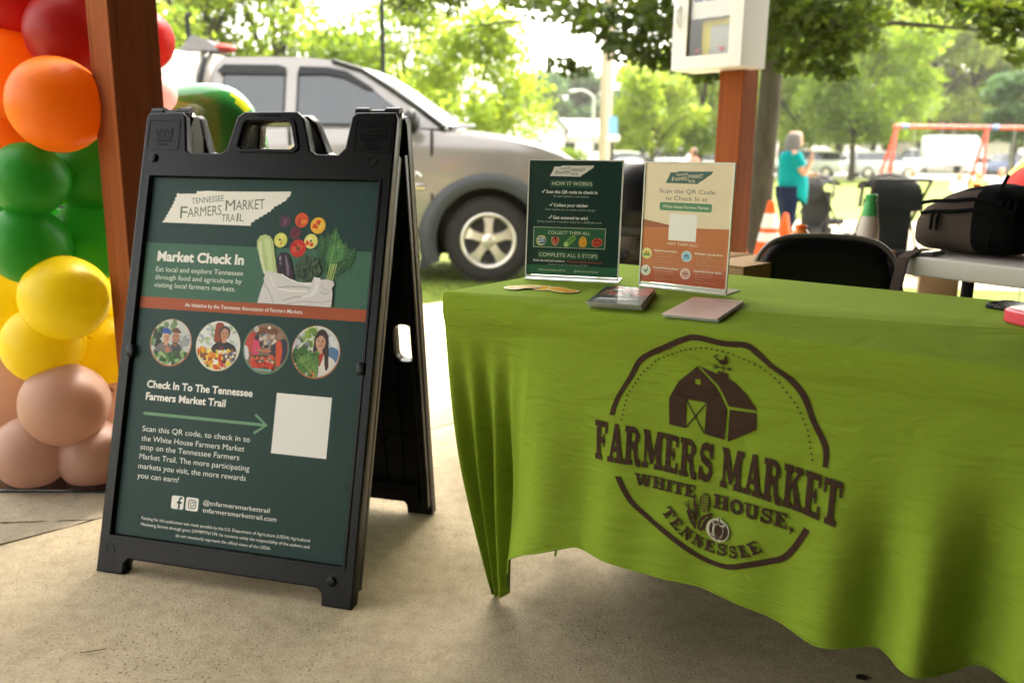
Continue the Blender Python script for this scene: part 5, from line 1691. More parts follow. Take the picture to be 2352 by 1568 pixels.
# ------------------------------------------------------------------ balloon column
def balloon_mat(name, c, rough=0.42):
    m, nt, bs = new_mat(name)
    bs.inputs['Base Color'].default_value = (*lin(c), 1)
    bs.inputs['Roughness'].default_value = rough
    bs.inputs['Specular IOR Level'].default_value = 0.45
    t = nt.nodes.new('ShaderNodeBsdfTranslucent')        # thin latex lets light through
    t.inputs['Color'].default_value = (*[v ** .6 for v in lin(c)], 1)
    mx = nt.nodes.new('ShaderNodeMixShader'); mx.inputs[0].default_value = 0.50
    nt.links.new(bs.outputs[0], mx.inputs[1]); nt.links.new(t.outputs[0], mx.inputs[2])
    nt.links.new(mx.outputs[0], nt.nodes['Material Output'].inputs[0])
    return m
BC = dict(red=balloon_mat('red_latex', 'c01a12'), deep=balloon_mat('deep_red_latex', 'b02420'), orange=balloon_mat('orange_latex', 'fb8a14'), green=balloon_mat('green_latex', '36a033'),
          yellow=balloon_mat('yellow_latex', 'f8e01c'), pink=balloon_mat('blush_latex', 'cba48f'), pale=balloon_mat('pale_pink_latex', 'f0c8c4'))
colm = thing('balloon_column', 'tall balloon column in red, orange, green, yellow and blush bands on a black stand', 'balloon column', (-1.22, 2.62, 0))
root_inv = Matrix.Translation((1.22, -2.62, 0))
def balloon(px, py, rpx, y, col, squash=1.03, lab=None, tie=None):
    c = at_depth(px, py, y)
    d = (c - Vector((0, 0, CAM_H))).length
    r = rpx * d / FPX * .985
    axis = Vector(tie) - c if tie is not None else Vector((-1.22, 2.62, c.z + .02)) - c
    if axis.length < .02: axis = Vector((0, 1, 0))
    Q = axis.to_track_quat('Z', 'Y').to_matrix().to_4x4()
    prof = []
    nn = 22
    for i in range(nn + 1):
        a = math.pi * i / nn
        z = -math.cos(a)
        rr = math.sin(a)
        if z > 0: z *= 1.10; rr *= (1 - .10 * z ** 2)        # a little drawn out towards the knot
        prof.append((max(rr, .004) * r * squash, z * r))
    prof[-1] = (r * .035, r * 1.10)
    prof += [(r * .03, r * 1.14), (r * .07, r * 1.20), (r * .06, r * 1.215)]
    mb = MB(); mb.revolve(prof, 36)
    o = mb.build('balloon', BC[col], colm, smooth=70)
    o.matrix_basis = root_inv @ Matrix.Translation(c) @ Q
    if lab: o['label'] = lab
    return o
B = [(160, 80, 82, 2.50, 'deep', 'dark red balloon'), (30, 0, 88, 2.60, 'red', 'red balloon'), (205, -55, 80, 2.58, 'red', 'red balloon'), (100, 60, 70, 2.78, 'red', 'red balloon'), (30, -120, 85, 2.56, 'red', 'red balloon'),
     (130, 241, 91, 2.48, 'orange', 'orange balloon'), (12, 170, 106, 2.60, 'orange', 'orange balloon'), (15, 285, 95, 2.64, 'orange', 'orange balloon'), (225, 205, 80, 2.66, 'orange', 'orange balloon'), (100, 320, 70, 2.80, 'orange', 'orange balloon'), (235, 300, 78, 2.74, 'orange', 'orange balloon'),
     (64, 414, 72, 2.50, 'green', 'green balloon'), (213, 396, 84, 2.60, 'green', 'green balloon'), (62, 562, 76, 2.50, 'green', 'green balloon'), (212, 552, 80, 2.58, 'green', 'green balloon'), (130, 400, 62, 2.82, 'green', 'green balloon'), (130, 560, 70, 2.82, 'green', 'green balloon'), (-40, 470, 80, 2.66, 'green', 'green balloon'),
     (148, 684, 85, 2.47, 'yellow', 'yellow balloon'), (95, 792, 76, 2.50, 'yellow', 'yellow balloon'), (243, 800, 75, 2.58, 'yellow', 'yellow balloon'), (0, 712, 92, 2.62, 'yellow', 'yellow balloon'), (228, 690, 82, 2.68, 'yellow', 'yellow balloon'), (150, 760, 78, 2.82, 'yellow', 'yellow balloon'), (-30, 640, 80, 2.7, 'yellow', 'yellow balloon'),
     (147, 928, 84, 2.46, 'pink', 'blush balloon'), (71, 1038, 72, 2.46, 'pink', 'blush balloon'), (213, 1043, 71, 2.50, 'pink', 'blush balloon'), (22, 915, 84, 2.58, 'pink', 'blush balloon'), (262, 925, 80, 2.62, 'pink', 'blush balloon'), (150, 1000, 75, 2.78, 'pink', 'blush balloon'), (-30, 1010, 72, 2.62, 'pink', 'blush balloon')]
for px, py, r_, y, c, lab in B:
    if y > 2.545: y += .10
    over = px + r_ - (200 + .0994 * py)
    if over > 0:                                    # these stand behind the post
        over = min(over, r_)
        y = max(y, 2.53 + math.sqrt(r_ ** 2 - (r_ - over) ** 2) * .00128)
    balloon(px, py, r_, y, c, lab=lab)
balloon(327, 93, 61, 2.72, 'red', lab='red balloon', tie=(-1.22, 2.62, 1.5))
balloon(362, 218, 38, 2.80, 'pale', lab='pale pink balloon', tie=(-1.22, 2.62, 1.3))
mb = MB()
mb.tube([(0, 0, .008), (0, 0, 1.9)], .012, 12)
mb.build('pole', MAT['black'], colm)
mb = MB()
mb.box((-.10, .02, .004), (.62, .50, .008), bev=.002)
mb.revolve([(.05, .008), (.05, .02), (.02, .03), (.014, .05)], 20)
mb.build('base_plate', mat('gloss_black_plate', (0.006, 0.006, 0.007), 0.10, spec=0.6, coat=0.4), colm).matrix_basis = Matrix.Rotation(.02, 4, 'Z')

# green foil balloon standing behind the sandwich board
foil_g = mat('green_foil', (0.025, 0.23, 0.04), 0.2, spec=0.6, coat=0.5)
foil_y = mat('lime_foil', (0.50, 0.55, 0.02), 0.2, coat=0.5)
c = at_depth(488, 300, 3.0)
fb = thing('foil_balloon', 'green foil balloon with lime patch, behind the black sandwich board', 'balloon', (c.x, c.y, 0))
mb = MB()
NU, NV = 48, 24
vs, fs = [], []
for i in range(NV + 1):
    th = math.pi * (i + .02) / (NV + .04)
    for j in range(NU):
        ph_ = 2 * math.pi * j / NU
        x, y, z = -math.cos(th), math.sin(th) * math.cos(ph_), math.sin(th) * math.sin(ph_)
        k = 1 + .22 * smooth(-.1, -1, x) * 0 - .22 * max(0, x) ** 2
        seam = 1 - .05 * abs(math.cos(ph_)) ** 10 * (1 + .5 * math.sin(26 * x))
        vs.append((x * .20, y * .085 * k * seam, z * .150 * k * (1 + .08 * math.sin(3 * x + 1))))
for i in range(NV):
    for j in range(NU):
        a, b = i * NU + j, i * NU + (j + 1) % NU
        fs.append((a, b, b + NU, a + NU))
mb.M = Matrix.Translation((0, 0, c.z)) @ Matrix.Rotation(R(24), 4, 'Y')
mb.add(vs, fs)
ob = mb.build('balloon_body', [foil_g, foil_y], fb, smooth=80)
for p_ in ob.data.polygons:
    q = p_.center - Vector((0, 0, c.z)); q = Matrix.Rotation(R(-24), 3, 'Y') @ q
    if q.z > .10 and -.045 < q.y < -.015 and .03 < q.x < .11: p_.material_index = 1
mb = MB(); mb.tube([(0, 0, c.z - .12), (0.0, 0, .02)], .004, 8); mb.revolve([(.07, 0.001), (.07, .012), (.01, .02)], 20)
mb.build('stick', MAT['black'], fb)
# ------------------------------------------------------------------ pickup truck
paint_m = mat('silver_paint', (0.25, 0.228, 0.212), 0.3, metal=0.4, coat=0.7, spec=0.6)
paint_l = mat('white_topper', (0.50, 0.47, 0.43), 0.35, coat=0.4)
trim = mat('grey_trim', (0.045, 0.047, 0.048), 0.5)
blk = mat('black_trim', (0.008, 0.008, 0.008), 0.35)
auto_glass = mat('tinted_glass', (0.02, 0.022, 0.025), 0.03, spec=0.8, coat=0.6)
tyre_m = mat('tyre_rubber', (0.028, 0.025, 0.022), 0.8, bump=0.4, bscale=40)
rim_m = mat('alloy_rim', (0.72, 0.66, 0.56), 0.35, metal=0.6)
TY, TZ = 8.02, -0.20
trk = thing('pickup_truck', 'silver four-door pickup truck parked on the grass behind the sign', 'pickup truck', (0, TY, TZ))
def arch(ob, xs_, r_, depth):
    """cut the wheel wells"""
    for x in xs_:
        mbc = MB()
        mbc.revolve([(r_, -.05), (r_, depth)], 40, Matrix.Translation((x, 0, .40)) @ Matrix.Rotation(R(-90), 4, 'X'))
        cut = mbc.build('cutter', blk, trk)
        m_ = ob.modifiers.new('arch', 'BOOLEAN'); m_.object = cut; m_.operation = 'DIFFERENCE'; m_.solver = 'EXACT'
        mbc2 = MB()
        mbc2.revolve([(r_, -.05), (r_, depth)], 40, Matrix.Translation((x, 1.92, .40)) @ Matrix.Rotation(R(90), 4, 'X'))
        cut2 = mbc2.build('cutter', blk, trk)
        m2 = ob.modifiers.new('arch', 'BOOLEAN'); m2.object = cut2; m2.operation = 'DIFFERENCE'; m2.solver = 'EXACT'
        ob['_cut'] = 1
    bpy.context.view_layer.update()
    dg = bpy.context.evaluated_depsgraph_get(); dg.update()
    me = bpy.data.meshes.new_from_object(ob.evaluated_get(dg))
    ob.modifiers.clear()
    ob.data = me
    del ob['_cut']
    for c_ in [o for o in bpy.data.objects if o.name.startswith('cutter')]:
        bpy.data.objects.remove(c_)
# lower body: cross sections along the length (x forward)
W2 = 1.92
ST = [(-5.35, .58, 1.16, .05), (-5.25, .50, 1.20, .02), (-4.0, .46, 1.42, .0), (-2.9, .44, 1.43, .0), (-1.6, .44, 1.43, .0), (-.95, .44, 1.43, .0), (-.72, .45, 1.41, -.012), (-.45, .46, 1.385, -.03), (-.1, .47, 1.345, -.03), (.22, .48, 1.28, -.005), (.46, .50, 1.20, .06), (.62, .52, 1.10, .12), (.74, .54, .98, .20), (.78, .60, .80, .26)]
rings = []
for x, zb, zt, ins in ST:
    h = zt - zb
    y0 = .0 + ins
    hood = x > -.75
    half = [(y0 + .12, zb), (y0 + .03, zb + .05), (y0 + .005, zb + h * .30), (y0 - .012, zb + h * .55), (y0 + .000, zb + h * .80), (y0 + .018, zt - .05), (y0 + .050, zt - .006), (y0 + .12, zt)]
    if hood:
        half += [(y0 + .45, zt + .035), (W2 / 2, zt + .055)]
    else:
        half += [(y0 + .45, zt), (W2 / 2, zt)]
    prof = half + [(W2 - a, b) for a, b in reversed(half[:-1])]
    rings.append([(x, a, b) for a, b in prof])
mb = MB(); mb.loft(rings)
body = mb.build('body', paint_m, trk, smooth=40)
bmm = bmesh.new(); bmm.from_mesh(body.data); bmesh.ops.recalc_face_normals(bmm, faces=bmm.faces[:]); bmm.to_mesh(body.data); bmm.free()
arch(body, (-.235, -4.05), .505, .46)
finish(body.data, 40)
for x in (-.235, -4.05):
    for y0_, y1_ in ((.03, .44), (W2 - .03, W2 - .44)):
        mb = MB()
        mb.loft([[(x + .498 * math.cos(R(a)), y, .40 + .498 * math.sin(R(a))) for a in range(-20, 201, 10)] for y in (y0_, y1_)], caps=False, closed=False)
        mb.prism([(x + .5 * math.cos(R(a)), .40 + .5 * math.sin(R(a))) for a in range(-20, 201, 10)], 0, .01, Matrix(((1, 0, 0, 0), (0, 0, 1, y1_ - .02 if y1_ < 1 else y1_ + .01), (0, 1, 0, 0), (0, 0, 0, 1))))
        mb.build('wheel_well', blk, trk, smooth=60)
# cab: side outline with tumblehome
def side_y(z): return .035 + .24 * max(0, (z - 1.42)) / .66
CB = [(-2.87, 1.425), (-2.85, 1.80), (-2.80, 1.98), (-2.72, 2.055), (-2.0, 2.065), (-1.70, 2.035), (-1.42, 1.945), (-1.16, 1.78), (-.90, 1.60), (-.66, 1.425)]
ringsc = []
for k in range(9):
    u = k / 8
    ring = []
    for x, z in CB:
        y = side_y(z) + (W2 - 2 * side_y(z)) * u
        bulge = math.sin(math.pi * u)
        xx = x + (.20 * bulge if x > -1.3 and z < 1.9 else .10 * bulge if x > -1.5 else 0)
        zz = z + (.035 * bulge if z > 1.9 else 0)
        ring.append((xx, y, zz))
    ringsc.append(ring)
mb = MB(); mb.loft(ringsc)
cabm = mb.build('cab', paint_m, trk, smooth=50)
bmm = bmesh.new(); bmm.from_mesh(cabm.data); bmesh.ops.recalc_face_normals(bmm, faces=bmm.faces[:]); bmm.to_mesh(cabm.data); bmm.free()
def side_panel(pts, off, mats, name, parent, thick=.006, far=False):
    mb = MB()
    vs = []
    for o_ in (off, off + thick):
        for x, z in pts:
            y = side_y(z) - o_
            vs.append((x, (W2 - y) if far else y, z))
    n = len(pts)
    tri = tessellate_polygon([[Vector((p[0], p[1], 0)) for p in pts]])
    fs = [tuple(i + n for i in t) for t in tri] + [tuple(t) for t in tri]
    fs += [(i, (i + 1) % n, (i + 1) % n + n, i + n) for i in range(n)]
    mb.add(vs, fs)
    o = mb.build(name, mats, parent, smooth=0)
    b_ = bmesh.new(); b_.from_mesh(o.data); bmesh.ops.recalc_face_normals(b_, faces=b_.faces[:]); b_.to_mesh(o.data); b_.free()
    return o
wr = round_poly([(-2.74, 1.46), (-2.14, 1.46), (-2.14, 1.96), (-2.68, 1.96)], .07)
wf = round_poly([(-2.00, 1.46), (-.92, 1.46), (-1.10, 1.60), (-1.36, 1.79), (-1.58, 1.92), (-1.74, 1.95), (-2.00, 1.955)], .07)
for far in (False, True):
    for pts in (wr, wf):
        cxp = sum(p[0] for p in pts) / len(pts); czp = sum(p[1] for p in pts) / len(pts)
        outer = [(cxp + (p[0] - cxp) * 1.05, czp + (p[1] - czp) * 1.09) for p in pts]
        w_ = side_panel(outer, .002, blk, 'window', trk, far=far)
        side_panel(pts, .010, auto_glass, 'pane', w_, far=far)
for pts in ([(-2.76, 1.925), (-2.70, 1.985), (-2.20, 1.985), (-2.13, 1.965), (-2.13, 1.90), (-2.74, 1.90)], [(-2.02, 1.90), (-2.0, 1.975), (-1.74, 1.97), (-1.56, 1.935), (-1.34, 1.80), (-1.30, 1.765), (-1.38, 1.775), (-1.58, 1.875), (-1.74, 1.905)]):
    side_panel(pts, .018, blk, 'rain_visor', trk, thick=.02)
# windscreen
mb = MB()
g_ = []
for k in range(9):
    u = .07 + .86 * k / 8
    row = []
    for x, z in ((-1.37, 1.915), (-1.16, 1.775), (-.92, 1.61), (-.70, 1.45)):
        y = side_y(z) + (W2 - 2 * side_y(z)) * u
        b_ = math.sin(math.pi * u)
        row.append((x + (.20 if z < 1.9 else .12) * b_ + .012, y, z + .012 + (.02 * b_ if z > 1.9 else 0)))
    g_.append(row)
vs = [p for r_ in g_ for p in r_]
mb.add(vs, [(i * 4 + j, i * 4 + j + 1, (i + 1) * 4 + j + 1, (i + 1) * 4 + j) for i in range(8) for j in range(3)])
mb.build('windscreen', mat('windscreen_sky_pale', (0.38, 0.42, 0.38), 0.04, spec=1.0, coat=1.0), trk, smooth=180)  # pale base colour stands in for sky reflected in the glass
mb = MB(); mb.tube([(-.62, .35, 1.47), (-.60, .9, 1.52)], .012, 6); mb.tube([(-.60, 1.0, 1.52), (-.62, 1.6, 1.47)], .012, 6); mb.build('wiper', blk, trk)
mb = MB(); mb.tube([(-1.70, .235, 2.03), (-1.42, .215, 1.945), (-1.14, .15, 1.775), (-.88, .095, 1.60), (-.64, .035, 1.425)], [.020, .024, .026, .028, .030], 8); mb.build('pillar_trim', blk, trk)
mb = MB(); mb.tube([(-.60, .08, 1.43), (-.46, .5, 1.465), (-.42, .96, 1.48)], .022, 6); mb.build('cowl', blk, trk)
# bed cap with its side window, and the cargo lashed on its roof
mb = MB()
rg = []
for x in (-5.2, -5.0, -3.2, -2.93):
    s = .06 if x == -5.2 else 0
    rg.append([(x, .02, 1.43), (x, .10 + s, 1.85), (x, .16 + s, 2.05 - s), (x, .28, 2.11 - s), (x, W2 / 2, 2.13 - s), (x, W2 - .28, 2.11 - s), (x, W2 - .16 - s, 2.05 - s), (x, W2 - .10 - s, 1.85), (x, W2 - .02, 1.43)])
mb.loft(rg)
cap_ = mb.build('bed_cap', paint_l, trk, smooth=40)
b_ = bmesh.new(); b_.from_mesh(cap_.data); bmesh.ops.recalc_face_normals(b_, faces=b_.faces[:]); b_.to_mesh(cap_.data); b_.free()
cw = round_poly([(-4.6, 1.50), (-3.30, 1.50), (-3.18, 1.72), (-3.16, 1.80), (-3.22, 1.92), (-3.36, 2.06), (-3.50, 2.10), (-4.6, 2.08)], .05)
f_ = side_panel(cw, -.03, blk, 'window', trk, thick=.05)
side_panel([(-4.55, 1.84), (-3.27, 1.84), (-3.27, 1.90), (-3.40, 2.04), (-4.55, 2.05)], .03, auto_glass, 'pane', f_)
side_panel([(-4.55, 1.53), (-3.33, 1.53), (-3.22, 1.74), (-3.24, 1.80), (-4.55, 1.80)], .03, mat('brown_interior', (0.09, 0.065, 0.035), 0.7), 'pane', f_)
mb = MB(); mb.tube([(-2.90, .03, 1.43), (-2.89, .09, 1.85), (-2.86, .17, 2.03), (-2.86, .3, 2.09)], .028, 8); mb.build('rubber_seal', blk, trk)
# wheels
def wheel(x, y, flip):
    M = Matrix.Translation((x, y, .40)) @ Matrix.Rotation(R(90), 4, 'X')
    if flip: M = Matrix.Translation((x, y, .40)) @ Matrix.Rotation(R(-90), 4, 'X')
    e = bpy.data.objects.new('wheel', None)
    mb = MB()
    mb.revolve([(.235, .10), (.26, .125), (.33, .135), (.385, .118), (.405, .095), (.412, .05), (.412, -.05), (.405, -.095), (.385, -.118), (.33, -.135), (.24, -.13), (.235, -.1)], 56, caps=False)
    for k in range(44):          # tread blocks on the shoulder
        a = 2 * math.pi * k / 44
        for s in (-1, 1):
            mb.box((0, 0, 0), (.030, .040, .046), Matrix.Rotation(a, 4, 'Z') @ Matrix.Translation((.400, 0, s * .085)))
    mb.revolve([(.250, .08), (.250, -.08)], 40)
    ty = mb.build('wheel', tyre_m, trk, smooth=35, matrix=M)
    mb = MB()
    mb.revolve([(.232, .02), (.262, .128), (.250, .134), (.236, .126), (.214, .04), (.205, .02)], 48, caps=False)
    mb.revolve([(.232, .015), (.205, .02), (.0001, .022)], 40, caps=False)
    for k in range(5):
        a0 = 2 * math.pi * k / 5 + .3
        rg = []
        for rr, wd, zz in ((.05, .050, .100), (.10, .042, .106), (.16, .044, .104), (.205, .064, .096), (.238, .086, .085)):
            rg.append([(rr, -wd, zz - .03), (rr, wd, zz - .03), (rr, wd * .8, zz), (rr, -wd * .8, zz)])
        old = mb.M; mb.M = old @ Matrix.Rotation(a0, 4, 'Z'); mb.loft(rg); mb.M = old
    mb.revolve([(.062, .07), (.062, .112), (.045, .124), (.0001, .128)], 24)
    rim = mb.build('rim', rim_m, ty, smooth=35)
    mb = MB(); mb.revolve([(.205, .0235), (.0001, .0236)], 30); mb.build('hub_recess', blk, rim)
    bpy.data.objects.remove(e)
for x in (-.235, -4.05):
    wheel(x, .14, False); wheel(x, W2 - .14, True)
# flares, flaps, handles, mirror, badge, sill, bumper, lamps
for x in (-.235, -4.05):
    mb = MB()
    rg = []
    for k in range(29):
        a = R(-22 + 224 * k / 28)
        c_, s_ = math.cos(a), math.sin(a)
        q = lambda r_, y: (x + r_ * c_, y, .40 + r_ * s_)
        rg.append([q(.495, .05), q(.495, -.060), q(.54, -.080), q(.62, -.060), q(.665, .02)])
    mb.loft(rg)
    fl = mb.build('wheel_flare', trim, trk, smooth=50)
    b_ = bmesh.new(); b_.from_mesh(fl.data); bmesh.ops.recalc_face_normals(b_, faces=b_.faces[:]); b_.to_mesh(fl.data); b_.free()
    mb = MB(); mb.loft([[(x - .60, -.02, .46), (x - .50, -.03, .46), (x - .50, .26, .46), (x - .60, .26, .46)], [(x - .66, .0, .14), (x - .58, .0, .14), (x - .58, .26, .14), (x - .66, .26, .14)]])
    mb.build('mud_flap', trim, trk)
for x in (-2.42, -1.42):
    pass
for x in (-2.50, -1.98):
    mb = MB(); mb.box((x, -.035, 1.235), (.20, .035, .036), bev=.012); mb.box((x - .08, -.015, 1.235), (.03, .04, .03)); mb.box((x + .08, -.015, 1.235), (.03, .04, .03))
    mb.build('door_handle', mat('tan_handle', (0.45, 0.36, 0.24), 0.35), trk)
for far in (0, 1):
    y = -.14 if not far else W2 + .14
    mb = MB(); mb.sphere((-.93, y, 1.48), (.075, .13, .115), nu=16, nv=12); mb.tube([(-.92, .05 if not far else W2 - .05, 1.43), (-.93, y, 1.45)], .025, 8)
    mb.build('side_mirror', blk, trk)
def side_text(body_, x, z, cap, width, m_, name):
    vs, fs, a, b = text_shape(body_, .02)
    n_ = len(vs)
    P = [(x + (p_[0] - a) * width / (b - a), z + p_[1] * cap / CAP) for p_ in vs]
    mb = MB()
    mb.add([(u, -.012, v) for u, v in P] + [(u, -.020, v) for u, v in P], [tuple(i + n_ for i in f) for f in fs])
    return mb.build(name, m_, trk, smooth=0)
mb = MB(); mb.box((-.93, -.018, .90), (.22, .022, .055), bev=.01); mb.build('badge', MAT['chrome'], trk)
mb = MB(); mb.tube([(-1.0, -.02, .99), (-.965, -.02, 1.03), (-.93, -.02, .985), (-.90, -.02, 1.03), (-.86, -.02, .99)], .012, 6); mb.build('badge', MAT['chrome'], trk)
mb = MB(); mb.tube([(-3.3, .02, .40), (-1.0, .02, .40)], .045, 10); mb.build('side_step', blk, trk)
mb = MB(); mb.box((.80, W2 / 2, .62), (.16, 1.75, .22), bev=.05); mb.build('bumper', MAT['chrome'], trk)
for y in (.30, W2 - .30):
    mb = MB(); mb.sphere((.66, y, .98), (.13, .17, .09), nu=16, nv=10); mb.build('headlight', mat('lamp_glass', (0.6, 0.6, 0.58), 0.08, spec=0.9), trk)
mb = MB(); mb.box((.745, W2 / 2, .90), (.06, .95, .16), bev=.02); mb.build('grille', blk, trk)
mb = MB(); mb.box((-2.2, W2 / 2, .50), (6.0, 1.2, .22)); mb.build('chassis', blk, trk)
# lines of the doors
for x0 in (-2.07,):
    mb = MB(); mb.box((x0, -.008, .98), (.022, .014, .88)); mb.build('door_seam', blk, trk)
mb = MB(); mb.box((-.76, -.004, .98), (.026, .016, .85)); mb.build('door_seam', blk, trk)
# cargo on the cap
cg = thing('roof_bag', 'grey and red bag lying on the roof of the pickup', 'bag', (-2.93, TY + .42, TZ + 2.11))
cg.scale = (.72, .8, .72)
mb = MB()
mb.loft([[(-.30, -.18, 0), (-.30, .18, 0), (-.28, .14, .04), (-.28, -.14, .04)], [(-.14, -.2, 0), (-.14, .2, 0), (-.12, .16, .20), (-.12, -.16, .20)], [(.06, -.2, 0), (.06, .2, 0), (.05, .16, .15), (.05, -.16, .15)], [(.22, -.18, 0), (.22, .18, 0), (.20, .14, .06), (.20, -.14, .06)]])
mb.build('bag_body', mat('grey_canvas', (0.16, 0.15, 0.15), 0.8), cg)
mb = MB(); mb.sphere((.24, -.02, .05), (.16, .16, .055), nu=14, nv=8)
mb.build('red_flap', mat('red_canvas', (0.42, 0.04, 0.03), 0.7), cg)

# ------------------------------------------------------------------ poles, signs and lamps
grey_pole = mat('dark_grey_pole', (0.022, 0.025, 0.023), 0.8, spec=.1)
def pole(name, label, cat, px, py, y, r_, top, m_, grp=None):
    q = at_depth(px, py, y)
    t = thing(name, label, cat, (q.x, y, gz(y)), 0, grp)
    mb = MB(); mb.tube([(0, 0, 0), (0, 0, top * .5), (0, 0, top)], [r_ * 1.08, r_, r_ * .94], 12); mb.build('pole', m_, t)
    mb = MB(); mb.revolve([(r_ * 2.2, 0.0), (r_ * 2.2, .03), (r_ * 1.3, .05)], 14); mb.build('foot', m_, t)
    mb = MB(); mb.sphere((0, 0, top), (r_ * 1.05, r_ * 1.05, r_ * .8), nu=10, nv=6); mb.build('finial', m_, t)
    return t
pole('metal_pole', 'short dark metal pole standing behind the pickup roof bag', 'pole', 432, 70, 11.5, .035, 2.98, grey_pole)
pole('metal_pole', 'thin tall dark pole rising behind the pickup windscreen', 'pole', 878, 60, 16.0, .045, 5.2, grey_pole)
up = thing('utility_pole', 'pale wooden utility pole standing beyond the pickup bonnet', 'utility pole', (at_depth(1390, 300, 22).x, 22, gz(22)))
mb = MB(); mb.tube([(0, 0, -.2), (0, 0, 4), (0, 0, 9)], [.165, .15, .12], 14); mb.build('pole', wood_mat('weathered_pole', (0.52, 0.42, 0.34), (10, 10, .6)), up)
mb = MB(); mb.box((0, -.16, 8.3), (2.2, .10, .12)); mb.build('crossarm', MAT['timber'], up)
for k in (-.9, -.45, .45, .9):
    mb = MB(); mb.revolve([(.03, 0), (.06, .05), (.03, .09), (.05, .13), (.001, .16)], 10, Matrix.Translation((k, -.16, 8.36))); mb.build('insulator', grey, up)
lp = thing('street_lamp', 'street lamp with one curved arm left of the utility pole', 'street lamp', (at_depth(1364, 260, 48).x, 48, gz(48)))
lm = mat('galvanised', (0.55, 0.55, 0.53), 0.5)
mb = MB(); mb.tube([(0, 0, 0), (0, 0, 4.35)], .10, 10); mb.build('pole', lm, lp)
mb = MB(); mb.tube([(0, 0, 4.3), (-.25, 0, 4.55), (-.65, 0, 4.72), (-1.0, 0, 4.70)], .055, 8); mb.build('arm', lm, lp)
mb = MB(); mb.sphere((-1.15, 0, 4.66), (.24, .13, .09), nu=14, nv=8); mb.build('lamp_head', lm, lp)
sg = thing('notice_sign', 'blue and white rounded sign on a slim black post', 'sign', (at_depth(1406, 320, 15).x, 15, gz(15)))
mb = MB(); mb.tube([(0, 0, 0), (0, 0, 1.62)], .028, 10); mb.build('post', blk, sg)
mb = MB(); mb.prism(round_poly([(-.08, 1.60), (.08, 1.60), (.08, 1.96), (-.08, 1.96)], .06), -.012, .012, Matrix(((1, 0, 0, 0), (0, 0, -1, -.03), (0, 1, 0, 0), (0, 0, 0, 1)))); mb.build('sign_plate', mat('sky_blue_paint', (0.25, 0.50, 0.75), 0.4), sg)
mb = MB(); mb.prism(round_poly([(-.10, 1.54), (.13, 1.54), (.13, 1.66), (-.10, 1.66)], .04), -.012, .012, Matrix(((1, 0, 0, 0), (0, 0, -1, -.056), (0, 1, 0, 0), (0, 0, 0, 1)))); mb.build('sign_plate', white_metal, sg)

# ------------------------------------------------------------------ houses
wall_w = mat('white_siding', (0.80, 0.78, 0.72), 0.7)
roof_g = mat('grey_shingle', (0.30, 0.30, 0.30), 0.85, var=0.2, vscale=6)
def gable(mb, x0, x1, y0, y1, ze, zr, axis):
    if axis == 'x':
        return
hx = at_depth(1300, 320, 62).x
hs = thing('house', 'white house with a broad grey roof beyond the pickup bonnet', 'house', (hx, 62, gz(62)))
mb = MB(); mb.box((0, 4, 1.35), (7.0, 8, 2.7)); mb.prism([(-1, 0), (1, 0), (0, 1)], 0, .1, Matrix.Translation((0, 0, -50))) if False else None
mb.build('wall', wall_w, hs)
mb = MB()
mb.prism([(-4.6, 2.55), (4.6, 2.55), (0, 3.9 + .0)], -3.9, 3.9, Matrix(((0, 0, 1, 0), (1, 0, 0, 4), (0, 1, 0, 0), (0, 0, 0, 1))))
mb.build('roof', roof_g, hs)
for x in (-2.2, 0.2, 2.4):
    mb = MB(); mb.box((x, -.03, 1.5), (.9, .06, 1.2)); w_ = mb.build('window', blk, hs)
hs2 = thing('house', 'white gable-fronted house at the left end of the grey-roofed one', 'house', (at_depth(1228, 300, 58).x, 58, gz(58)))
mb = MB(); mb.prism([(-2.0, 0), (2.0, 0), (2.0, 2.9), (0, 4.9), (-2.0, 2.9)], 0, 7, Matrix(((1, 0, 0, 0), (0, 0, 1, 0), (0, 1, 0, 0), (0, 0, 0, 1)))); mb.build('wall', wall_w, hs2)
mb = MB()
for s in (-1, 1):
    mb.add([(0, -.3, 5.05), (s * 2.4, -.3, 2.66), (s * 2.4, 7.2, 2.66), (0, 7.2, 5.05), (0, -.3, 5.2), (s * 2.4, -.3, 2.81), (s * 2.4, 7.2, 2.81), (0, 7.2, 5.2)], [(0, 1, 2, 3), (7, 6, 5, 4), (0, 4, 5, 1), (1, 5, 6, 2), (2, 6, 7, 3), (3, 7, 4, 0)])
mb.build('roof', roof_g, hs2)
mb = MB(); mb.box((0, -.03, 1.6), (1.0, .06, 1.2)); mb.build('window', blk, hs2)
hs3 = thing('building', 'low pale building with a purple sign beyond the swings', 'building', (at_depth(2222, 345, 88).x, 88, gz(88)))
mb = MB(); mb.box((0, 4, 1.5), (9.5, 8, 3.0)); mb.build('wall', mat('cream_wall', (0.70, 0.64, 0.54), 0.7), hs3)
mb = MB(); mb.box((0, 4, 3.12), (10, 8.6, .25)); mb.build('roof', roof_g, hs3)
mb = MB(); mb.box((1.4, -.06, 1.1), (3.0, .08, .75)); mb.build('signboard', mat('purple_sign', (0.20, 0.10, 0.20), 0.6), hs3)
for x in (-3.2, -1.4):
    mb = MB(); mb.box((x, -.03, 1.3), (.9, .06, 1.4)); mb.build('window', blk, hs3)

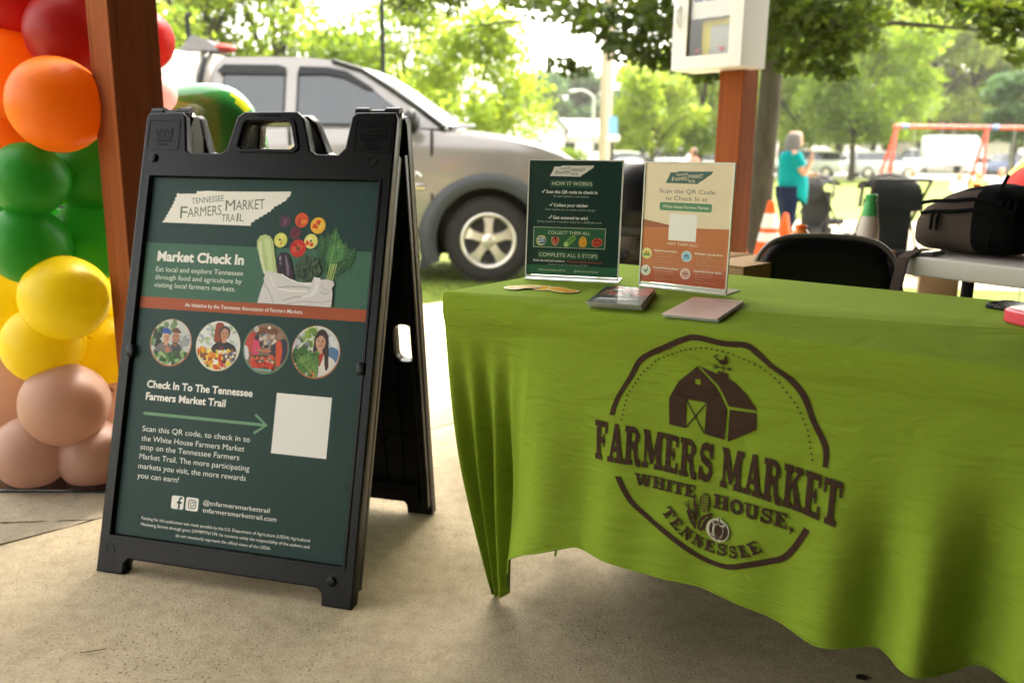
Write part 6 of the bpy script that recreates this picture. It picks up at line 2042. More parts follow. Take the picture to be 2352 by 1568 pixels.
# ------------------------------------------------------------------ far vehicles
def car_tree(name, label, cat, paint_, loc, rz, kind='car', group=None):
    t = thing(name, label, cat, loc, rz, group)
    if kind == 'car':
        sec = [(-2.2, .45, .80, .80), (-2.1, .28, .95, .86), (-1.2, .25, 1.0, .88), (.2, .25, .98, .88), (1.2, .25, .92, .87), (2.0, .30, .80, .82), (2.2, .42, .66, .70)]
        cabp = [(-1.75, .96), (-1.35, 1.42), (-.2, 1.48), (.35, 1.42), (1.15, .94)]
        wx, wr_ = (-1.35, 1.35), .33
    elif kind == 'suv':
        sec = [(-2.3, .50, 1.0, .85), (-2.2, .35, 1.12, .92), (0, .32, 1.12, .94), (1.0, .32, 1.08, .93), (2.1, .36, .98, .88), (2.3, .50, .80, .78)]
        cabp = [(-2.2, 1.08), (-2.05, 1.68), (.1, 1.74), (.55, 1.68), (1.2, 1.06)]
        wx, wr_ = (-1.4, 1.4), .38
    else:
        sec = [(-1.0, .5, 1.3, .95), (1.6, .5, 1.3, .95), (2.9, .5, 1.2, .95), (3.1, .6, 1.0, .9)]
        cabp = [(.9, 1.25), (1.0, 2.1), (1.9, 2.15), (2.5, 1.25)]
        wx, wr_ = (-2.6, 2.2), .45
    mb = MB()
    mb.loft([[(x, -w, zb + .1), (x, -w * .9, zb), (x, w * .9, zb), (x, w, zb + .1), (x, w, zt - .15), (x, w * .9, zt), (x, -w * .9, zt), (x, -w, zt - .15)] for x, zb, zt, w in sec])
    mb.build('body', paint_, t, smooth=45)
    mb = MB(); n_ = len(cabp)
    rows = []
    for k, w in ((-1, 0), (1, 0)):
        rows.append([(x, k * (.80 - .28 * (z - .95)), z) for x, z in cabp])
    mb.loft(rows)
    c_ = mb.build('cabin', auto_glass, t, smooth=0)
    mb = MB()
    hi = [p for p in cabp if p[1] > 1.3]
    mb.loft([[(x, k * (.82 - .28 * (z - .95)), z + .02) for x, z in hi] + [(x, k * (.82 - .28 * (z - .95)), z - .06) for x, z in reversed(hi)] for k in (-1, 1)])
    mb.build('roof', paint_, t)
    if kind == 'box':
        mb = MB(); mb.box((-1.7, 0, 2.0), (4.6, 2.2, 2.5), bev=.03); mb.build('cargo_box', white_metal, t)
    for x in wx:
        for s in (-1, 1):
            mb = MB(); mb.tube([(x, s * .70, wr_), (x, s * .93, wr_)], wr_, 18)
            w_ = mb.build('wheel', tyre_m, t, smooth=40)
            mb = MB(); mb.tube([(x, s * .92, wr_), (x, s * .945, wr_)], wr_ * .6, 14); mb.build('rim', rim_m, w_)
    return t
cw_ = mat('car_white', (0.75, 0.75, 0.73), 0.25, coat=0.6); cs_ = mat('car_silver', (0.5, 0.5, 0.5), 0.3, metal=0.5, coat=0.6); cb_ = mat('car_blue', (0.08, 0.11, 0.2), 0.3, coat=0.6)
for lab, px, y, rz, m_, kind in (('white car in the far lot just right of the woman in teal', 1850, 57, 2.7, cw_, 'suv'), ('pale car seen between the far tree trunks', 1930, 66, 1.2, cs_, 'car'), ('white car in the far lot left of the swing frame', 2025, 58, .1, cw_, 'suv'),
                                ('white car beyond the far right end of the swing frame', 2290, 72, .2, cw_, 'car'), ('dark blue car at the far right of the lot', 2345, 70, .1, cb_, 'suv'),
                                ('white car parked behind the blue and white sign', 1440, 40, .2, cw_, 'car'), ('silver car in the far lot left of the brown post', 1560, 66, .4, cs_, 'suv'), ('white car close to the brown post in the far lot', 1630, 60, .1, cw_, 'car')):
    q = at_depth(px, 380, y)
    car_tree('parked_car', lab, 'car', m_, (q.x, y, gz(y)), rz, kind, 'cars parked in the far lot')
q = at_depth(2140, 330, 76)
car_tree('box_truck', 'white box truck parked beyond the swing frame', 'truck', cw_, (q.x, 76, gz(76)), 2.9, 'box')

# ------------------------------------------------------------------ swing frame and playground
red_p = mat('red_paint', (0.62, 0.07, 0.04), 0.4)
SX = at_depth(2056, 300, 32).x
sf = thing('swing_set', 'red metal swing frame standing on the far grass', 'swing set', (SX, 32, gz(32)))
HB_ = 2.44
mb = MB(); mb.tube([(-.05, 0, HB_), (7.5, .15, HB_)], .075, 12); mb.build('crossbar', red_p, sf)
for x0, feet in ((0.05, ((-.75, -1.2), (-.35, .6), (.40, 1.1))), (3.35, ((-.55, -1.2), (.10, 1.1))), (7.4, ((-.3, -1.2), (.4, 1.2)))):
    for fx, fy in feet:
        mb = MB(); mb.tube([(x0, 0, HB_ - .03), (x0 + fx, fy, 0)], .055, 10); mb.build('leg', red_p, sf)
    mb = MB(); mb.tube([(x0 + .18, 0, HB_), (x0 + .42, 0, HB_)], .09, 12); mb.build('clamp', mat('blue_clamp', (0.12, 0.2, 0.5), 0.4), sf)
for x in (.95, 1.95, 4.6, 5.8):
    mb = MB()
    for d in (-.22, .22):
        mb.tube([(x + d, 0, HB_ - .05), (x + d, 0, .55)], .010, 6)
    sw = mb.build('chain', lm, sf)
    mb = MB(); mb.box((x, 0, .54), (.48, .18, .03), bev=.01); mb.build('seat', blk, sw)
yl = thing('slide', 'yellow plastic playground slide at the right edge beyond the backpack', 'slide', (at_depth(2352, 400, 21).x, 21, gz(21)), R(200))
ym = mat('yellow_playground_plastic', (0.80, 0.70, 0.10), 0.35)
mb = MB()
rg = []
for k in range(12):
    u = k / 11
    x = -.9 + 2.2 * u; z = 1.25 * (1 - smooth(0, .92, u)) + .12
    rg.append([(x, -.32, z + .22), (x, -.27, z + .22), (x, -.24, z + .02), (x, .24, z + .02), (x, .27, z + .22), (x, .32, z + .22), (x, .32, z - .03), (x, -.32, z - .03)])
mb.loft(rg); mb.build('chute', ym, yl)
for s in (-.28, .28):
    mb = MB(); mb.tube([(-1.35, s, 0), (-.95, s, 1.75)], .05, 10); mb.build('ladder_rail', ym, yl)
for k in range(4):
    mb = MB(); mb.tube([(-1.27 + .1 * k, -.28, .3 + .34 * k), (-1.27 + .1 * k, .28, .3 + .34 * k)], .03, 8); mb.build('rung', ym, yl)

# ------------------------------------------------------------------ cones, bin, chair, table, backpack and small things behind the cloth
cone_o = mat('cone_orange', (0.75, 0.10, 0.008), 0.5, spec=.15); band_w = mat('reflective_white', (0.72, 0.68, 0.60), 0.45)
def cone(label, px, y, h, bands, group='orange traffic cones by the far post', z=None):
    q = at_depth(px, 550, y)
    t = thing('traffic_cone', label, 'traffic cone', (q.x, y, gz(y) if z is None else z), .2, group)
    k = h / .72
    def rad(z_): return (.17 - (.17 - .034) * (z_ - .03 * k) / (h - .03 * k)) * (k if k < 1 else 1)
    mb = MB(); mb.revolve([(rad(.03 * k) , .03 * k), (rad(h * .5), h * .5), (rad(h), h - .004), (rad(h) * .6, h)], 28); mb.build('cone_body', cone_o, t, smooth=60)
    mb = MB(); mb.box((0, 0, .016 * k), (.37 * k, .37 * k, .032 * k), bev=.012 * k); mb.build('base', cone_o if k < .9 else cone_o, t)
    for z0, z1 in bands:
        mb = MB(); mb.revolve([(rad(z0) + .003, z0), (rad(z1) + .003, z1)], 28, caps=False); mb.build('reflective_band', band_w, t)
    return t
cone('tall orange traffic cone with two white bands beside the woman', 1765, 9.5, .745, [(.30, .40), (.45, .61)])
cone('plain orange traffic cone half hidden behind the banded one', 1800, 9.9, .60, [])
cone('small orange cone at the foot of the far brown post', 1712, 8.5, .33, [])

bn = thing('litter_bin', 'black dome-topped litter bin lined with a crumpled black bag', 'litter bin', (at_depth(1452, 480, 3.9).x, 3.9, 0))
mb = MB(); mb.revolve([(.215, .70), (.222, .74), (.218, .80), (.19, .89), (.135, .965), (.06, 1.0), (.001, 1.005)], 36); mb.build('dome_lid', mat('bin_lid', (0.012, 0.013, 0.014), 0.28, spec=0.6), bn, smooth=60)
mb = MB(); mb.revolve([(.218, .668), (.228, .672), (.228, .70), (.224, .704)], 36, caps=False); mb.build('rim_band', mat('bin_band', (0.09, 0.09, 0.09), 0.3, metal=.3), bn)
mb = MB()
rg = []
for i in range(15):
    z = .67 - .40 * i / 14
    rg.append([((.221 + .010 * math.sin(5 * a + z * 34) * (1 - .3 * i / 14) + .007 * math.sin(11 * a - z * 52)) * math.cos(a), (.221 + .010 * math.sin(5 * a + z * 34) + .007 * math.sin(11 * a - z * 52)) * math.sin(a), z) for a in [2 * math.pi * j / 60 for j in range(60)]])
mb.loft(rg, caps=False); mb.build('bin_bag', mat('black_bag', (0.008, 0.008, 0.009), 0.22, spec=0.7, bump=0.6, bscale=26), bn, smooth=180)
mb = MB(); mb.revolve([(.185, .001), (.19, .02), (.205, .30), (.208, .66)], 36); mb.build('bin_body', MAT['black'], bn, smooth=60)

def folding_chair(label, loc, rz):
    t = thing('folding_chair', label, 'chair', loc, rz)
    fr = mat('chair_frame', (0.14, 0.125, 0.10), 0.4, metal=0.4)
    vinyl = mat('black_vinyl', (0.003, 0.003, 0.0032), 0.30, spec=0.25, bump=0.05, bscale=90)
    # backrest: padded, rounded, bowed; front faces -y
    out = []
    n_ = 40
    pad = [(-.200, .50), (-.212, .58), (-.208, .66), (-.185, .735), (-.150, .772), (-.10, .786), (0, .790), (.10, .786), (.150, .772), (.185, .735), (.208, .66), (.212, .58), (.200, .50)]
    pad = round_poly(pad, .03, 3)
    cx_, cz_ = 0, .64
    rg = []
    for sc, dy in ((1.0, .012), (1.0, .0), (.97, -.010), (.90, -.018), (.70, -.022), (.35, -.023), (.02, -.023)):
        rg.append([(cx_ + (x - cx_) * sc, .030 * (((x * sc) / .21) ** 2) * -1 + .03 + dy, cz_ + (z - cz_) * sc) for x, z in pad])
    mb = MB(); mb.loft(rg)
    o = mb.build('backrest', vinyl, t, smooth=60)
    b_ = bmesh.new(); b_.from_mesh(o.data); bmesh.ops.recalc_face_normals(b_, faces=b_.faces[:]); b_.to_mesh(o.data); b_.free()
    loop = [(-.215, .035, .44)] + [(x * 1.045, -.030 * (x / .21) ** 2 + .038, cz_ + (z - cz_) * 1.045) for x, z in reversed(pad)][::-1] + [(.215, .035, .44)]
    mb = MB(); mb.tube(loop, .0085, 10); mb.build('back_frame', fr, t, smooth=60)
    mb = MB(); mb.box((0, -.20, .445), (.40, .40, .05), bev=.02); mb.build('seat', vinyl, t)
    for s in (-1, 1):
        mb = MB(); mb.tube([(s * .215, .035, .46), (s * .218, -.16, .24), (s * .22, -.40, .006)], .0115, 10); mb.build('leg', fr, t)
        mb = MB(); mb.tube([(s * .20, -.33, .42), (s * .205, -.10, .22), (s * .21, .12, .006)], .0115, 10); mb.build('leg', fr, t)
    mb = MB(); mb.tube([(-.22, -.36, .05), (.22, -.36, .05)], .008, 8); mb.tube([(-.21, .09, .05), (.21, .09, .05)], .008, 8); mb.build('stretcher', fr, t)
    return t
q = at_depth(1906, 600, 2.46)
folding_chair('black padded folding chair pulled up behind the green table', (q.x - .012, 2.46, 0), R(-16)).scale = (.96, 1, .985)

# second table with the backpack
t2 = thing('folding_table', 'folding table with white plastic top carrying the backpack', 'table')
c0, c1 = at_height(2058, 588, .74), at_height(2352, 620, .74)
d2 = Vector((c1.x - c0.x, c1.y - c0.y, 0)).normalized()
yaw2 = math.atan2(d2.y, d2.x)
t2.matrix_basis = Matrix.Translation((c0.x, c0.y, 0)) @ Matrix.Rotation(yaw2, 4, 'Z')
LT, DT2 = 1.5, .60
me = curve_mesh([rounded(0, 0, LT, DT2, .05, 6)], .020, .006, 3); mb = MB(); mb.mesh(me, Matrix.Translation((0, 0, .718)))
mb.build('tabletop', mat('speckled_white_top', (0.62, 0.58, 0.50), 0.45, bump=.1, bscale=200), t2, smooth=50)
for x in (.16, LT - .16):
    mb = MB()
    for y in (.10, DT2 - .10):
        mb.tube([(x, y, .70), (x, y, .002)], .016, 10)
    mb.tube([(x, .10, .30), (x, DT2 - .10, .30)], .012, 8)
    mb.build('leg', MAT['black'], t2)
    mb = MB(); mb.tube([(x, DT2 / 2, .30), (x + (.34 if x < LT / 2 else -.34), DT2 / 2, .695)], .010, 8); mb.build('brace', MAT['black'], t2)
def on_t2(u, v, z=.7445): return Vector((c0.x, c0.y, 0)) + d2 * u + Vector((-d2.y, d2.x, 0)) * v + Vector((0, 0, z))
bp = thing('backpack', 'brown and black backpack lying on the white-topped table', 'backpack', on_t2(-.004, .06), yaw2 + .06)
bp.scale = (.86, 1.0, 1.20)
bp_b = mat('brown_cordura', (0.085, 0.064, 0.054), 0.9, bump=0.4, bscale=300, var=.15, spec=.05)
bp_k = mat('black_cordura', (0.006, 0.0065, 0.006), 0.9, bump=0.4, bscale=260, var=.2, spec=.06)
# shape: lofted sections along x, rounded hump
def bag_sec(x, y0, y1, z0, z1, n_=28, p_=3.2):
    out = []
    for k in range(n_):
        a = 2 * math.pi * k / n_
        c_, s_ = math.cos(a), math.sin(a)
        yy = (y0 + y1) / 2 + (y1 - y0) / 2 * math.copysign(abs(c_) ** (2 / p_), c_)
        zz = (z0 + z1) / 2 + (z1 - z0) / 2 * math.copysign(abs(s_) ** (2 / p_), s_)
        out.append((x, yy, zz))
    return out
secs = [(.000, .05, .30, .022, .070), (.004, .03, .33, .012, .098), (.02, .018, .34, .006, .118), (.07, .010, .35, .004, .140), (.13, .006, .36, .003, .158), (.19, .006, .36, .003, .166), (.24, .01, .35, .003, .160), (.275, .02, .34, .006, .140), (.298, .04, .31, .015, .108), (.308, .07, .28, .03, .080)]
low = [bag_sec(*s) for s in secs]
mb = MB(); mb.loft(low)
o = mb.build('bag_body', [bp_b, bp_k], bp, smooth=60)
for pl in o.data.polygons:
    c_ = pl.center
    if c_.x > .19 or c_.z > .125 + .03 * (c_.x / .2): pl.material_index = 1
mb = MB()
for zz, off in ((.104, .0), (.128, .012)):
    mb.tube([(x, y - .004, z) for x, y, z in ((.028, .014, zz - .008), (.07, .009, zz - .002), (.13, .006, zz), (.19, .006, zz + .006), (.25, .016, zz - .004), (.295, .045, zz - .024))], .0045, 8)
mb.build('zip', bp_k, bp)
for x in (.072, .090):
    mb = MB(); mb.tube([(x, .004, .104), (x - .001, -.003, .085), (x - .002, -.002, .060)], [.0035, .0055, .0045], 8); mb.build('zip_pull', bp_k, bp)
mb = MB(); mb.tube([(.02, .02, .010), (.035, -.03, .004), (.07, -.045, .003), (.10, -.03, .004), (.115, .015, .010)], .0065, 8); mb.build('grab_handle', mat('grey_webbing', (0.10, 0.11, 0.11), .7), bp)
mb = MB()
pth = [(.06, .03, .012), (.05, -.04, .009), (.04, -.078, -.004), (.03, -.088, -.08), (.012, -.088, -.18), (-.015, -.085, -.30)]
mb.loft([[(x - .018, y, z), (x + .018, y - .004, z), (x + .018, y - .014, z + .002), (x - .018, y - .010, z + .002)] for x, y, z in pth]); mb.build('shoulder_strap', bp_b, bp)
mb = MB(); mb.tube([(.245, .05, .155), (.256, .045, .172), (.262, .05, .188)], .005, 8); mb.build('strap_end', bp_k, bp)
mb = MB(); mb.box((.175, .045, .1625), (.022, .006, .006), bev=.002); mb.build('orange_tab', mat('orange_tab', (0.75, 0.18, 0.02), .5), bp)
for k in range(3):
    mb = MB(); mb.tube([(.24 + .02 * k, .014 + .01 * k, .03), (.252 + .02 * k, .016 + .012 * k, .08), (.262 + .016 * k, .03 + .012 * k, .13)], .004, 6); mb.build('side_strap', bp_k, bp)

# tall carton left of the chair, brown picnic table with two bottles, carton under the white table
kraft = mat('kraft_card', (0.42, 0.27, 0.13), 0.75, var=.1)
def carton(label, loc, rz, s):
    t = thing('cardboard_box', label, 'box', loc, rz)
    mb = MB(); mb.box((0, 0, s[2] / 2), s, bev=.004); mb.build('box_body', kraft, t)
    mb = MB(); mb.box((0, -s[1] * .25 - .002, s[2] + .003), (s[0], s[1] * .49, .004)); mb.build('flap', kraft, t)
    mb = MB(); mb.box((0, s[1] * .25 + .002, s[2] + .003), (s[0], s[1] * .49, .004)); mb.build('flap', kraft, t)
    mb = MB(); mb.box((0, 0, s[2] + .0065), (s[0] * .98, .05, .001)); mb.build('tape', mat('parcel_tape', (0.35, 0.22, 0.10), .3), t)
    return t
q = at_height(1690, 600, .70)
carton('tan cardboard box behind the table between sign and chair', (q.x - .03, q.y + .06, 0), R(44), (.30, .34, .70))
q = at_depth(2152, 660, 2.80)
carton('brown cardboard box on the ground under the white-topped table', (q.x, 2.80, 0), R(-24), (.115, .16, .64))
pt_ = thing('wooden_table', 'small brown wooden table mostly hidden behind the black chair', 'table')
q = at_height(2060, 576, .70)
pt_.matrix_basis = Matrix.Translation((q.x, q.y, 0)) @ Matrix.Rotation(R(-4), 4, 'Z')
wd = wood_mat('brown_table_wood', (0.30, 0.14, 0.06), (1.2, 40, 40))
mb = MB()
for k in range(3): mb.box((-.165, .06 + .125 * k, .682), (.33, .118, .036), bev=.004)
mb.build('tabletop', wd, pt_)
for x in (-.28, -.05):
    for y in (.05, .32):
        mb = MB(); mb.box((x, y, .331), (.05, .05, .662), bev=.004); mb.build('leg', wd, pt_)
TQ = q
q = at_depth(1992, 548, TQ.y + .24)
bt = thing('spray_bottle', 'white bottle with a bright green top behind the chair', 'bottle', (q.x, q.y, .7015))
hB = at_depth(1992, 446, q.y).z - .7015
mb = MB(); mb.revolve([(.036, 0), (.038, .01), (.036, hB * .30), (.028, hB * .56)], 28); mb.build('bottle_body', mat('cream_bottle', (0.60, 0.57, 0.48), .35), bt, smooth=60)
mb = MB(); mb.revolve([(.0285, hB * .56), (.022, hB * .80), (.0185, hB * .86), (.0185, hB * .88), (.021, hB * .89), (.021, hB * .985), (.018, hB)], 28); mb.build('cap', mat('green_cap', (0.06, 0.38, 0.10), .35), bt, smooth=40)
q = at_depth(1838, 545, TQ.y + .13)
ob_ = thing('juice_bottle', 'small orange bottle peeking over the black chair back', 'bottle', (q.x, TQ.y + .13, .7015))
hB = at_depth(1838, 516, TQ.y + .13).z - .7015
mb = MB(); mb.revolve([(.034, 0), (.035, .01), (.034, hB * .55), (.022, hB * .76), (.0185, hB * .78)], 28); mb.build('bottle_body', mat('orange_bottle', (0.75, 0.22, 0.03), .3), ob_, smooth=60)
mb = MB(); mb.revolve([(.020, hB * .80), (.0205, hB * .97), (.018, hB)], 28); mb.build('cap', mat('orange_cap', (0.80, 0.14, 0.02), .35), ob_)

# pushchairs
def pushchair(label, loc, rz, cloth_col, trim_col):
    t = thing('pushchair', label, 'pushchair', loc, rz, 'pushchairs on the pale path')
    fab, tr_ = mat('pushchair_fabric', cloth_col, .9, spec=.06), mat('pushchair_trim', trim_col, .6, spec=.2)
    mb = MB()
    rg = []
    for k in range(10):
        a = R(-10 + 150 * k / 9)
        rg.append([(-.27 + .54 * j / 6, .26 * math.cos(a) + .0, .72 + .30 * math.sin(a) * (1 - .15 * abs(j - 3) / 3)) for j in range(7)])
    mb.loft(rg, caps=False, closed=False); hd = mb.build('hood', fab, t, smooth=180)
    mb = MB(); mb.tube([(-.28, -.03, .70), (-.27, -.02, .92), (-.16, -.01, 1.02), (0, 0, 1.045), (.16, -.01, 1.02), (.27, -.02, .92), (.28, -.03, .70)], .022, 8); mb.build('hood_trim', tr_, t)
    mb = MB(); mb.box((0, .02, .50), (.52, .09, .62), bev=.035); mb.build('seat_back', fab, t)
    mb = MB(); mb.box((0, -.20, .34), (.46, .40, .10), bev=.03); mb.build('seat', fab, t)
    mb = MB(); mb.box((0, .02, .20), (.40, .40, .12), bev=.03); mb.build('basket', fab, t)
    for s in (-1, 1):
        mb = MB(); mb.tube([(s * .28, .36, 1.0), (s * .28, .15, .75), (s * .27, -.15, .35), (s * .26, -.42, .10)], .016, 8); mb.build('frame_tube', MAT['black'], t)
        mb = MB(); mb.tube([(s * .27, .0, .55), (s * .27, .30, .12)], .014, 8); mb.build('frame_tube', MAT['black'], t)
        for y, r_ in ((-.42, .09), (.30, .12)):
            mb = MB(); mb.tube([(s * .27 - .02, y, r_), (s * .27 + .02, y, r_)], r_, 18); mb.build('wheel', tyre_m, t)
    mb = MB(); mb.tube([(-.28, .36, 1.0), (.28, .36, 1.0)], .018, 8); mb.build('handle', blk, t)
    return t
q = at_depth(2036, 480, 9.2)
pushchair('black pushchair with grey hood trim behind the green-topped bottle', (q.x, 9.2, gz(9.2)), R(180), (0.006, 0.0065, 0.0065), (0.13, 0.125, 0.115))
q = at_depth(1874, 500, 13.4)
pushchair('grey pushchair standing beside the woman in teal', (q.x, 13.4, gz(13.4)), R(120), (0.035, 0.035, 0.035), (0.16, 0.15, 0.14))

# pinkish red balloon tied behind the backpack
q = at_depth(2372, 455, 4.2)
rb = thing('balloon', 'pinkish red balloon at the right edge behind the backpack', 'balloon', (q.x, 4.2, -.2))
rB = 66 * (4.3) / FPX
mb = MB(); mb.revolve([(max(.003, math.sin(math.pi * i / 20)) * rB * (1 if i > 10 else .9 + .1 * i / 10), q.z + .2 - math.cos(math.pi * i / 20) * rB * 1.12) for i in range(21)], 30); mb.build('balloon_skin', balloon_mat('coral_latex', 'e8554a'), rb, smooth=80)
mb = MB(); mb.tube([(0, 0, q.z + .2 - rB * 1.12), (.004, .0, .4), (0, 0, .03)], .002, 6); mb.revolve([(.05, 0), (.05, .03), (.02, .05)], 16); mb.build('string', blk, rb)

# ------------------------------------------------------------------ people
skin_c, skin_d = (0.50, 0.27, 0.17), (0.42, 0.20, 0.12)
def skin_body(pts, edges, name, m_, parent, sub=2):
    """one continuous surface grown round a skeleton: pts name -> (x, y, z, radius)"""
    keys = list(pts)
    bm = bmesh.new()
    lay_ = bm.verts.layers.skin.verify()
    vv = {}
    for k in keys:
        x, y, z, r_ = pts[k]
        v = bm.verts.new((x, y, z)); vv[k] = v
        r2 = r_ if hasattr(r_, '__len__') else (r_, r_)
        v[lay_].radius = r2
        v[lay_].use_root = (k == keys[0])
    for a, b in edges: bm.edges.new((vv[a], vv[b]))
    me = bpy.data.meshes.new(name); bm.to_mesh(me); bm.free()
    ob = bpy.data.objects.new(name, me); COL.objects.link(ob)
    ob.modifiers.new('skin', 'SKIN').use_smooth_shade = True
    s = ob.modifiers.new('sub', 'SUBSURF'); s.levels = s.render_levels = sub
    dg = bpy.context.evaluated_depsgraph_get(); dg.update()
    me2 = bpy.data.meshes.new_from_object(ob.evaluated_get(dg))
    ob.modifiers.clear(); ob.data = me2
    me2.materials.clear(); me2.materials.append(m_)
    finish(me2, 180)
    ob.parent = parent
    return ob
def hand(pts, edges, wrist, d, side, curl=.35, k=1.0):
    """palm, four unequal fingers and a thumb leaving the side of the palm"""
    d = Vector(d).normalized(); s = (Vector(side) - d * Vector(side).dot(d)).normalized(); n_ = d.cross(s)
    w = Vector(pts[wrist][:3])
    pm = wrist + '_palm'
    c = w + d * .05 * k; pts[pm] = (*c, (.034 * k, .016 * k)); edges.append((wrist, pm))
    for i, (o, L) in enumerate(((-.027, .070), (-.009, .080), (.009, .076), (.026, .060))):
        a = w + d * .090 * k + s * o * k; b = a + (d * (1 - curl * .4) + n_ * curl * .5).normalized() * L * .5 * k; e = b + (d * (1 - curl) + n_ * curl).normalized() * L * .5 * k
        for q_, P_, r_ in (('a', a, .0095), ('b', b, .0085), ('c', e, .007)): pts[pm + str(i) + q_] = (*P_, r_ * k)
        edges += [(pm, pm + str(i) + 'a'), (pm + str(i) + 'a', pm + str(i) + 'b'), (pm + str(i) + 'b', pm + str(i) + 'c')]
    a = w + d * .035 * k - s * .034 * k; b = a + (d * .8 - s * .5 + n_ * .3).normalized() * .035 * k
    pts[pm + 't'] = (*a, .011 * k); pts[pm + 'u'] = (*b, .009 * k)
    edges += [(pm, pm + 't'), (pm + 't', pm + 'u')]
def head(parent, c, r_, hair_m, skin_m, yaw=0.0, tilt=0.0, long=0.0, name='head'):
    """face with nose, mouth, eyes and ears; looks along +x in its own frame"""
    M = Matrix.Translation(c) @ Matrix.Rotation(yaw, 4, 'Z') @ Matrix.Rotation(tilt, 4, 'Y')
    mb = MB(); mb.M = M
    rg = []
    for i in range(15):
        t = i / 14
        z = r_ * (-1.22 + 2.34 * t)
        wx = r_ * .92 * math.sqrt(max(.004, 1 - (abs(2 * t - 1.12) / 1.13) ** 2.3)); wy = wx * .80
        jaw = -.10 * r_ * (1 - t) if t < .4 else 0
        row = []
        for j in range(20):
            a = 2 * math.pi * j / 20
            x, y = wx * math.cos(a), wy * math.sin(a)
            if abs(math.sin(a)) < .34 and math.cos(a) > 0:
                x += r_ * (.24 * gauss(t, .45, .045) + .06 * gauss(t, .30, .03) + .05 * gauss(t, .66, .06) - .03 * gauss(t, .56, .03)) * (1 - abs(math.sin(a)) / .34)
            row.append((x, y, z))
        rg.append(row)
    mb.loft(rg)
    for s in (-1, 1):
        mb.sphere((-.05 * r_, s * .76 * r_, -.02 * r_), (.12 * r_, .06 * r_, .19 * r_), nu=10, nv=8)
    h_ = mb.build(name, skin_m, parent, smooth=80)
    for s in (-1, 1):
        mb = MB(); mb.M = M; mb.sphere((.80 * r_, s * .30 * r_, .10 * r_), (.05 * r_, .10 * r_, .06 * r_), nu=8, nv=6); mb.build('eye', blk, h_)
    mb = MB(); mb.M = M; mb.sphere((.80 * r_, 0, -.52 * r_), (.07 * r_, .24 * r_, .05 * r_), nu=10, nv=6); mb.build('mouth', mat('lip', (0.36, 0.10, 0.09), .5), h_)
    mb = MB(); mb.M = M
    rg = []
    for i in range(12):
        t = i / 11
        z = r_ * (1.18 - (1.18 + .35 + long) * t)
        w = r_ * (1.08 * math.sqrt(max(.01, 1 - (max(0, (z / r_)) / 1.20) ** 2)) + .06 * (1 if z < 0 else 0))
        row = []
        for j in range(16):
            a = R(62) + R(236) * j / 15 if z < .62 * r_ else 2 * math.pi * j / 16
            row.append((w * math.cos(a) * 1.0 - .06 * r_, w * .90 * math.sin(a), z + .02 * r_ * math.sin(9 * a)))
        rg.append(row)
    mb.loft(rg, caps=False, closed=True)
    mb.build('hair', hair_m, h_, smooth=80)
    return h_
def cloth_loft(rings_, name, m_, parent, caps=False):
    """rings: (cx, cy, z, rx, ry)"""
    mb = MB()
    mb.loft([[(cx + rx * math.cos(2 * math.pi * j / 24), cy + ry * math.sin(2 * math.pi * j / 24), z + dz * math.cos(2 * math.pi * j / 24)) for j in range(24)] for cx, cy, z, rx, ry, dz in rings_], caps=caps)
    return mb.build(name, m_, parent, smooth=80)
def limb_cloth(pts, rad, name, m_, parent):
    mb = MB(); mb.tube(pts, rad, 14, caps=True); return mb.build(name, m_, parent, smooth=80)
skin_mat = mat('skin', skin_c, .55, sss=.1)
# the woman in teal, facing the viewer's right, right hand raised, left forearm across
wq = at_depth(1810, 450, 12.6)
wm = thing('person', 'woman in a teal top and navy trousers with grey hair, hand raised', 'person', (wq.x, 12.6, gz(12.6)))
S_ = 1.0
pts = {'pelvis': (-.02, 0, .88, (.16, .15)), 'waist': (.03, 0, 1.05, (.17, .16)), 'chest': (.0, 0, 1.25, (.165, .15)), 'neck': (.0, 0, 1.42, .062), 'skull': (.03, 0, 1.52, .07),
       'hl': (-.02, .10, .82, .115), 'kl': (.03, .11, .45, .075), 'al': (-.02, .11, .09, .048), 'tl': (.13, .12, .035, .035),
       'hr': (-.02, -.10, .82, .115), 'kr': (.01, -.10, .45, .075), 'ar': (-.05, -.10, .09, .048), 'tr': (.10, -.11, .035, .035),
       'sr': (-.01, -.19, 1.34, .068), 'er': (.14, -.22, 1.06, .050), 'wr': (.24, -.16, 1.28, .032),
       'sl': (-.01, .19, 1.34, .068), 'el': (.08, .24, 1.06, .050), 'wl': (.30, .08, 1.06, .032)}
edges = [('pelvis', 'waist'), ('waist', 'chest'), ('chest', 'neck'), ('neck', 'skull'), ('pelvis', 'hl'), ('hl', 'kl'), ('kl', 'al'), ('al', 'tl'), ('pelvis', 'hr'), ('hr', 'kr'), ('kr', 'ar'), ('ar', 'tr'),
         ('chest', 'sr'), ('sr', 'er'), ('er', 'wr'), ('chest', 'sl'), ('sl', 'el'), ('el', 'wl')]
hand(pts, edges, 'wr', (.10, .05, 1), (0, 1, 0), .7); hand(pts, edges, 'wl', (.9, -.45, .1), (0, 0, 1), .5)
skin_body(pts, edges, 'body', skin_mat, wm)
teal, navy = mat('teal_jersey', (0.0, 0.21, 0.225), .85, spec=.1), mat('navy_trousers', (0.008, 0.014, 0.036), .9, spec=.05)
cloth_loft([(.0, 0, 1.405, .085, .10, 0), (.0, 0, 1.375, .14, .185, 0), (.005, 0, 1.28, .178, .215, 0), (.03, 0, 1.12, .195, .205, 0), (.055, 0, .98, .215, .215, -.03), (.06, 0, .85, .215, .22, -.07), (.065, 0, .765, .205, .215, -.12), (.065, 0, .755, .195, .205, -.12)], 'tunic', teal, wm)
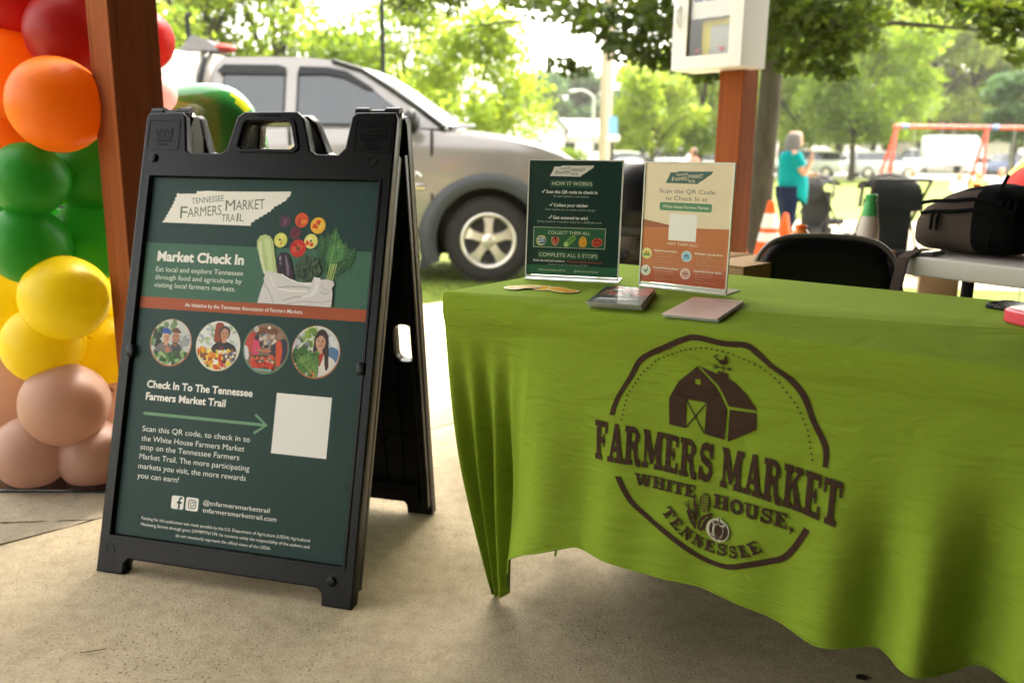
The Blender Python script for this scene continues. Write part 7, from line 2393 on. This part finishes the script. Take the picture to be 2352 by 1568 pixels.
for s in (-1, 1):
    e_ = (.14, -.22, 1.06) if s < 0 else (.08, .24, 1.06)
    sh = (-.01, s * .17, 1.355)
    m_ = Vector(sh).lerp(Vector(e_), .62)
    limb_cloth([sh, Vector(sh).lerp(Vector(e_), .3), m_], [.085, .088, .092], 'sleeve', teal, wm)
    k_, a_ = ((.01, -.10, .45), (-.05, -.10, .09)) if s < 0 else ((.03, .11, .45), (-.02, .11, .09))
    limb_cloth([(-.02, s * .10, .90), (-.015, s * .10, .78), Vector((-.015, s * .10, .78)).lerp(Vector(k_), .5), k_, Vector(k_).lerp(Vector(a_), .5), a_], [.145, .14, .115, .092, .078, .068], 'trouser_leg', navy, wm)
    mb = MB(); mb.sphere((.03 if s < 0 else .06, s * .11, .045), (.14, .055, .05), nu=16, nv=8); mb.build('shoe', white_metal, wm)
head(wm, (.035, 0, 1.535), .118, mat('grey_hair', (0.14, 0.13, 0.122), .7), skin_mat, 0, .05, .75)
# small far figures
def far_person(label, px, y, hgt, top_c, leg_c, hair_c, rz=0.0, sit=False):
    q = at_depth(px, 400, y)
    t = thing('person', label, 'person', (q.x, y, gz(y)), rz)
    k = hgt / 1.7
    zz = 0.0
    P = {'pelvis': (0, 0, .90, (.13, .12)), 'chest': (.0, 0, 1.28, (.15, .12)), 'neck': (0, 0, 1.45, .05), 'skull': (.02, 0, 1.53, .06), 'hl': (0, .09, .85, .09), 'kl': (.04, .10, .47, .06), 'al': (0, .10, .08, .04), 'tl': (.14, .10, .03, .03),
         'hr': (0, -.09, .85, .09), 'kr': (.02, -.10, .47, .06), 'ar': (-.06, -.10, .08, .04), 'tr': (.08, -.10, .03, .03), 'sl': (0, .18, 1.37, .055), 'el': (.03, .23, 1.10, .042), 'wl': (.12, .21, .86, .028), 'sr': (0, -.18, 1.37, .055), 'er': (.03, -.23, 1.10, .042), 'wr': (.13, -.20, .87, .028)}
    E_ = [('pelvis', 'chest'), ('chest', 'neck'), ('neck', 'skull'), ('pelvis', 'hl'), ('hl', 'kl'), ('kl', 'al'), ('al', 'tl'), ('pelvis', 'hr'), ('hr', 'kr'), ('kr', 'ar'), ('ar', 'tr'), ('chest', 'sl'), ('sl', 'el'), ('el', 'wl'), ('chest', 'sr'), ('sr', 'er'), ('er', 'wr')]
    P = {a: (b[0] * k, b[1] * k, b[2] * k, tuple(v * k for v in b[3]) if hasattr(b[3], '__len__') else b[3] * k) for a, b in P.items()}
    hand(P, E_, 'wl', (.2, 0, -1), (1, 0, 0), .3, k); hand(P, E_, 'wr', (.2, 0, -1), (1, 0, 0), .3, k)
    skin_body(P, E_, 'body', skin_mat, t, 1)
    tm, lm_ = mat('top_fabric', top_c, .8), mat('leg_fabric', leg_c, .8)
    cloth_loft([(.0, 0, 1.43 * k, .07 * k, .09 * k, 0), (0, 0, 1.39 * k, .12 * k, .17 * k, 0), (0, 0, 1.2 * k, .155 * k, .19 * k, 0), (0, 0, .86 * k, .15 * k, .18 * k, 0)], 'shirt', tm, t)
    for s in (-1, 1):
        limb_cloth([(0, s * .16 * k, 1.38 * k), (.03 * k, s * .23 * k, 1.12 * k)], [.072 * k, .066 * k], 'sleeve', tm, t)
        kx = .04 if s > 0 else .02
        limb_cloth([(0, s * .085 * k, .90 * k), (kx * k, s * .10 * k, .46 * k)], [.115 * k, .085 * k], 'shorts_leg', lm_, t)
    head(t, (.02 * k, 0, 1.55 * k), .112 * k, mat('hair', hair_c, .6), skin_mat, 0, 0, .3)
    return t
far_person('person in a coral top standing between the bin and the far post', 1592, 22, 1.52, (0.62, 0.25, 0.18), (0.2, 0.2, 0.25), (0.05, 0.03, 0.02), R(200))
far_person('child in a white top under the left swing legs', 2098, 21, 1.05, (0.75, 0.72, 0.68), (0.55, 0.30, 0.20), (0.35, 0.18, 0.08), R(-70))
far_person('child in a pale grey top left of the two by the slide', 2205, 17.5, 1.05, (0.62, 0.60, 0.62), (0.20, 0.18, 0.25), (0.40, 0.25, 0.12), R(-100))
far_person('child in a yellow top between the other two children', 2248, 19, 1.05, (0.80, 0.66, 0.15), (0.6, 0.45, 0.3), (0.5, 0.3, 0.12), R(-80))
far_person('brown-haired girl in a lilac top above the backpack', 2300, 16.0, 1.18, (0.50, 0.47, 0.60), (0.35, 0.33, 0.45), (0.16, 0.08, 0.04), R(-110))
capq = at_depth(2038, 416, 10.2)
far_person('person with a dark cap behind the black pushchair', 2040, 10.4, 1.06, (0.05, 0.05, 0.06), (0.06, 0.06, 0.07), (0.015, 0.015, 0.016), R(-90))

# dry straw and a dark leaf on the concrete
q = at_height(212, 1497, .002)
mb = MB(); mb.tube([(-.022, -.006, .0025), (0, 0, .003), (.024, .010, .0025)], [.0008, .0011, .0007], 6)
o = mb.build('straw', mat('dry_straw', (0.10, 0.065, 0.03), .8)); o.location = q; tag(o, 'dry brown straw lying on the bare concrete', 'straw')
q = at_height(1978, 1556, .002)
mb = MB(); mb.prism(round_poly([(-.012, -.004), (.004, -.009), (.014, .001), (.003, .008), (-.008, .006)], .003), .001, .004)
o = mb.build('dead_leaf', mat('dead_leaf', (0.02, 0.014, 0.008), .8)); o.location = q; tag(o, 'dark curled dead leaf on the concrete under the cloth hem', 'leaf')
# ------------------------------------------------------------------ trees
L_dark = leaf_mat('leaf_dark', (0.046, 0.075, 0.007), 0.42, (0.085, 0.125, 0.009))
L_mid = leaf_mat('leaf_mid', (0.125, 0.195, 0.020), 0.5, (0.23, 0.33, 0.022))
L_lime = leaf_mat('leaf_lime', (0.18, 0.24, 0.03), 0.55, (0.34, 0.44, 0.04))
L_blue = leaf_mat('leaf_bluish', (0.075, 0.135, 0.055), 0.4, (0.09, 0.165, 0.055))
bark = mat('bark', (0.048, 0.041, 0.024), 0.9, var=.35, vscale=5, bump=0.8, bscale=14, stretch=(4, 4, .8))

def leaf_cloud(centres, radii, counts, size, mat_, name, parent, seed, flat=.55, tone=.20):
    """clumps of single leaves: each a small folded blade with its own direction and tone"""
    g = np.random.default_rng(seed)
    C_, T_ = [], []
    for c, r_, n_ in zip(centres, radii, counts):
        d = g.normal(size=(n_, 3)); d /= np.linalg.norm(d, axis=1)[:, None]
        rr = g.random(n_) ** .45
        p = np.array(c) + d * rr[:, None] * np.array(r_ if hasattr(r_, '__len__') else (r_, r_, r_ * .75))
        C_.append(p)
        T_.append(np.full(n_, 1 + g.uniform(-tone, tone)))
    P = np.concatenate(C_); T = np.concatenate(T_) * (1 + g.uniform(-.22, .22, len(P)))
    n_ = len(P)
    nrm = g.normal(size=(n_, 3)); nrm[:, 2] += flat * 2; nrm /= np.linalg.norm(nrm, axis=1)[:, None]
    u = np.cross(nrm, g.normal(size=(n_, 3))); u /= np.linalg.norm(u, axis=1)[:, None]
    v = np.cross(nrm, u)
    s = size * g.uniform(.65, 1.3, n_)[:, None]
    V = np.empty((n_, 4, 3))
    V[:, 0] = P - u * s * .55; V[:, 1] = P + v * s * .36 + nrm * s * .10; V[:, 2] = P + u * s * .55; V[:, 3] = P - v * s * .36 + nrm * s * .10
    me = bpy.data.meshes.new(name)
    me.vertices.add(n_ * 4); me.vertices.foreach_set('co', V.reshape(-1))
    me.loops.add(n_ * 4); me.loops.foreach_set('vertex_index', np.arange(n_ * 4))
    me.polygons.add(n_); me.polygons.foreach_set('loop_start', np.arange(n_) * 4); me.polygons.foreach_set('loop_total', np.full(n_, 4))
    me.update(calc_edges=True)
    att = me.color_attributes.new('Col', 'FLOAT_COLOR', 'CORNER')
    hue = g.uniform(-.10, .10, n_)
    col = np.ones((n_, 4)); col[:, 0] = T * (1 + hue); col[:, 1] = T; col[:, 2] = T * (1 - hue)
    att.data.foreach_set('color', np.repeat(col, 4, axis=0).astype(np.float32).ravel())
    me.materials.append(mat_)
    ob = bpy.data.objects.new(name, me); COL.objects.link(ob)
    ob.parent = parent
    return ob

def tree(name, label, x, y, h, crown_r, crown_base, mat_, n_leaf, size, seed, group=None, cat='tree', trunk_r=None, nclump=26, lean=0.0, parts=True):
    q = random.Random(seed)
    t = thing(name, label, cat, (x, y, gz(y)), 0, group)
    tr = trunk_r or .028 * h
    fork = crown_base + (h - crown_base) * .25
    mb = MB()
    path = [(0, 0, -.1), (lean * .3, 0, crown_base * .5), (lean * .6, .02 * h, crown_base), (lean, 0, fork + (h - fork) * .55)]
    mb.tube(path, [tr * 1.25, tr, tr * .85, tr * .25], 12)
    cs, rs2, ns = [], [], []
    for i in range(nclump):
        a = q.uniform(0, 6.283); u = q.random()
        zc = crown_base + (h - crown_base) * (.10 + .85 * u)
        prof = math.sin(math.pi * min(1, max(0.02, (.12 + .85 * u)))) ** .6
        rad = crown_r * prof * q.uniform(.35, .85)
        c = (lean * u + rad * math.cos(a), rad * math.sin(a), zc)
        r_ = crown_r * q.uniform(.22, .42)
        cs.append(c); rs2.append((r_, r_, r_ * .7)); ns.append(1)
        if i % 2 == 0:
            b0 = Vector((lean * .6, 0, crown_base + (zc - crown_base) * .35))
            mb.tube([b0, b0.lerp(Vector(c), .5) + Vector((0, 0, .05 * h)), c], [tr * .35, tr * .2, tr * .06], 7)
    mb.build('trunk', bark, t, smooth=70)
    tot = sum(r_[0] ** 2 for r_ in rs2)
    ns = [max(20, int(n_leaf * r_[0] ** 2 / tot)) for r_ in rs2]
    leaf_cloud(cs, rs2, ns, size, mat_, 'crown', t, seed)
    return t
def X(px, y): return at_depth(px, 330, y).x
# near tree: dark trunk beside the far post, low boughs across the top of the view
nt = thing('tree', 'nearest tree, grey trunk behind the far brown post, dark boughs overhead', 'tree', (X(1757, 11.0), 11.0, gz(11.0)))
o = Vector((X(1757, 11.0), 11.0, gz(11.0)))
mb = MB()
mb.tube([(.03, 0, -.05), (.0, 0, .35), (0, 0, 1.2), (.02, .02, 2.2), (.03, .05, 3.2), (.0, .1, 4.6), (.05, .0, 6.4)], [.21, .157, .144, .134, .13, .095, .04], 18)
boughs = [((0, 0, 2.3), (-1.4, -1.0, 2.75), (-2.9, -1.7, 2.60)), ((0, 0, 2.5), (-1.8, .6, 3.1), (-3.9, .9, 2.9)), ((0, 0, 2.35), (1.2, -.6, 2.8), (2.7, -.9, 2.65)), ((0, 0, 2.6), (.8, -1.6, 3.0), (1.3, -3.2, 2.75)), ((0, 0, 2.7), (-.7, -2.0, 3.1), (-1.6, -3.6, 2.75)),
          ((0, 0, 3.0), (2.2, .8, 3.9), (4.0, 1.2, 3.8)), ((0, 0, 3.2), (-.6, 2.0, 4.0), (-1.0, 3.6, 4.0)), ((0, 0, 3.5), (1.2, 1.8, 4.6), (2.0, 3.0, 5.0)), ((0, 0, 3.6), (-1.8, -.8, 4.6), (-3.0, -1.2, 4.9))]
for b in boughs:
    mb.tube([b[0], Vector(b[0]).lerp(Vector(b[1]), .5) + Vector((0, 0, .08)), b[1], b[2]], [.05, .04, .028, .009], 8)
mb.build('trunk', bark, nt, smooth=70)
cs, rs2, ns = [], [], []
def spray(px, py, y, r_, n_):
    p_ = at_depth(px, py, y) - o
    cs.append(tuple(p_)); rs2.append((r_, r_, r_ * .55)); ns.append(n_)
for a in ((1480, 60, 7.6, .42, 170), (1560, 45, 7.2, .40, 160), (1430, 105, 7.4, .26, 90), (1500, 130, 7.8, .24, 90), (1580, 140, 7.6, .22, 70), (1640, 160, 8.0, .26, 80), (1690, 100, 8.0, .36, 130),
          (1400, 30, 7.6, .30, 90), (1350, 55, 7.4, .18, 36), (1310, 20, 7.6, .24, 54), (1240, 5, 8.0, .24, 46), (1290, 150, 8.4, .16, 32), (1330, 160, 8.4, .14, 26), (1180, -5, 8.2, .2, 30), (1020, 0, 8.5, .26, 50), (930, 5, 8.6, .20, 42), (1080, -20, 8.4, .2, 30),
          (1790, 40, 7.8, .36, 170), (1850, 70, 7.6, .40, 190), (1920, 40, 7.6, .42, 200), (1960, 85, 7.8, .30, 110), (1880, 130, 7.9, .28, 120), (1920, 165, 8.0, .18, 50), (1830, 150, 8.2, .20, 60), (1990, 30, 8.0, .28, 90), (1760, 110, 8.4, .26, 100), (1800, 0, 7.2, .34, 140), (1900, -20, 7.4, .45, 190),
          (2260, 35, 7.0, .22, 60), (2330, 30, 7.0, .24, 70), (2310, 75, 7.0, .22, 56), (2345, 125, 7.2, .14, 30), (2210, 10, 7.2, .16, 34), (2120, -20, 7.2, .2, 40), (1530, -30, 7.0, .45, 190), (1700, -20, 7.2, .5, 200), (1620, 40, 8.4, .4, 150)):
    spray(*a)
q = random.Random(5)
for b in boughs:                      # the crown above the view
    for k in range(7):
        p_ = Vector(b[1]).lerp(Vector(b[2]), q.uniform(-.2, 1.15)) + Vector((q.uniform(-.5, .5), q.uniform(-.5, .5), q.uniform(.35, .9)))
        cs.append(tuple(p_)); rs2.append((.55, .55, .35)); ns.append(150)
for k in range(44):
    a, u = q.uniform(0, 6.283), q.random()
    rr = 3.0 * math.sqrt(q.random()) * (1 - .55 * u)
    cs.append((rr * math.cos(a), rr * math.sin(a), 3.7 + 3.6 * u)); rs2.append((.75, .75, .5)); ns.append(190)
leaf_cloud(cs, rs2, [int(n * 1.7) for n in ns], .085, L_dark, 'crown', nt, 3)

# mid-ground and background trees
tree('tree', 'small yellow-green tree right behind the pickup windscreen', X(1090, 21), 21, 4.5, 1.95, .7, L_lime, 5200, .15, 11, trunk_r=.06, nclump=30)
tree('tree', 'tall yellow-green tree left of the one behind the windscreen', X(930, 27), 27, 6.0, 2.6, .8, L_lime, 5200, .19, 12, nclump=28)
tree('tree', 'bright green tree behind the pickup rear doors', X(640, 25), 25, 7.8, 3.2, 1.0, L_mid, 6500, .20, 13, nclump=34)
tree('tree', 'leafy green tree above the bed of the pickup', X(450, 23), 23, 8.5, 3.1, 1.2, L_lime, 7500, .20, 14, nclump=36)
tree('tree', 'dense green tree far left between post and pickup', X(330, 28), 28, 8.5, 3.6, 1.5, L_mid, 7500, .22, 15, nclump=34)
tree('tree', 'low yellow-green tree between the pickup cab and the tall pole', X(790, 31), 31, 5.4, 2.8, .7, L_lime, 5500, .21, 16, nclump=24)
tree('tree', 'tree hidden beyond the balloon column at the left edge', X(60, 30), 30, 8.0, 3.8, 1.4, L_mid, 6000, .24, 17, nclump=28)
tree('tree', 'light green tree just right of the utility pole', X(1500, 46), 46, 6.4, 3.2, .6, L_lime, 5200, .28, 18, nclump=28)
tree('tree', 'bright green tree left of the far brown post', X(1610, 52), 52, 8.6, 3.8, .8, L_mid, 6000, .32, 19, nclump=30)
tree('tree', 'spreading green tree with a slim trunk right of the woman', X(1962, 50), 50, 10.2, 4.4, 2.0, L_mid, 9500, .32, 20, trunk_r=.17, nclump=44)
tree('tree', 'second green tree just behind the spreading one', X(2010, 62), 62, 10.5, 4.8, 2.4, L_mid, 8000, .36, 21, trunk_r=.2, nclump=36)
tree('tree', 'green tree between the near trunk and the spreading tree', X(1835, 58), 58, 9.0, 4.0, 1.6, L_mid, 7000, .34, 22, nclump=34)
tree('tree', 'dark green tree at the right edge behind the swing frame', X(2330, 46), 46, 5.6, 2.4, 1.9, L_blue, 5000, .28, 23, trunk_r=.15, nclump=28)
# taller trees along the back of the park
for i, (px, y, h, r_, m_, lab) in enumerate(((2120, 84, 19, 8, L_lime, 'tall bright green tree right behind the left end of the swing frame'), (2230, 88, 18, 8, L_mid, 'tall green tree above the middle of the swing frame'), (2335, 92, 18, 8, L_lime, 'tall pale green tree above the right end of the swing frame'),
                                            (2040, 96, 20, 8, L_mid, 'tall green tree at the back, left of the swing frame'), (1930, 100, 20, 8, L_lime, 'tall bright tree at the back, above the spreading tree'), (1800, 98, 20, 8, L_mid, 'tall tree at the back behind the near trunk'),
                                            (2420, 96, 13, 6, L_blue, 'dark tree at the back, furthest right'), (1690, 104, 14, 6.0, L_mid, 'tall tree at the back behind the far brown post'), (1590, 112, 13.5, 6.0, L_lime, 'pale tree at the back between utility pole and brown post'))):
    tree('tree', lab, X(px, y), y, h, r_, 1.6, m_, 8500, .66, 60 + i, nclump=44)
for i, (px, y, h, r_, lab) in enumerate(((1250, 118, 11.0, 6.0, 'bluish green tree on the rise behind the gable-fronted house'), (1330, 124, 12.0, 6.5, 'bluish green tree on the rise behind the grey roof'), (1420, 120, 10.5, 6.0, 'bluish green tree behind the utility pole'), (1170, 130, 10.0, 6.0, 'bluish green tree behind the windscreen tree'), (1500, 128, 12.0, 6.5, 'bluish tree at the back right of the utility pole'))):
    tree('tree', lab, X(px, y), y, h, r_, .8, L_blue, 6000, .70, 80 + i, nclump=34)
# clipped shrub in front of the house
sh_ = thing('shrub', 'low clipped green shrub before the grey-roofed house', 'shrub', (X(1290, 45), 45, gz(45)))
leaf_cloud([(-.9, 0, 1.15), (-.3, 0, 1.25), (.3, 0, 1.25), (.9, 0, 1.12), (0, .3, .6), (-.6, .3, .5), (.6, .3, .5)], [(.6, .6, .45)] * 7, [260] * 7, .16, L_mid, 'foliage', sh_, 91)
mb = MB(); mb.tube([(0, 0, 0), (0, 0, .8)], .06, 8); mb.build('stem', bark, sh_)

# grass blades round the edge of the slab, where the lawn is nearest
g = np.random.default_rng(4)
NB = 26000
bx = g.uniform(-4.5, 3.2, NB); by = g.uniform(3.4, 9.5, NB)
rel = np.stack([bx - P1.x, by - P1.y], 1)
outw = rel @ np.array([E2.x, E2.y])
keep = (outw > 2.08) & ~((bx > 1.2) & (by > 7.4))
bx, by = bx[keep], by[keep]; n_ = len(bx)
hh = g.uniform(.02, .065, n_); aa = g.uniform(0, 6.283, n_); ln = g.uniform(-.6, .6, (n_, 2)) * hh[:, None]
bz = np.array([gz(v) for v in by])
V = np.empty((n_, 3, 3))
V[:, 0] = np.stack([bx - .004 * np.cos(aa), by - .004 * np.sin(aa), bz], 1); V[:, 1] = np.stack([bx + .004 * np.cos(aa), by + .004 * np.sin(aa), bz], 1); V[:, 2] = np.stack([bx + ln[:, 0], by + ln[:, 1], bz + hh], 1)
me = bpy.data.meshes.new('grass_blades')
me.vertices.add(n_ * 3); me.vertices.foreach_set('co', V.reshape(-1)); me.loops.add(n_ * 3); me.loops.foreach_set('vertex_index', np.arange(n_ * 3))
me.polygons.add(n_); me.polygons.foreach_set('loop_start', np.arange(n_) * 3); me.polygons.foreach_set('loop_total', np.full(n_, 3)); me.update(calc_edges=True)
att = me.color_attributes.new('Col', 'FLOAT_COLOR', 'CORNER')
c_ = np.ones((n_, 4)); tn_ = g.uniform(.6, 1.5, n_); c_[:, 0] = tn_ * g.uniform(.9, 1.6, n_); c_[:, 1] = tn_; c_[:, 2] = tn_
att.data.foreach_set('color', np.repeat(c_, 3, axis=0).astype(np.float32).ravel())
me.materials.append(leaf_mat('grass_blade', (0.11, 0.17, 0.025), .4))
gb = bpy.data.objects.new('grass', me); COL.objects.link(gb)
tag(gb, 'short grass growing along the edge of the concrete', 'grass', kind='stuff')

# ------------------------------------------------------------------ bright humid air over the park
mb = MB(); mb.box((40, 130, 15), (500, 560, 34))
hz = mb.build('haze', None or bpy.data.materials.new('haze_air'), smooth=0)
hm = hz.data.materials[0]; hm.use_nodes = True
hn = hm.node_tree; hn.nodes.clear()
ho = hn.nodes.new('ShaderNodeOutputMaterial'); hv = hn.nodes.new('ShaderNodeVolumePrincipled')
hv.inputs['Color'].default_value = (1.0, 0.98, 0.86, 1); hv.inputs['Density'].default_value = 0.0004
hv.inputs['Anisotropy'].default_value = 0.3
hn.links.new(hv.outputs[0], ho.inputs['Volume'])
tag(hz, kind='stuff')
